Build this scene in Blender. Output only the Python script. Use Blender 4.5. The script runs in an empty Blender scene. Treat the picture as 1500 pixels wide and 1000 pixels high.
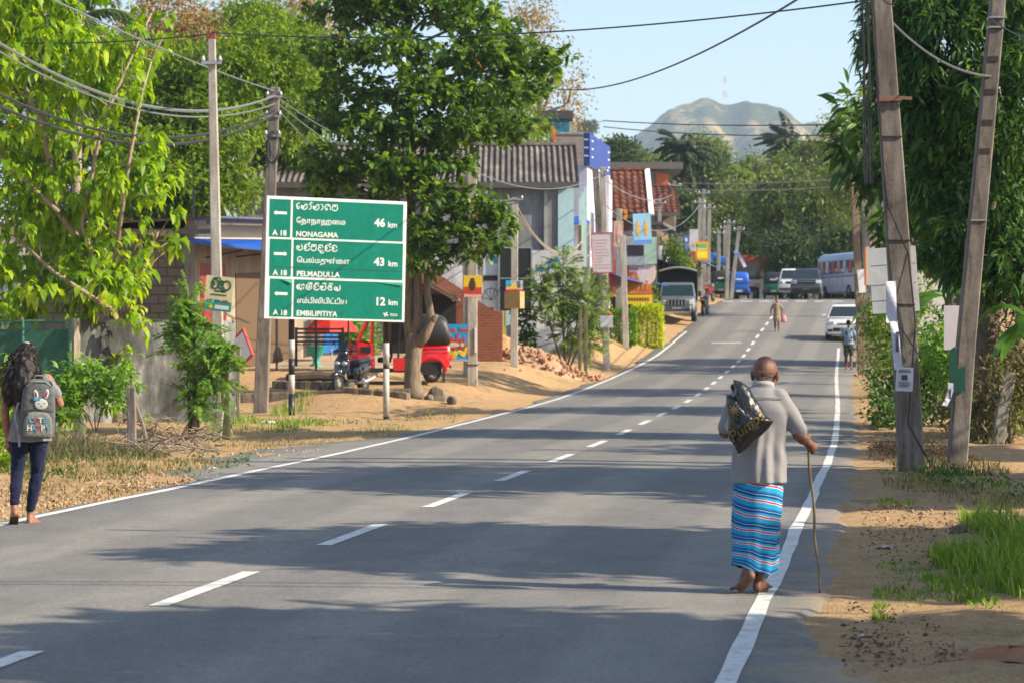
import bpy, bmesh, math, random
import numpy as np
from math import sin, cos, pi, radians, atan2, sqrt, exp
from mathutils import Vector, Matrix, Euler
random.seed(11)
RNG = np.random.default_rng(11)
S = bpy.context.scene
COL = S.collection

# ------------------------------------------------------------------ camera, sky, sun, exposure
F = 3600.0                                  # focal length in photo pixels (photo is 1500 x 1000)
EYE = 1.65
cd = bpy.data.cameras.new('camera'); cam = bpy.data.objects.new('camera', cd); COL.objects.link(cam)
cam.location = (0, 0, EYE); cam.rotation_euler = (radians(90), 0, 0)
cd.sensor_fit = 'HORIZONTAL'; cd.sensor_width = 36; cd.lens = 36 * F / 1500
cd.clip_start = .1; cd.clip_end = 9000
cd.dof.use_dof = True; cd.dof.focus_distance = 23; cd.dof.aperture_fstop = 5.0
S.camera = cam
SUN_AZ, SUN_EL = radians(105), radians(33)
w = bpy.data.worlds.new('World'); S.world = w; w.use_nodes = True
nt = w.node_tree; bg = nt.nodes['Background']
sk = nt.nodes.new('ShaderNodeTexSky'); sk.sky_type = 'NISHITA'; sk.sun_disc = False
sk.sun_elevation = SUN_EL; sk.sun_rotation = SUN_AZ; sk.altitude = 50; sk.air_density = 1.0; sk.dust_density = 1.2; sk.ozone_density = 1.6
nt.links.new(sk.outputs[0], bg.inputs[0]); bg.inputs[1].default_value = .115
sd = bpy.data.lights.new('sun', 'SUN'); sun = bpy.data.objects.new('sun', sd); COL.objects.link(sun)
sd.energy = 5.0; sd.angle = radians(.5); sd.color = (1, .88, .68)
SV = Vector((sin(SUN_AZ) * cos(SUN_EL), cos(SUN_AZ) * cos(SUN_EL), sin(SUN_EL)))
sun.rotation_euler = SV.to_track_quat('Z', 'Y').to_euler(); sun.location = (30, 0, 30)
S.view_settings.view_transform = 'Standard'; S.view_settings.look = 'None'
S.view_settings.exposure = 1.02; S.view_settings.gamma = 1
S.cycles.max_bounces = 8; S.cycles.transparent_max_bounces = 8
S.cycles.use_denoising = True

# ------------------------------------------------------------------ helpers
def P(u, v, Y):                              # a photo pixel at depth Y (metres in front of the lens)
    return Vector(((u - 750) / F * Y, Y, EYE + (500 - v) / F * Y))
def X(u, Y): return (u - 750) / F * Y

def tag(o, label=None, cat=None, group=None, kind=None):
    if label: o['label'] = label
    if cat: o['category'] = cat
    if group: o['group'] = group
    if kind: o['kind'] = kind
    return o
def thing(name, label, cat, loc=(0, 0, 0), rz=0, group=None, rx_=0, ry_=0):
    o = bpy.data.objects.new(name, None); COL.objects.link(o)
    o.empty_display_size = .2
    o.location = loc; o.rotation_euler = (rx_, ry_, rz)
    return tag(o, label, cat, group)
def link_mesh(name, me, m=None, parent=None):
    o = bpy.data.objects.new(name, me); COL.objects.link(o)
    if m: me.materials.append(m)
    if parent: o.parent = parent
    return o
def copy_tree(o, parent=None):
    c = o.copy(); COL.objects.link(c)
    if parent: c.parent = parent
    for ch in list(o.children): copy_tree(ch, c)
    return c

class MB:
    def __init__(s): s.v = []; s.f = []; s.T = None
    def add(s, vs, fs):
        o = len(s.v)
        s.v += [tuple(s.T @ Vector(p)) for p in vs] if s.T else [tuple(p) for p in vs]
        s.f += [[i + o for i in f] for f in fs]; return s
    def bx(s, x0, x1, y0, y1, z0, z1):
        return s.add([(x0,y0,z0),(x1,y0,z0),(x1,y1,z0),(x0,y1,z0),(x0,y0,z1),(x1,y0,z1),(x1,y1,z1),(x0,y1,z1)],
                     [(3,2,1,0),(4,5,6,7),(0,1,5,4),(1,2,6,5),(2,3,7,6),(3,0,4,7)])
    def box(s, c, d, R=None):
        x, y, z = d[0]/2, d[1]/2, d[2]/2
        vs = [Vector(p) for p in [(-x,-y,-z),(x,-y,-z),(x,y,-z),(-x,y,-z),(-x,-y,z),(x,-y,z),(x,y,z),(-x,y,z)]]
        if R is not None:
            R = R if isinstance(R, Matrix) else Euler(R).to_matrix()
            vs = [R @ p for p in vs]
        c = Vector(c)
        return s.add([c + p for p in vs], [(3,2,1,0),(4,5,6,7),(0,1,5,4),(1,2,6,5),(2,3,7,6),(3,0,4,7)])
    def quad(s, a, b, c, d): return s.add([a, b, c, d], [(0, 1, 2, 3)])
    def loft(s, rings, cap=True):
        n = len(rings[0]); vs = [p for r in rings for p in r]; fs = []
        for i in range(len(rings) - 1):
            for j in range(n):
                a = i*n + j; b = i*n + (j+1) % n
                fs.append((a, b, b + n, a + n))
        if cap: fs += [tuple(range(n))[::-1], tuple(range((len(rings)-1)*n, len(rings)*n))]
        return s.add(vs, fs)
    def tube(s, pts, rad, n=8, cap=True, sq=None, start=None):
        pts = [Vector(p) for p in pts]; k = len(pts)
        rad = [rad]*k if not hasattr(rad, '__len__') else list(rad)
        t0 = (pts[1] - pts[0]).normalized()
        up = Vector(start) if start else (Vector((0, 1, 0)) if abs(t0.y) < .9 else Vector((1, 0, 0)))
        a = (up - t0*up.dot(t0)).normalized(); rings = []
        for i, p in enumerate(pts):
            t = (pts[min(i+1, k-1)] - pts[max(i-1, 0)]).normalized()
            a = (a - t*a.dot(t)).normalized(); b = t.cross(a); r = rad[i]
            ra, rb = r if hasattr(r, '__len__') else (r, r)
            if sq: rings.append([p + a*ra*i1 + b*rb*i2 for i1, i2 in ((1,1),(-1,1),(-1,-1),(1,-1))])
            else: rings.append([p + a*ra*cos(2*pi*j/n) + b*rb*sin(2*pi*j/n) for j in range(n)])
        return s.loft(rings, cap)
    def limb(s, pts, rad, n=12):             # tube with rounded ends and smooth taper
        pts = [Vector(p) for p in pts]; P2 = []; R2 = []
        d0 = (pts[0]-pts[1]).normalized(); d1 = (pts[-1]-pts[-2]).normalized()
        for q in (1, .8, .45): P2.append(pts[0] + d0*rad[0]*q); R2.append(max(rad[0]*sqrt(max(0, 1-q*q)), rad[0]*.08))
        for i in range(len(pts)): P2.append(pts[i]); R2.append(rad[i])
        for q in (.45, .8, 1): P2.append(pts[-1] + d1*rad[-1]*q); R2.append(max(rad[-1]*sqrt(max(0, 1-q*q)), rad[-1]*.08))
        return s.tube(P2, R2, n)
    def lathe(s, prof, n=16, c=(0,0,0), ax='Z', cap=True):
        c = Vector(c); rings = []
        for r, z in prof:
            ring = []
            for j in range(n):
                a = 2*pi*j/n; p = (r*cos(a), r*sin(a), z)
                if ax == 'X': p = (p[2], p[0], p[1])
                if ax == 'Y': p = (p[1], p[2], p[0])
                ring.append(c + Vector(p))
            rings.append(ring)
        return s.loft(rings, cap)
    def prism(s, poly, ax, a, b):
        def m(p, d): return {'X': (d, p[0], p[1]), 'Y': (p[0], d, p[1]), 'Z': (p[0], p[1], d)}[ax]
        n = len(poly); vs = [m(p, a) for p in poly] + [m(p, b) for p in poly]
        fs = [(i, (i+1) % n, n + (i+1) % n, n + i) for i in range(n)] + [tuple(range(n))[::-1], tuple(range(n, 2*n))]
        return s.add(vs, fs)
    def ell(s, c, r, nu=14, nv=9, R=None):
        c = Vector(c); rings = []
        for i in range(nv + 1):
            ph = pi*i/nv; q = max(sin(ph), .02)
            ring = [Vector((r[0]*q*cos(2*pi*j/nu), r[1]*q*sin(2*pi*j/nu), r[2]*cos(ph))) for j in range(nu)]
            if R is not None: ring = [Euler(R).to_matrix() @ p for p in ring]
            rings.append([c + p for p in ring])
        return s.loft(rings)
    def rock(s, c, r):
        R = Euler((random.uniform(0, 6), random.uniform(0, 6), random.uniform(0, 6))).to_matrix(); c = Vector(c); vs = []
        for i in range(4):
            ph = pi*(i+.35)/3.7
            for j in range(6):
                q = r*random.uniform(.7, 1.15)
                vs.append(c + R @ Vector((q*sin(ph)*cos(j*pi/3), q*sin(ph)*sin(j*pi/3)*.8, q*cos(ph)*.7)))
        fs = [(i*6+j, i*6+(j+1) % 6, i*6+6+(j+1) % 6, i*6+6+j) for i in range(3) for j in range(6)] + [tuple(range(6))[::-1], tuple(range(18, 24))]
        return s.add(vs, fs)
    def mesh(s, name, smooth=False):
        me = bpy.data.meshes.new(name); me.from_pydata(s.v, [], s.f)
        bm = bmesh.new(); bm.from_mesh(me); bmesh.ops.recalc_face_normals(bm, faces=bm.faces[:]); bm.to_mesh(me); bm.free()
        if smooth: me.polygons.foreach_set('use_smooth', [True]*len(me.polygons))
        me.update(); return me
    def build(s, name, m, parent=None, smooth=False, bevel=0, loc=None, seg=2):
        o = link_mesh(name, s.mesh(name, smooth), m, parent)
        if loc is not None: o.location = loc
        if bevel:
            b = o.modifiers.new('bevel', 'BEVEL'); b.width = bevel; b.segments = seg; b.limit_method = 'ANGLE'; b.angle_limit = radians(35)
        return o
def struct(name, mb, m, smooth=False): return tag(mb.build(name, m, None, smooth), kind='structure')
def single(name, mb, m, label, cat, group=None, loc=None, **k): return tag(mb.build(name, m, None, loc=loc, **k), label, cat, group)

def remesh(mb, name, m, parent, vox=.01, sm=4, disp=0, dscale=.12, shape=None):
    me = mb.mesh(name + '_raw'); o = bpy.data.objects.new('tmp', me); COL.objects.link(o)
    r = o.modifiers.new('r', 'REMESH'); r.mode = 'VOXEL'; r.voxel_size = vox
    s = o.modifiers.new('s', 'SMOOTH'); s.factor = .5; s.iterations = sm
    if disp:
        t = bpy.data.textures.new('folds', 'CLOUDS'); t.noise_scale = dscale
        d = o.modifiers.new('d', 'DISPLACE'); d.texture = t; d.strength = disp; d.mid_level = .5
    dg = bpy.context.evaluated_depsgraph_get(); me2 = bpy.data.meshes.new_from_object(o.evaluated_get(dg))
    bpy.data.objects.remove(o); bpy.data.meshes.remove(me)
    if shape:
        for v in me2.vertices: v.co = shape(v.co)
    me2.polygons.foreach_set('use_smooth', [True]*len(me2.polygons)); me2.name = name; me2.materials.clear()
    return link_mesh(name, me2, m, parent)

def np_mesh(name, V, Fq, tint=None, smooth=False):
    me = bpy.data.meshes.new(name); V = np.ascontiguousarray(V, dtype=np.float32); Fq = np.ascontiguousarray(Fq, dtype=np.int32)
    n, k = Fq.shape
    me.vertices.add(len(V)); me.vertices.foreach_set('co', V.ravel())
    me.loops.add(n*k); me.loops.foreach_set('vertex_index', Fq.ravel())
    me.polygons.add(n); me.polygons.foreach_set('loop_start', np.arange(0, n*k, k, dtype=np.int32))
    if tint is not None:
        a = me.attributes.new('tint', 'FLOAT', 'POINT'); a.data.foreach_set('value', np.ascontiguousarray(tint, dtype=np.float32))
    if smooth: me.polygons.foreach_set('use_smooth', np.ones(n, dtype=bool))
    me.update(calc_edges=True); me.validate(); return me

def text(s, size, m, parent, loc, rot=(radians(90), 0, 0), align='LEFT', bold=0., sx=1, name='lettering', ext=.002, shear=0):
    c = bpy.data.curves.new('t', 'FONT'); c.body = s; c.size = size; c.align_x = align; c.extrude = ext; c.offset = bold*size; c.shear = shear; c.resolution_u = 3
    o = bpy.data.objects.new('t', c); COL.objects.link(o)
    dg = bpy.context.evaluated_depsgraph_get(); me = bpy.data.meshes.new_from_object(o.evaluated_get(dg))
    bpy.data.objects.remove(o); me.materials.clear()
    q = link_mesh(name, me, m, parent); q.location = loc; q.rotation_euler = rot; q.scale = (sx, 1, 1); return q

# ------------------------------------------------------------------ materials
def nodes(name):
    m = bpy.data.materials.new(name); m.use_nodes = True; n = m.node_tree
    return m, n, n.nodes['Principled BSDF'], n.nodes['Material Output']
def nd(n, t, **k):
    x = n.nodes.new('ShaderNode' + t)
    for a, b in k.items():
        if a in x.inputs: x.inputs[a].default_value = b
        else: setattr(x, a, b)
    return x
def ramp(n, fac, stops, interp='LINEAR'):
    r = n.nodes.new('ShaderNodeValToRGB'); cr = r.color_ramp; cr.interpolation = interp
    while len(cr.elements) < len(stops): cr.elements.new(.5)
    for e, (p, c) in zip(cr.elements, stops): e.position = p; e.color = (*c[:3], 1)
    if fac: n.links.new(fac, r.inputs[0])
    return r
def mixc(n, fac, a, b, bt='MIX'):
    x = n.nodes.new('ShaderNodeMix'); x.data_type = 'RGBA'; x.blend_type = bt
    for s_, i in ((fac, 0), (a, 6), (b, 7)):
        if hasattr(s_, 'is_output'): n.links.new(s_, x.inputs[i])
        elif i == 0: x.inputs[0].default_value = s_
        else: x.inputs[i].default_value = (*s_[:3], 1)
    return x.outputs[2]
def coord(n, sc=(1, 1, 1), kind='Object', rot=(0, 0, 0)):
    t = nd(n, 'TexCoord'); mp = nd(n, 'Mapping'); mp.inputs['Scale'].default_value = sc; mp.inputs['Rotation'].default_value = rot
    n.links.new(t.outputs[kind], mp.inputs[0]); return mp.outputs[0]
def noise(n, vec, scale, detail=4, rough=.55):
    x = nd(n, 'TexNoise'); x.inputs['Scale'].default_value = scale; x.inputs['Detail'].default_value = detail; x.inputs['Roughness'].default_value = rough
    if vec: n.links.new(vec, x.inputs['Vector'])
    return x.outputs['Fac']
def bump(n, h, bs, strength=.3, dist=.02):
    b = nd(n, 'Bump'); b.inputs['Strength'].default_value = strength; b.inputs['Distance'].default_value = dist
    n.links.new(h, b.inputs['Height']); n.links.new(b.outputs[0], bs.inputs['Normal'])
_MC = {}
def M(name, col, rough=.6, metal=0, var=.2, scale=6, bmp=0, bscale=40, col2=None, streak=(1, 1, 1), spec=.4, coat=0, world=False):
    if name in _MC: return _MC[name]
    m, n, b, o = nodes(name); c2 = col2 or tuple(c*(1-var) for c in col)
    v = coord(n, streak)
    f = noise(n, v, scale, 5, .6); r = ramp(n, f, [(.3, col), (.7, c2)])
    n.links.new(r.outputs[0], b.inputs['Base Color'])
    b.inputs['Roughness'].default_value = rough; b.inputs['Metallic'].default_value = metal; b.inputs['Specular IOR Level'].default_value = spec
    if coat: b.inputs['Coat Weight'].default_value = coat; b.inputs['Coat Roughness'].default_value = .08
    if bmp: bump(n, noise(n, coord(n), bscale, 4), b, bmp)
    _MC[name] = m; return m
def glass(name='dark_glass', col=(.02, .025, .03)):
    if name in _MC: return _MC[name]
    m, n, b, o = nodes(name); b.inputs['Base Color'].default_value = (*col, 1); b.inputs['Roughness'].default_value = .06; b.inputs['Specular IOR Level'].default_value = .8
    _MC[name] = m; return m
def clear_glass(name='clear_glass'):
    if name in _MC: return _MC[name]
    m, n, b, o = nodes(name)
    t = nd(n, 'BsdfTransparent'); t.inputs[0].default_value = (.75, .82, .8, 1); g = nd(n, 'BsdfGlossy'); g.inputs['Roughness'].default_value = .03
    fr = nd(n, 'Fresnel'); fr.inputs[0].default_value = 1.5; x = nd(n, 'MixShader')
    n.links.new(fr.outputs[0], x.inputs[0]); n.links.new(t.outputs[0], x.inputs[1]); n.links.new(g.outputs[0], x.inputs[2]); n.links.new(x.outputs[0], o.inputs[0])
    _MC[name] = m; return m
def leafmat(name, stops, rough=.45, trans=.35, spec=.35):
    if name in _MC: return _MC[name]
    m, n, b, o = nodes(name); a = nd(n, 'Attribute'); a.attribute_name = 'tint'
    r = ramp(n, a.outputs['Fac'], stops); n.links.new(r.outputs[0], b.inputs['Base Color'])
    b.inputs['Roughness'].default_value = rough; b.inputs['Specular IOR Level'].default_value = spec
    t = nd(n, 'BsdfTranslucent'); hs = nd(n, 'HueSaturation'); hs.inputs['Value'].default_value = 1.8; hs.inputs['Saturation'].default_value = 1.1; hs.inputs['Hue'].default_value = .478
    n.links.new(r.outputs[0], hs.inputs['Color']); n.links.new(hs.outputs[0], t.inputs[0])
    x = nd(n, 'MixShader'); x.inputs[0].default_value = trans
    n.links.new(b.outputs[0], x.inputs[1]); n.links.new(t.outputs[0], x.inputs[2]); n.links.new(x.outputs[0], o.inputs[0])
    _MC[name] = m; return m

def m_asphalt():
    m, n, b, o = nodes('asphalt'); v = coord(n, kind='Object')
    big = noise(n, coord(n, (.5, .12, 1)), .9, 4); fine = noise(n, v, 160, 2, .7); med = noise(n, v, 3, 5, .65)
    c = ramp(n, big, [(.25, (.185, .174, .160)), (.75, (.275, .256, .232))]).outputs[0]
    c = mixc(n, .5, c, ramp(n, noise(n, v, 38, 5, .85), [(.34, (.08, .076, .071)), (.5, (.21, .20, .187)), (.68, (.42, .40, .365))]).outputs[0])
    st = ramp(n, noise(n, coord(n, (1, .35, 1)), 1.7, 6, .75), [(.62, (0, 0, 0)), (.75, (.5, .5, .5))]).outputs[0]
    c = mixc(n, st, c, (.07, .068, .065))
    cr = nd(n, 'TexVoronoi'); cr.feature = 'DISTANCE_TO_EDGE'; cr.inputs['Scale'].default_value = .55
    wv = nd(n, 'VectorMath'); wv.operation = 'ADD'
    nn = nd(n, 'TexNoise'); nn.inputs['Scale'].default_value = 2.5; n.links.new(v, nn.inputs['Vector'])
    n.links.new(v, wv.inputs[0]); n.links.new(nn.outputs['Color'], wv.inputs[1]); n.links.new(wv.outputs[0], cr.inputs['Vector'])
    k = ramp(n, cr.outputs['Distance'], [(.0, (1, 1, 1)), (.008, (0, 0, 0))]).outputs[0]
    k2 = mixc(n, 1.0, k, ramp(n, noise(n, v, .35, 2), [(.5, (0, 0, 0)), (.6, (.55, .55, .55))]).outputs[0], 'MULTIPLY')
    c = mixc(n, k2, c, (.045, .043, .04))
    dp = nd(n, 'VectorMath'); dp.operation = 'DOT_PRODUCT'; dp.inputs[1].default_value = (3.59, -.546, 0); n.links.new(v, dp.inputs[0])
    sn = nd(n, 'Math'); sn.operation = 'SINE'; n.links.new(dp.outputs['Value'], sn.inputs[0])
    mt_ = nd(n, 'Math'); mt_.operation = 'MULTIPLY'; n.links.new(sn.outputs[0], mt_.inputs[0]); n.links.new(noise(n, coord(n, (1, .2, 1)), .8, 4), mt_.inputs[1])
    c = mixc(n, 1.0, c, ramp(n, mt_.outputs[0], [(.0, (.80, .80, .81)), (.35, (1.0, .99, .97))]).outputs[0], 'MULTIPLY')
    c = mixc(n, 1.0, c, ramp(n, noise(n, coord(n, (1, .5, 1)), 2.2, 6, .7), [(.35, (.80, .80, .80)), (.65, (1.0, 1.0, 1.0))]).outputs[0], 'MULTIPLY')
    la = nd(n, 'Math'); la.operation = 'MULTIPLY_ADD'; n.links.new(dp.outputs['Value'], la.inputs[0]); la.inputs[1].default_value = 1/3.59; n_ = noise(n, v, 1.6, 7, .72); n2 = nd(n, 'Math'); n2.operation = 'MULTIPLY_ADD'; n.links.new(n_, n2.inputs[0]); n2.inputs[1].default_value = 2.2; n2.inputs[2].default_value = 4.42 - 1.1; n.links.new(n2.outputs[0], la.inputs[2])
    l2 = nd(n, 'MapRange'); n.links.new(la.outputs[0], l2.inputs[0]); l2.inputs[1].default_value = 3.75; l2.inputs[2].default_value = 4.55
    c = mixc(n, ramp(n, l2.outputs[0], [(0, (0, 0, 0)), (1, (.85, .85, .85))]).outputs[0], c, ramp(n, fine, [(.3, (.30, .20, .11)), (.7, (.47, .34, .2))]).outputs[0])
    n.links.new(c, b.inputs['Base Color']); b.inputs['Roughness'].default_value = .78; b.inputs['Specular IOR Level'].default_value = .3
    bump(n, fine, b, .35, .006); return m
def m_paint():
    m, n, b, o = nodes('road_paint'); v = coord(n)
    w_ = noise(n, v, 9, 6, .75); f = noise(n, v, 150, 2)
    c = ramp(n, w_, [(.36, (.26, .25, .235)), (.47, (.58, .565, .53)), (.7, (.72, .70, .66))]).outputs[0]
    c = mixc(n, .25, c, ramp(n, f, [(.35, (.3, .29, .28)), (.6, (.8, .79, .76))]).outputs[0])
    n.links.new(c, b.inputs['Base Color']); b.inputs['Roughness'].default_value = .6; bump(n, f, b, .2, .004); return m
def m_dirt():
    m, n, b, o = nodes('dirt'); v = coord(n)
    a = noise(n, v, .45, 5, .6); d = noise(n, v, 5, 6, .7); f = noise(n, v, 45, 4, .7)
    c = ramp(n, a, [(.3, (.42, .24, .105)), (.5, (.51, .315, .155)), (.7, (.36, .215, .115))]).outputs[0]
    c = mixc(n, .6, c, ramp(n, d, [(.3, (.20, .125, .065)), (.5, (.44, .28, .14)), (.7, (.60, .43, .24))]).outputs[0])
    c = mixc(n, .42, c, ramp(n, f, [(.36, (.085, .06, .038)), (.55, (.44, .29, .16)), (.72, (.64, .50, .32))]).outputs[0])
    g = ramp(n, noise(n, v, .8, 5, .7), [(.56, (0, 0, 0)), (.66, (.6, .6, .6))]).outputs[0]
    c = mixc(n, g, c, ramp(n, f, [(.3, (.07, .085, .03)), (.7, (.24, .22, .10))]).outputs[0])
    n.links.new(c, b.inputs['Base Color']); b.inputs['Roughness'].default_value = .95; b.inputs['Specular IOR Level'].default_value = .1
    bump(n, mixc(n, .5, d, f), b, .8, .05); return m
def m_stain(name, base, dark, scale=1.2, light=None, rough=.9, streak=(3, 3, .5)):
    if name in _MC: return _MC[name]
    m, n, b, o = nodes(name); s1 = noise(n, coord(n, streak), scale, 6, .7); s2 = noise(n, coord(n), 14, 5, .7); s3 = noise(n, coord(n), .7, 3)
    c = ramp(n, s1, [(.37, dark), (.52, base), (.67, light or tuple(min(1, x*1.5) for x in base))]).outputs[0]
    c = mixc(n, .35, c, ramp(n, s2, [(.3, tuple(x*.5 for x in base)), (.7, tuple(min(1, x*1.25) for x in base))]).outputs[0])
    c = mixc(n, ramp(n, s3, [(.45, (0, 0, 0)), (.65, (.6, .6, .6))]).outputs[0], c, dark)
    n.links.new(c, b.inputs['Base Color']); b.inputs['Roughness'].default_value = rough; b.inputs['Specular IOR Level'].default_value = .2
    bump(n, s2, b, .35, .02); _MC[name] = m; return m
def m_brick(name, c1, c2, mortar, bw=.22, bh=.08, ms=.012, rot=(radians(90), 0, 0), bs=.6):
    if name in _MC: return _MC[name]
    m, n, b, o = nodes(name); t = nd(n, 'TexBrick'); v = coord(n, rot=rot)
    n.links.new(v, t.inputs['Vector']); t.inputs['Scale'].default_value = 1
    t.inputs['Brick Width'].default_value = bw; t.inputs['Row Height'].default_value = bh; t.inputs['Mortar Size'].default_value = ms; t.inputs['Mortar Smooth'].default_value = .3
    t.inputs['Color1'].default_value = (*c1, 1); t.inputs['Color2'].default_value = (*c2, 1); t.inputs['Mortar'].default_value = (*mortar, 1); t.inputs['Bias'].default_value = -.1
    d = noise(n, coord(n), 3, 6, .7)
    c = mixc(n, .5, t.outputs['Color'], ramp(n, d, [(.3, tuple(x*.5 for x in c1)), (.6, c2), (.8, tuple(min(1, x*1.4) for x in c2))]).outputs[0])
    n.links.new(c, b.inputs['Base Color']); b.inputs['Roughness'].default_value = .95; b.inputs['Specular IOR Level'].default_value = .15
    inv = nd(n, 'Math'); inv.operation = 'SUBTRACT'; inv.inputs[0].default_value = 1; n.links.new(t.outputs['Fac'], inv.inputs[1])
    bump(n, inv.outputs[0], b, bs, .02); _MC[name] = m; return m
def m_bands(name, stops, axis=(0, 0, 1), period=1., rough=.6, shear=(0, 0, 0), bmp=0, attr=False):   # repeating colour bands along a direction
    if name in _MC: return _MC[name]
    m, n, b, o = nodes(name); t = nd(n, 'TexCoord'); d = nd(n, 'VectorMath'); d.operation = 'DOT_PRODUCT'
    d.inputs[1].default_value = tuple(a/period for a in axis); n.links.new(t.outputs['Object'], d.inputs[0])
    if attr: a_ = nd(n, 'Attribute'); a_.attribute_name = 'tint'; n.links.new(a_.outputs['Vector'], d.inputs[0]); d.inputs[1].default_value = (1/period, 0, 0)
    wob = nd(n, 'Math'); wob.operation = 'MULTIPLY_ADD'; n.links.new(noise(n, coord(n), 5, 2), wob.inputs[0]); wob.inputs[1].default_value = bmp; n.links.new(d.outputs['Value'], wob.inputs[2])
    fr = nd(n, 'Math'); fr.operation = 'FRACT'; n.links.new(wob.outputs[0], fr.inputs[0])
    r = ramp(n, fr.outputs[0], stops, 'CONSTANT'); n.links.new(r.outputs[0], b.inputs['Base Color']); b.inputs['Roughness'].default_value = rough
    b.inputs['Specular IOR Level'].default_value = .2
    bump(n, noise(n, coord(n, (1, 1, .3)), 14, 3), b, .3, .02)
    _MC[name] = m; return m

ASPHALT, PAINT, DIRT = m_asphalt(), m_paint(), m_dirt()
CONC = m_stain('weathered_concrete', (.30, .285, .26), (.14, .13, .115), 2.2)
POLE_D = m_stain('old_pole_concrete', (.20, .175, .155), (.075, .062, .055), 3.0, (.30, .27, .24))
WALL_ST = m_stain('stained_wall', (.105, .104, .10), (.018, .018, .018), 1.5, (.36, .36, .35), streak=(1.6, 1.6, .55))
GREYW = m_stain('grey_render', (.25, .25, .255), (.13, .13, .135), .8, (.34, .34, .345))
BLOCK = m_brick('cement_block', (.27, .21, .15), (.185, .145, .105), (.065, .052, .04), .46, .23, .02)
BRICK = m_brick('red_brick', (.30, .10, .055), (.20, .065, .04), (.19, .14, .11), .23, .085, .014)
WHITEP = M('white_paint', (.74, .74, .72), .5, var=.12, scale=5)
BLACKP = M('black_paint', (.02, .02, .022), .4, var=.3)
WOOD = M('grey_wood', (.27, .22, .17), .85, var=.5, scale=4, streak=(8, 8, 1), bmp=.3)
BARK = M('bark_brown', (.19, .145, .105), .95, var=.6, scale=7, streak=(3, 3, .7), bmp=.8, bscale=18)
BARK_L = M('bark_pale', (.36, .28, .20), .9, var=.5, scale=6, streak=(3, 3, .8), bmp=.6, bscale=20)
RUBBER = M('rubber', (.02, .02, .02), .75, var=.3)
CHROME = M('chrome', (.6, .6, .62), .18, 1, var=.1)
STEEL = M('galvanised', (.42, .43, .44), .45, .7, var=.2)
GLASS, CLEAR = glass(), clear_glass()
WIRE = M('cable_black', (.03, .03, .035), .5, var=.1)
WIRE_L = M('cable_grey', (.16, .17, .18), .4, var=.1)

# ------------------------------------------------------------------ the lie of the land
_ky = np.array([-60, 0, 16.05, 38, 60, 68.9, 82, 95, 104, 112.8, 121.6, 138, 160, 400, 3000.])
_kx = np.array([-60*.152-4.42, -4.42, -1.984, 1.34, 4.30, 5.44, 7.16, 8.95, 10.17, 11.47, 12.84, 15.3, 18.6, 55, 450.])
_kz = np.array([0, 0, 0, .02, .14, .27, .58, 1.01, 1.52, 2.13, 2.77, 3.95, 4.38, 6.0, 6.0])
_Y = np.arange(-60, 3400, .5)
def _sm(a, k):
    p = np.pad(a, k, mode='reflect', reflect_type='odd'); return np.convolve(p, np.ones(2*k+1)/(2*k+1), 'same')[k:-k]
_rx = _sm(_sm(np.interp(_Y, _ky, _kx), 10), 8); _rz = _sm(_sm(np.interp(_Y, _ky, _kz), 8), 6)
def rx(y): return np.interp(y, _Y, _rx)
def rz(y): return np.interp(y, _Y, _rz)
CT = []
for u, v, Y_ in [(500, 575, 57), (590, 560, 62.5), (470, 540, 66), (690, 560, 64), (380, 532, 70), (735, 530, 75), (753, 533, 72), (888, 515, 84), (930, 481, 100),
                 (230, 622, 44), (330, 642, 43), (430, 607, 53), (568, 616, 53), (381, 608, 55), (640, 585, 59), (990, 474, 113), (700, 520, 84), (840, 505, 88), (60, 660, 38), (480, 520, 78)]:
    p = P(u, v, Y_); CT.append((p.x, p.y, p.z - float(rz(Y_))))
for u, Y_, d in [(1340, 31, 0.02), (1480, 33, .02), (1450, 17, .06), (1300, 50, .02), (1280, 85, 0), (1290, 110, .0), (0, 24, 0), (100, 30, .05), (1000, 135, .2), (800, 130, 1.0), (400, 100, 1.0)]:
    CT.append((X(u, Y_), Y_, d))
CT = np.array(CT)
def sstep(a, b, x):
    t = np.clip((x - a)/(b - a), 0, 1); return t*t*(3 - 2*t)
def G(x, y, under=False):
    x = np.asarray(x, float); y = np.asarray(y, float); base = rz(y); lat = np.abs(x - rx(y))
    d2 = (x[..., None] - CT[:, 0])**2 + ((y[..., None] - CT[:, 1])*.8)**2
    wt = 1/(d2 + 2.)**2; dz = (wt*CT[:, 2]).sum(-1)/wt.sum(-1)
    h = base + dz*sstep(3.9, 6.5, lat) + sstep(4.0, 5.5, lat)*.02*(np.sin(x*1.7 + y*.9) + np.sin(y*2.3 - x*.6))
    if under: h = h - .06*(1 - sstep(3.45, 4.02, lat))
    return h
def g(x, y): return float(G(x, y))
def gp(u, Y): x = X(u, Y); return Vector((x, Y, g(x, Y)))

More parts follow.
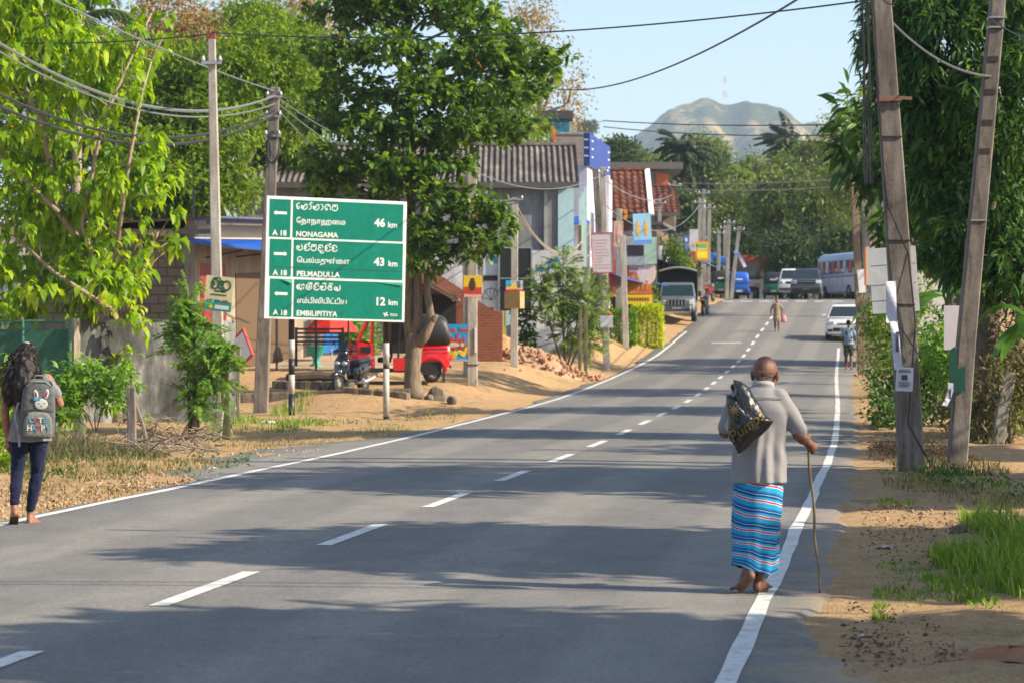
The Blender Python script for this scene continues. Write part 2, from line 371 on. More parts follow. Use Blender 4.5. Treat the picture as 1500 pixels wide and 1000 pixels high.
xs = np.concatenate([np.linspace(-2400, -70, 18)[:-1], np.linspace(-70, -22, 30)[:-1], np.arange(-22, 24, .33), np.linspace(24, 80, 34), np.linspace(80, 2400, 18)[1:]])
ys = np.concatenate([np.linspace(-55, 5, 14)[:-1], np.arange(5, 80, .4), np.arange(80, 165, .9), np.linspace(165, 3300, 60)])
GX, GY = np.meshgrid(xs, ys); GZ = G(GX, GY, True)
fineb = (np.abs(GX - rx(GY)) > 4.1) & (GY < 90) & (np.abs(GX) < 30)
GZ = GZ + fineb*RNG.normal(0, .012, GX.shape)
nx, ny = len(xs), len(ys); idx = np.arange(nx*ny).reshape(ny, nx)
Fq = np.stack([idx[:-1, :-1], idx[:-1, 1:], idx[1:, 1:], idx[1:, :-1]], -1).reshape(-1, 4)
tag(link_mesh('ground', np_mesh('ground', np.stack([GX, GY, GZ], -1).reshape(-1, 3), Fq, smooth=True), DIRT), kind='structure')

# road: one asphalt sheet with ragged edges
ry_ = np.concatenate([np.arange(-40, 4, 2.), np.arange(4, 60, .25), np.arange(60, 240, .8)])
def ragged(y, s): return .10*np.sin(y*1.3+s) + .07*np.sin(y*3.1+2*s) + .04*np.sin(y*7.7+s)
eL = -3.62 - .25*(np.sin(ry_*.21) > .2) - np.abs(ragged(ry_, 1))*.6 - 1.2*sstep(29, 31, ry_)*(1 - sstep(38, 41, ry_))
eR = 4.06 + ragged(ry_, 5)*.55 + .5*sstep(60, 100, ry_) + .38*(1 - sstep(12.0, 13.3, ry_))
V = []; TT = [0, .012, .1, .2, .3, .4, .5, .6, .7, .8, .9, .988, 1]; nl = 13
for y, a, b in zip(ry_, eL, eR):
    for t in TT:
        o_ = a + (b-a)*t; V.append((rx(y)+o_, y, rz(y) + .012 + .03*(1 - (o_/4.4)**2) - (.03 if t in (0, 1) else 0)))
V = np.array(V); idx = np.arange(len(V)).reshape(-1, nl)
Fq = np.stack([idx[:-1, :-1], idx[:-1, 1:], idx[1:, 1:], idx[1:, :-1]], -1).reshape(-1, 4)
tag(link_mesh('road', np_mesh('road', V, Fq, smooth=True), ASPHALT), kind='structure')
def road_z(o_, y): return rz(y) + .012 + .03*(1 - (o_/4.4)**2) + .005
def strip(mb, y0, y1, off0, wd, step=.25, wob=0, seed=0):
    n = max(2, int((y1-y0)/step)+1); r = []
    for y in np.linspace(y0, y1, n):
        wb = wob*(sin(y*.9+seed)*.7 + sin(y*2.1+seed)*.3)*float(sstep(12, 17, y)*(1 - .6*sstep(26, 40, y)))
        we = .006*sin(y*2.7+seed)*sin(y*1.1)*(wob > 0)
        r.append([(rx(y)+off0+wb-wd/2-we, y, road_z(off0, y)), (rx(y)+off0+wb+wd/2+we, y, road_z(off0, y))])
    vs = [p for q in r for p in q]; mb.add(vs, [(2*i, 2*i+1, 2*i+3, 2*i+2) for i in range(n-1)])
mb = MB()
for k in range(-3, 27):
    yc = 16.05 + 4.4*k; strip(mb, yc-1.1, yc+1.1, 0, .125)
struct('centre_line', mb, PAINT)
mb = MB(); strip(mb, -20, 112, -3.42, .12, .5, .02, 2); strip(mb, -20, 101, 3.66, .108, .15, .012, 4); struct('edge_lines', mb, PAINT)
mb = MB()
for i in range(7): strip(mb, 136.5, 137.4, -3.1 + i*1.02, .6, .3)
struct('zebra_crossing', mb, PAINT)
mb = MB(); mb.add([(rx(104)-1.75, 103.9, road_z(-1, 103.9)), (rx(104)-.45, 104, road_z(-1, 104)), (rx(104)-.45, 104.35, road_z(-1, 104.35)), (rx(104)-1.75, 104.3, road_z(-1, 104.3))], [(0, 1, 2, 3)])
struct('road_patch_mark', mb, PAINT)

# hills far behind the town
def hill(name, pts, Y0, depth, amp, seed, m):
    us = np.array([p[0] for p in pts]); vs = np.array([p[1] for p in pts])
    uu = np.linspace(us[0], us[-1], 200); tt = np.linspace(-1.6, 1.2, 44); r_ = np.random.default_rng(seed)
    hh = EYE + (500 - np.interp(uu, us, vs))/F*Y0
    nz = _sm(r_.normal(0, 1, 200), 1)*amp*.16
    V = []; ph = r_.uniform(0, 6, 6)
    for t in tt:
        e = np.exp(-t*t*1.4) if t < 0 else np.exp(-t*t*3)
        rid = 1 - .13*(1 + np.sin(uu*.045+t*3+ph[0])) * (abs(t) > .05)*min(1, abs(t)) - .07*(1 + np.sin(uu*.11-t*5+ph[1]))*min(1, abs(t))
        z = (hh + nz)*e*rid + r_.normal(0, amp*.03, 200)
        V.append(np.stack([(uu-750)/F*Y0*(1+0*t), np.full(200, Y0 + t*depth), np.maximum(z, 2)], -1))
    V = np.concatenate(V); idx = np.arange(len(V)).reshape(len(tt), 200)
    Fq = np.stack([idx[:-1, :-1], idx[:-1, 1:], idx[1:, 1:], idx[1:, :-1]], -1).reshape(-1, 4)
    return tag(link_mesh(name, np_mesh(name, V, Fq, smooth=True), m), kind='structure')
def m_hill():
    m, n, b, o = nodes('hillside'); v = coord(n)
    a = noise(n, v, .007, 5, .65); d = noise(n, v, .05, 5, .75)
    c = ramp(n, a, [(.40, (.02, .045, .02)), (.50, (.09, .095, .04)), (.58, (.46, .33, .15))]).outputs[0]
    c = mixc(n, ramp(n, d, [(.47, (0, 0, 0)), (.56, (.85, .85, .85))]).outputs[0], c, (.028, .05, .02))
    n.links.new(c, b.inputs['Base Color']); b.inputs['Roughness'].default_value = 1; b.inputs['Specular IOR Level'].default_value = 0
    bump(n, d, b, 1, 12); return m
HILLM = m_hill()
hill('far_hill', [(560, 330), (760, 240), (900, 222), (925, 202), (940, 192), (955, 180), (970, 168), (985, 159), (1002, 152), (1020, 148), (1036, 147), (1046, 149), (1054, 152), (1063, 153), (1076, 151), (1092, 150), (1108, 151), (1124, 155), (1140, 159), (1152, 165), (1162, 175), (1174, 182), (1210, 181), (1250, 185), (1330, 196), (1450, 230), (1700, 330)], 2600, 480, 8, 3, HILLM)
hill('near_ridge', [(400, 330), (700, 250), (860, 206), (920, 208), (980, 232), (1060, 250), (1180, 240), (1300, 236), (1450, 260), (1700, 330)], 1900, 320, 6, 5, HILLM)
t = thing('radio_mast', 'slim red and white radio mast on top of the far hill', 'mast', P(1062, 165, 2560)); t.scale = (2, 2, 2.1)
for c_, k in ((M('mast_red', (.5, .08, .06)), 0), (WHITEP, 1)):
    for i in range(6):
        if i % 2 == k:
            mb = MB()
            z0, z1 = i*3.6, i*3.6+3.6
            for a in range(4):
                f0, f1 = 1.1 - z0/26, 1.1 - z1/26; s1, s2 = ((1, 1), (1, -1), (-1, -1), (-1, 1))[a]; s3, s4 = ((1, 1), (1, -1), (-1, -1), (-1, 1))[(a+1) % 4]
                mb.tube([(s1*f0, s2*f0, z0), (s1*f1, s2*f1, z1)], .085, 4); mb.tube([(s1*f0, s2*f0, z0), (s3*f1, s4*f1, z1)], .05, 4)
            mb.build('lattice_section', c_, t)

# ------------------------------------------------------------------ vegetation
def unit(a): return a/np.maximum(np.linalg.norm(a, axis=-1, keepdims=True), 1e-6)
def leaves(B, D, L, W, tint, curl=.0, fold=.15):
    """B base points, D leaf directions, L lengths, W widths -> quads of a folded, drooping leaf"""
    n = len(B); D = unit(D); up = np.tile([0, 0, 1.], (n, 1)) + RNG.normal(0, .45, (n, 3))
    N = unit(up - D*(up*D).sum(1, keepdims=True)); R = np.cross(D, N); L = L[:, None]; W = W[:, None]
    dn = np.array([0, 0, -1.])
    if curl > 0:
        D2 = unit(D + dn*curl); D3 = unit(D + dn*curl*2.4)
        m1 = B + D*L*.38; m2 = m1 + D2*L*.36; t = m2 + D3*L*.32
        N1 = N*W*fold
        vs = np.stack([B, m1 - R*W*.5 + N1, m1 - N1*.3, m1 + R*W*.5 + N1, m2 - R*W*.42 + N1*.8, m2 - N1*.3, m2 + R*W*.42 + N1*.8, t], 1)
        q = np.array([[0, 3, 2, 1], [1, 2, 5, 4], [2, 3, 6, 5], [4, 5, 6, 7]]); k = 8
    else:
        m = B + D*L*.55; t = B + D*L + dn*L*.12; N1 = N*W*fold
        vs = np.stack([B, m - R*W*.5 + N1, m - N1*.4, m + R*W*.5 + N1, t], 1); q = np.array([[0, 2, 4, 1], [0, 3, 4, 2]]); k = 5
    Fq = (np.arange(n)[:, None, None]*k + q[None]).reshape(-1, 4)
    return vs.reshape(-1, 3), Fq, np.repeat(tint, k)
def cloud(cen, out, per, spread, L, W, zb=0., jit=1., outw=.5, curl=0, tvar=.22, fold=.15, tip=None):
    n = len(cen)*per
    C_ = np.repeat(cen, per, 0); O_ = np.repeat(out, per, 0)
    D = O_*outw + RNG.normal(0, jit, (n, 3)); D = unit(D); D[:, 2] += zb
    B = C_ + RNG.normal(0, 1, (n, 3))*spread + unit(D)*spread*.3
    ct = RNG.normal(.5, tvar*.6, len(cen)); tint = np.clip(np.repeat(ct, per) + RNG.normal(0, tvar, n), 0, .93)
    tint[RNG.random(n) < .002] = 1.0
    Ln = L*RNG.uniform(.65, 1.2, n); return leaves(B, D, Ln, W*Ln/L*RNG.uniform(.8, 1.15, n), tint, curl, fold)
def join(parts):
    V, Fq, T = [], [], []; o = 0
    for v, f, t in parts: V.append(v); Fq.append(f + o); T.append(t); o += len(v)
    return np.concatenate(V), np.concatenate(Fq), np.concatenate(T)
def blob(u, v, Y, ru, rv, ry=None): return (P(u, v, Y), Vector((ru*Y/F, ry or ru*Y/F, rv*Y/F)))
def sample(blobs, n, shell=.5):
    vol = np.array([b[1].x*b[1].y*b[1].z for b in blobs])**.8; k = RNG.choice(len(blobs), n, p=vol/vol.sum())
    d = unit(RNG.normal(0, 1, (n, 3))); r = RNG.uniform(shell**3, 1, n)**(1/3)*(1 + .14*RNG.normal(0, 1, n))
    c = np.array([list(b[0]) for b in blobs])[k]; rr = np.array([list(b[1]) for b in blobs])[k]
    return c + d*r[:, None]*rr, d, k
def limbs(mb, base, fork, blobs, cen, kk, r0, twigs=3, bend=.15):
    fork = Vector(fork); base = Vector(base)
    mid = base.lerp(fork, .5) + Vector((random.uniform(-1, 1), random.uniform(-1, 1), 0))*r0*.8
    mb.tube([base - Vector((0, 0, .15)), base + Vector((0, 0, .06)), base.lerp(mid, .4), mid, fork], [r0*1.5, r0*1.22, r0*1.02, r0*.95, r0*.8], 10)
    for i, (c, r) in enumerate(blobs):
        a = fork - Vector((0, 0, r0*.8)); ln = (c - a).length
        m1 = a.lerp(c, .35) + Vector((random.uniform(-1, 1), random.uniform(-1, 1), random.uniform(.2, 1)))*ln*bend*.6
        m2 = a.lerp(c, .7) + Vector((random.uniform(-1, 1), random.uniform(-1, 1), random.uniform(-.3, .8)))*ln*bend*.5
        q = r0*.62*min(1, (r.x*r.z)**.25)
        mb.tube([a, m1, m2, c], [q, q*.75, q*.5, q*.25], 7)
        sel = np.where(kk == i)[0]
        for s_ in sel[:twigs]:
            p = Vector(cen[s_]); st = m2.lerp(c, random.random()); md = st.lerp(p, .5) + Vector((0, 0, .08*ln*random.uniform(-.3, 1)))
            mb.tube([st, md, p], [q*.3, q*.2, q*.08], 5)
def tree(label, base, fork, blobs, lm, bm, nc, per, spread, L, W, r0=.15, name='tree', group=None, cat='tree', shell=.5, twigs=3, trunk=True, **k):
    root = thing(name, label, cat, base, group=group); b0 = Vector(base)
    bl = [(c - b0, r) for c, r in blobs]
    cen, out, kk = sample(bl, nc, shell)
    if trunk:
        mb = MB(); limbs(mb, (0, 0, 0), Vector(fork) - b0, bl, cen, kk, r0, twigs); mb.build('trunk', bm, root, True)
    v, f, t = cloud(cen, out, per, spread, L, W, **k)
    link_mesh('crown', np_mesh('crown', v, f, t), lm, root); return root

LM_LIME = leafmat('leaf_lime', [(0, (.06, .14, .009)), (.35, (.14, .275, .013)), (.7, (.235, .39, .02)), (.94, (.36, .46, .035)), (1, (.5, .28, .03))], .42, .5)
LM_ALM = leafmat('leaf_almond', [(0, (.02, .056, .011)), (.4, (.058, .125, .018)), (.75, (.13, .23, .03)), (.94, (.2, .31, .045)), (1, (.4, .2, .04))], .44, .4, .3)
LM_NEEM = leafmat('leaf_neem', [(0, (.04, .09, .009)), (.4, (.105, .195, .015)), (.8, (.19, .29, .025)), (1, (.2, .28, .06))], .45, .4)
LM_MANGO = leafmat('leaf_mango', [(0, (.014, .046, .012)), (.45, (.035, .095, .02)), (.8, (.075, .17, .03)), (1, (.17, .27, .05))], .45, .36, .3)
LM_DRY = leafmat('leaf_dry', [(0, (.10, .12, .035)), (.35, (.19, .18, .055)), (.65, (.36, .25, .09)), (1, (.48, .33, .14))], .6, .35)
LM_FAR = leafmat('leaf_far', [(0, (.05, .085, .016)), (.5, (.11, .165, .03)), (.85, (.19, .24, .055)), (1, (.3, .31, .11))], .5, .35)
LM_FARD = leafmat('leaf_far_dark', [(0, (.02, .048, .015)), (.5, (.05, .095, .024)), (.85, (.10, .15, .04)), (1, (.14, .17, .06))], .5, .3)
LM_HEDGE = leafmat('leaf_hedge', [(0, (.14, .22, .012)), (.4, (.33, .42, .015)), (.8, (.52, .58, .02)), (1, (.6, .62, .06))], .5, .35)
LM_SHRUB = leafmat('leaf_shrub', [(0, (.045, .12, .02)), (.4, (.11, .24, .03)), (.8, (.19, .35, .05)), (1, (.27, .4, .08))], .42, .42)
LM_PALM = leafmat('leaf_palm', [(0, (.03, .06, .018)), (.5, (.07, .115, .03)), (.85, (.14, .17, .05)), (1, (.3, .26, .09))], .45, .25)
LM_FEATH = leafmat('leaf_feathery', [(0, (.07, .13, .035)), (.5, (.15, .25, .05)), (.85, (.25, .36, .08)), (1, (.35, .42, .14))], .5, .4)
LM_PALMD = leafmat('leaf_palm_dark', [(0, (.014, .035, .016)), (.5, (.03, .06, .025)), (.85, (.06, .09, .035)), (1, (.2, .18, .08))], .45, .2)
LM_BAN = leafmat('leaf_banana', [(0, (.03, .10, .02)), (.5, (.07, .19, .03)), (1, (.14, .28, .05))], .35, .45)
LM_GRASS = leafmat('grass_green', [(0, (.07, .13, .015)), (.5, (.14, .25, .025)), (.85, (.22, .33, .045)), (1, (.42, .40, .14))], .5, .4)
LM_DGRASS = leafmat('grass_dry', [(0, (.10, .10, .035)), (.4, (.20, .17, .065)), (.75, (.36, .28, .125)), (1, (.5, .41, .22))], .7, .3)
LM_BRUSH = leafmat('brush', [(0, (.045, .05, .02)), (.45, (.10, .105, .04)), (.8, (.19, .17, .075)), (1, (.32, .26, .13))], .7, .3)
LM_LITTER = leafmat('leaf_litter', [(0, (.05, .028, .018)), (.5, (.13, .07, .04)), (1, (.28, .17, .09))], .8, .1)

# left: lime-leaved tree over the fence (several bare stems, big drooping leaves)
bs = gp(172, 46)
root = thing('tree', 'lime green tree with big drooping leaves and thin bare stems, over the mesh fence', 'tree', bs)
mb = MB(); Tp = []
stems = [[(172, 640), (168, 470), (150, 400), (85, 310), (66, 200), (30, 110), (-8, 40)], [(150, 400), (105, 300), (66, 200), (62, 90), (40, -30)], [(168, 470), (120, 330), (150, 180), (190, 90), (222, 20)],
         [(160, 440), (190, 230), (210, 130), (228, 70)], [(168, 470), (205, 410), (222, 370), (232, 340)], [(165, 455), (80, 400), (20, 345), (-30, 300)], [(85, 310), (20, 250), (-30, 190)], [(66, 200), (110, 120), (120, 20)]]
for i, st in enumerate(stems):
    pts = [P(u, v, 46 + .25*i*sin(i*2) + .5*sin(j*1.3+i)) - bs for j, (u, v) in enumerate(st)]
    if i == 0: pts[0] = Vector((0, 0, -.1))
    r0 = [.11, .06, .055, .05, .05, .05, .045, .045][i]; mb.tube(pts, [r0*(1 - .75*j/(len(pts)-1)) for j in range(len(pts))], 7)
    for j in range(1, len(pts)):
        for q in range(4):
            a = pts[j-1].lerp(pts[j], random.random()); b = a + Vector((random.uniform(-.7, .7), random.uniform(-.6, .6), random.uniform(-.1, .6)))
            mb.tube([a, a.lerp(b, .5) + Vector((0, 0, .05)), b], [.014, .011, .006], 5); Tp.append(b)
mb.build('trunk', BARK_L, root, True)
bl = [blob(80, 60, 46, 130, 90, 1.4), blob(180, 110, 46.2, 66, 46, 1), blob(50, 200, 46, 60, 60, 1), blob(120, 270, 46, 110, 50, 1.1), blob(60, 360, 46, 90, 60, 1.2), blob(172, 285, 45.8, 46, 32, 1),
      blob(120, 420, 45.6, 95, 40, .9), blob(10, 430, 46, 50, 60, 1), blob(205, 235, 46, 42, 40, 1), blob(30, 20, 46, 90, 70, 1)]
bl = [(c - bs, r) for c, r in bl]; cen, out, kk = sample(bl, 430, .2); cen = np.concatenate([cen, np.array([list(p) for p in Tp])]); out = np.concatenate([out, unit(RNG.normal(0, 1, (len(Tp), 3)))])
ex = np.array([list(P(u, v, 45.6) - bs) for u, v in [(150, 455), (120, 440), (185, 470), (200, 455), (90, 430), (175, 415), (60, 445), (140, 410), (210, 475), (248, 268), (190, 380), (160, 360)]]); cen = np.concatenate([cen, ex]); out = np.concatenate([out, np.zeros((len(ex), 3)) + [.2, -.5, .2]])
v, f, tn = cloud(cen, out, 10, .05, .33, .12, zb=.12, jit=.7, outw=.2, curl=1.15, fold=.1)
link_mesh('crown', np_mesh('crown', v, f, tn), LM_LIME, root)

# left background: neem-like trees, dry topped trees, coconut palm
b0 = gp(300, 80)
tree('mid green fine-leaved tree behind the block shop and the tall grey pole', b0, P(300, 330, 80), [blob(310, 200, 80, 75, 75, 2), blob(240, 250, 79, 70, 60, 2), blob(350, 120, 81, 70, 60, 2), blob(340, 270, 79, 42, 40, 1), blob(210, 180, 81, 60, 60, 2), blob(400, 90, 82, 60, 50, 2), blob(290, 110, 82, 60, 45, 2), blob(430, 140, 83, 50, 60, 2), blob(200, 290, 80, 70, 60, 2), blob(270, 290, 80, 60, 40, 2), blob(250, 160, 82, 70, 60, 2)],
     LM_NEEM, BARK, 1150, 40, .24, .24, .10, .2, zb=-.15, twigs=2)
tree('mid green fine-leaved tree low at the left edge behind the lime green tree', gp(80, 84), P(80, 360, 84), [blob(60, 300, 84, 110, 90, 2), blob(150, 350, 83, 70, 60, 2), blob(20, 180, 85, 90, 90, 2), blob(160, 220, 85, 70, 70, 2), blob(90, 100, 86, 110, 70, 2), blob(240, 330, 82, 60, 45, 1.5), blob(0, 60, 86, 90, 90, 2), blob(40, 400, 83, 90, 50, 2), blob(180, 120, 86, 70, 70, 2), blob(10, -30, 87, 110, 60, 2)],
     LM_NEEM, BARK, 950, 38, .26, .27, .12, .2, zb=-.15, twigs=1, group='trees behind the block shop')
tree('tall dry-topped tree with yellowing leaves left of the almond tree', gp(270, 98), P(270, 160, 98), [blob(220, 70, 98, 70, 45, 2), blob(290, 60, 98, 55, 40, 2), blob(340, 45, 99, 50, 40, 1.6), blob(250, 20, 98, 60, 40, 2), blob(390, 60, 100, 40, 40, 1.5), blob(440, 30, 100, 60, 50, 2)],
     LM_DRY, BARK_L, 480, 22, .26, .26, .11, .22, zb=-.2, twigs=5)
tree('bright green leafy tree between the tall grey pole and the almond tree', gp(430, 92), P(420, 160, 92), [blob(400, 70, 92, 55, 45, 2), blob(450, 100, 92, 45, 60, 2), blob(390, 180, 91, 45, 60, 2), blob(440, 200, 90, 40, 50, 1.5), blob(370, 30, 93, 40, 25, 1.5)],
     LM_NEEM, BARK, 620, 40, .24, .24, .10, .2, zb=-.15, twigs=2)
tree('sparse yellow-green tree with thin branches behind the teal water tower', gp(800, 124), P(790, 170, 124), [blob(780, 60, 124, 45, 60, 2), blob(815, 110, 124, 40, 50, 2), blob(760, 150, 124, 50, 60, 2), blob(836, 150, 124, 26, 45, 1.5), blob(770, 10, 124, 40, 30, 2), blob(845, 190, 125, 18, 20, 1)],
     LM_DRY, BARK_L, 210, 15, .25, .24, .11, .2, zb=-.1, twigs=9)
tree('green bushy tree just behind the right side of the almond tree', gp(750, 104), P(740, 190, 104), [blob(740, 150, 104, 45, 40, 2), blob(770, 190, 104, 40, 25, 2), blob(700, 180, 104, 40, 30, 2)],
     LM_NEEM, BARK, 160, 36, .24, .22, .085, .18, zb=-.15, twigs=2)

def palm(label, base, top, nf, fl, lean=0, seed=1, lm=LM_PALM, wind=(0, 0), group='coconut palms', lw=.07, rt=.16, dr=.075):
    random.seed(seed); root = thing('palm_tree', label, 'palm', base, group=group); b0 = Vector(base); tp = Vector(top) - b0
    mb = MB(); mb.tube([(0, 0, -.2), tp*.3 + Vector((lean*.3, 0, 0)), tp*.7 + Vector((lean*.25, 0, 0)), tp], [rt*1.35, rt, rt*.85, rt*.8], 9); mb.build('trunk', BARK_L, root, True)
    parts = []; st = MB()
    for i in range(nf):
        az = 2*pi*i/nf*1.618*3 + random.uniform(-.2, .2); el = random.uniform(-.35, 1.25) if i > nf*.25 else random.uniform(-1.1, -.3)
        d = Vector((cos(az)*cos(el), sin(az)*cos(el), sin(el))); ln = fl*random.uniform(.8, 1.1); p = tp.copy(); pts = [p.copy()]; k = 14
        for j in range(k):
            d = (d + Vector((wind[0]*.05, wind[1]*.05, -dr - dr*.16*j))).normalized(); p = p + d*ln/k; pts.append(p.copy())
        st.tube(pts, [.04*(1 - .85*j/k) for j in range(k+1)], 4)
        pa = np.array([list(q) for q in pts]); m = 64; s_ = np.linspace(.1, .99, m); ip = np.stack([np.interp(s_*k, np.arange(k+1), pa[:, c]) for c in range(3)], 1)
        tg = unit(np.gradient(ip, axis=0)); sd_ = unit(np.cross(tg, [0, 0, 1.])); L = fl*.21*np.sin(np.clip(s_*1.02, 0, 1)*pi*.93 + .15)**.6 + .05
        for sg in (-1, 1):
            D = sd_*sg*.9 + tg*.55 + np.array([wind[0]*.25, wind[1]*.25, -.45]) + RNG.normal(0, .1, (m, 3))
            parts.append(leaves(ip, D, L, np.full(m, lw), np.clip(np.full(m, random.uniform(.15, .85)) + RNG.normal(0, .1, m), 0, 1), 0, .1))
    v, f, tn = join(parts); st.build('frond_stems', M('frond_stem', (.16, .17, .05), .6), root); link_mesh('fronds', np_mesh('fronds', v, f, tn), lm, root); return root
palm('coconut palm with ragged fronds behind the lime green tree', gp(108, 74), P(112, 30, 74), 24, 3.1, .2, 3)
palm('dark coconut palm standing behind the red tiled houses', gp(1003, 172), P(1003, 226, 172), 38, 2.6, .3, 5, LM_PALMD, lw=.11, dr=.06)
palm('wind-bent coconut palm highest above the far trees', gp(1143, 215), P(1153, 208, 215), 30, 2.9, .4, 9, LM_PALMD, wind=(-1.3, 0), lw=.16, dr=.03)
palm('small yellow-green palm showing above the far tree line', gp(1087, 190), P(1087, 258, 190), 18, 2.1, .2, 12, LM_GRASS, lw=.09)
random.seed(21)

# the dark almond tree beside the road sign
ab = gp(606, 59)
root = thing('tree', 'tall dark green almond tree with layered branches behind the road sign', 'tree', ab); A = lambda u, v, dy=0: P(u, v, 59 + dy) - ab
mb = MB()
mb.tube([A(606, 584), A(605, 572), A(604, 540), A(607, 505), A(606, 488)], [.30, .225, .195, .205, .19], 14)
mb.tube([A(604, 505), A(598, 470), A(600, 400), A(602, 330), A(603, 230), A(600, 120), A(598, 20), A(598, -60)], [.16, .13, .125, .115, .11, .085, .06, .03], 10)
mb.tube([A(606, 500), A(612, 465, -.1), A(612, 400, -.1), A(615, 340, -.2), A(625, 280, -.3)], [.15, .115, .10, .09, .07], 10)
mb.tube([A(608, 508), A(622, 492, -.2), A(632, 470, -.2), A(626, 430, -.2), A(624, 370, 0), A(626, 300, .2)], [.15, .13, .105, .08, .065, .05], 10)
mb.tube([A(630, 475, -.2), A(640, 462, -.3)], [.08, .05], 8)
LB = []
for (u, v, dy, ru, rv, ryy) in [(520, 20, 0, 75, 20, 1.2), (650, 15, 0, 85, 22, 1.2), (480, 75, -.3, 45, 22, 1), (560, 70, -1, 80, 26, 1.3), (680, 80, -.6, 90, 28, 1.3), (760, 85, .2, 62, 34, 1), (505, 130, -.4, 62, 24, 1.2), (620, 130, -1.1, 70, 28, 1.2), (720, 135, -.4, 80, 26, 1.2), (810, 105, .4, 20, 16, .8),
                                (480, 175, 0, 40, 22, 1), (550, 185, -1, 70, 28, 1.3), (650, 190, -.9, 70, 26, 1.2), (740, 190, -.2, 45, 18, 1), (510, 240, -.4, 70, 28, 1.2), (590, 245, -1.2, 55, 24, 1.2), (665, 238, -.8, 30, 20, 1), (475, 265, -.2, 30, 24, .9), (560, 285, -1, 60, 22, 1.1), (480, 300, -.2, 30, 14, .7), (640, 280, -.9, 30, 20, 1), (625, 330, -1, 34, 24, .9), (700, 305, -.7, 44, 28, .9), (735, 325, -.6, 18, 26, .6), (660, 350, -.9, 34, 24, .8), (700, 355, -.7, 40, 26, .8), (615, 380, -.8, 20, 30, .7), (640, 385, -.9, 18, 20, .5), (560, 0, -.5, 60, 20, 1.2), (700, 40, -.3, 60, 20, 1), (600, -30, 0, 140, 25, 1.4)]:
    c, r = blob(u, v, 59 + dy, ru, rv, ryy); LB.append((c - ab, r))
for c, r in LB:
    tz = c.z - r.x*.25 - .2; a = Vector((A(602, 300).x, 0, tz)); m = a.lerp(c, .5) + Vector((0, 0, .12))
    mb.tube([a, m, c], [.05, .035, .015], 6)
    for q in range(5):
        e = c + Vector((random.uniform(-.9, .9)*r.x, random.uniform(-.9, .9)*r.y, random.uniform(-.2, .5)*r.z)); mb.tube([m.lerp(c, random.random()), e], [.018, .007], 4)
mb.build('trunk', M('bark_mid', (.25, .185, .13), .92, var=.6, scale=6, streak=(3, 3, .8), bmp=.8, bscale=20), root, True)
cen, out, kk = sample(LB, 1750, .15); v, f, tn = cloud(cen, out*[1, 1, .3] + [0, 0, .25], 11, .045, .225, .115, zb=.05, jit=.75, outw=.5, curl=.3, fold=.12)
link_mesh('crown', np_mesh('crown', v, f, tn), LM_ALM, root)

# right: big dark mango tree, its neighbour, and the shade trees that stand along the right verge
mangos = [blob(1400, 60, 40, 130, 90, 1.6), blob(1310, 60, 40.5, 55, 60, 1.2), blob(1470, 170, 39.5, 90, 90, 1.6), blob(1390, 180, 40.5, 80, 70, 1.4), blob(1330, 150, 41, 55, 60, 1.2), blob(1360, 260, 40.5, 42, 45, 1), blob(1450, 300, 39.5, 80, 60, 1.2), blob(1430, 370, 39.8, 80, 50, 1.1), blob(1500, 380, 39, 70, 60, 1.2), blob(1345, 5, 41, 70, 45, 1.4), blob(1480, -10, 40, 110, 50, 1.6)]
mt = tree('big dark mango tree with long hanging leaves behind the two leaning poles', gp(1452, 40.5), P(1450, 420, 40.5), mangos, LM_MANGO, BARK, 1500, 15, .09, .27, .058, .22, zb=-.45, jit=.75, outw=.55, curl=.35, fold=.1, twigs=4, group='mango trees by the right verge')
def verge_tree(label, x, y, h, rad, nc=950, lm=LM_MANGO, trunk=.16, per=18):
    b = Vector((x, y, g(x, y))); bl = []
    for i in range(7):
        a = i*2.4; q = rad*(.62 if i else 0); bl.append((b + Vector((q*cos(a), q*sin(a), h - rad*.75 + rad*.35*sin(i*1.9))), Vector((rad*.55, rad*.55, rad*.42))))
    return tree(label, b, b + Vector((0, 0, h - rad*1.4)), bl, lm, BARK, nc, per, .12, .46, .13, trunk, zb=-.35, jit=.75, outw=.55, curl=.3, fold=.1, group='shade trees along the right verge', twigs=2)
verge_tree('round mango tree on the near right verge, beside the camera', 9.5, 9.8, 7.0, 2.6)
verge_tree('mango tree at the very start of the right verge', 12.5, 8.2, 7.8, 2.6)
verge_tree('second mango tree along the near right verge', 11.0, 16.3, 7.6, 2.5)
verge_tree('third mango tree along the right verge, before the leaning poles', 11.5, 25.5, 8.2, 3.3)
verge_tree('fourth mango tree, inside the right verge past the leaning poles', 15.0, 33.0, 8.0, 2.2, 160)
verge_tree('leafy tree by the right verge behind the big mango tree', X(1410, 52), 52, 6.6, 2.4, 220)
verge_tree('leafy tree by the right verge, past the garden hedge', X(1395, 64), 64, 8.0, 2.6, 200, LM_NEEM)
verge_tree('leafy tree on the right, near the orange tiled roof', X(1420, 82), 82, 9.0, 3.2, 200, LM_NEEM)
tree('light green tree with tiered branches right of the far poles', gp(1285, 122), P(1262, 300, 122), [blob(1238, 180, 122, 34, 12, 1.4), blob(1225, 205, 122, 36, 10, 1.4), blob(1250, 230, 122, 40, 12, 1.4), blob(1225, 262, 122, 40, 14, 1.5), blob(1250, 300, 122, 40, 18, 1.5), blob(1300, 250, 122, 40, 40, 2)],
     LM_FAR, BARK, 190, 26, .3, .3, .11, .2, zb=-.05, twigs=5)
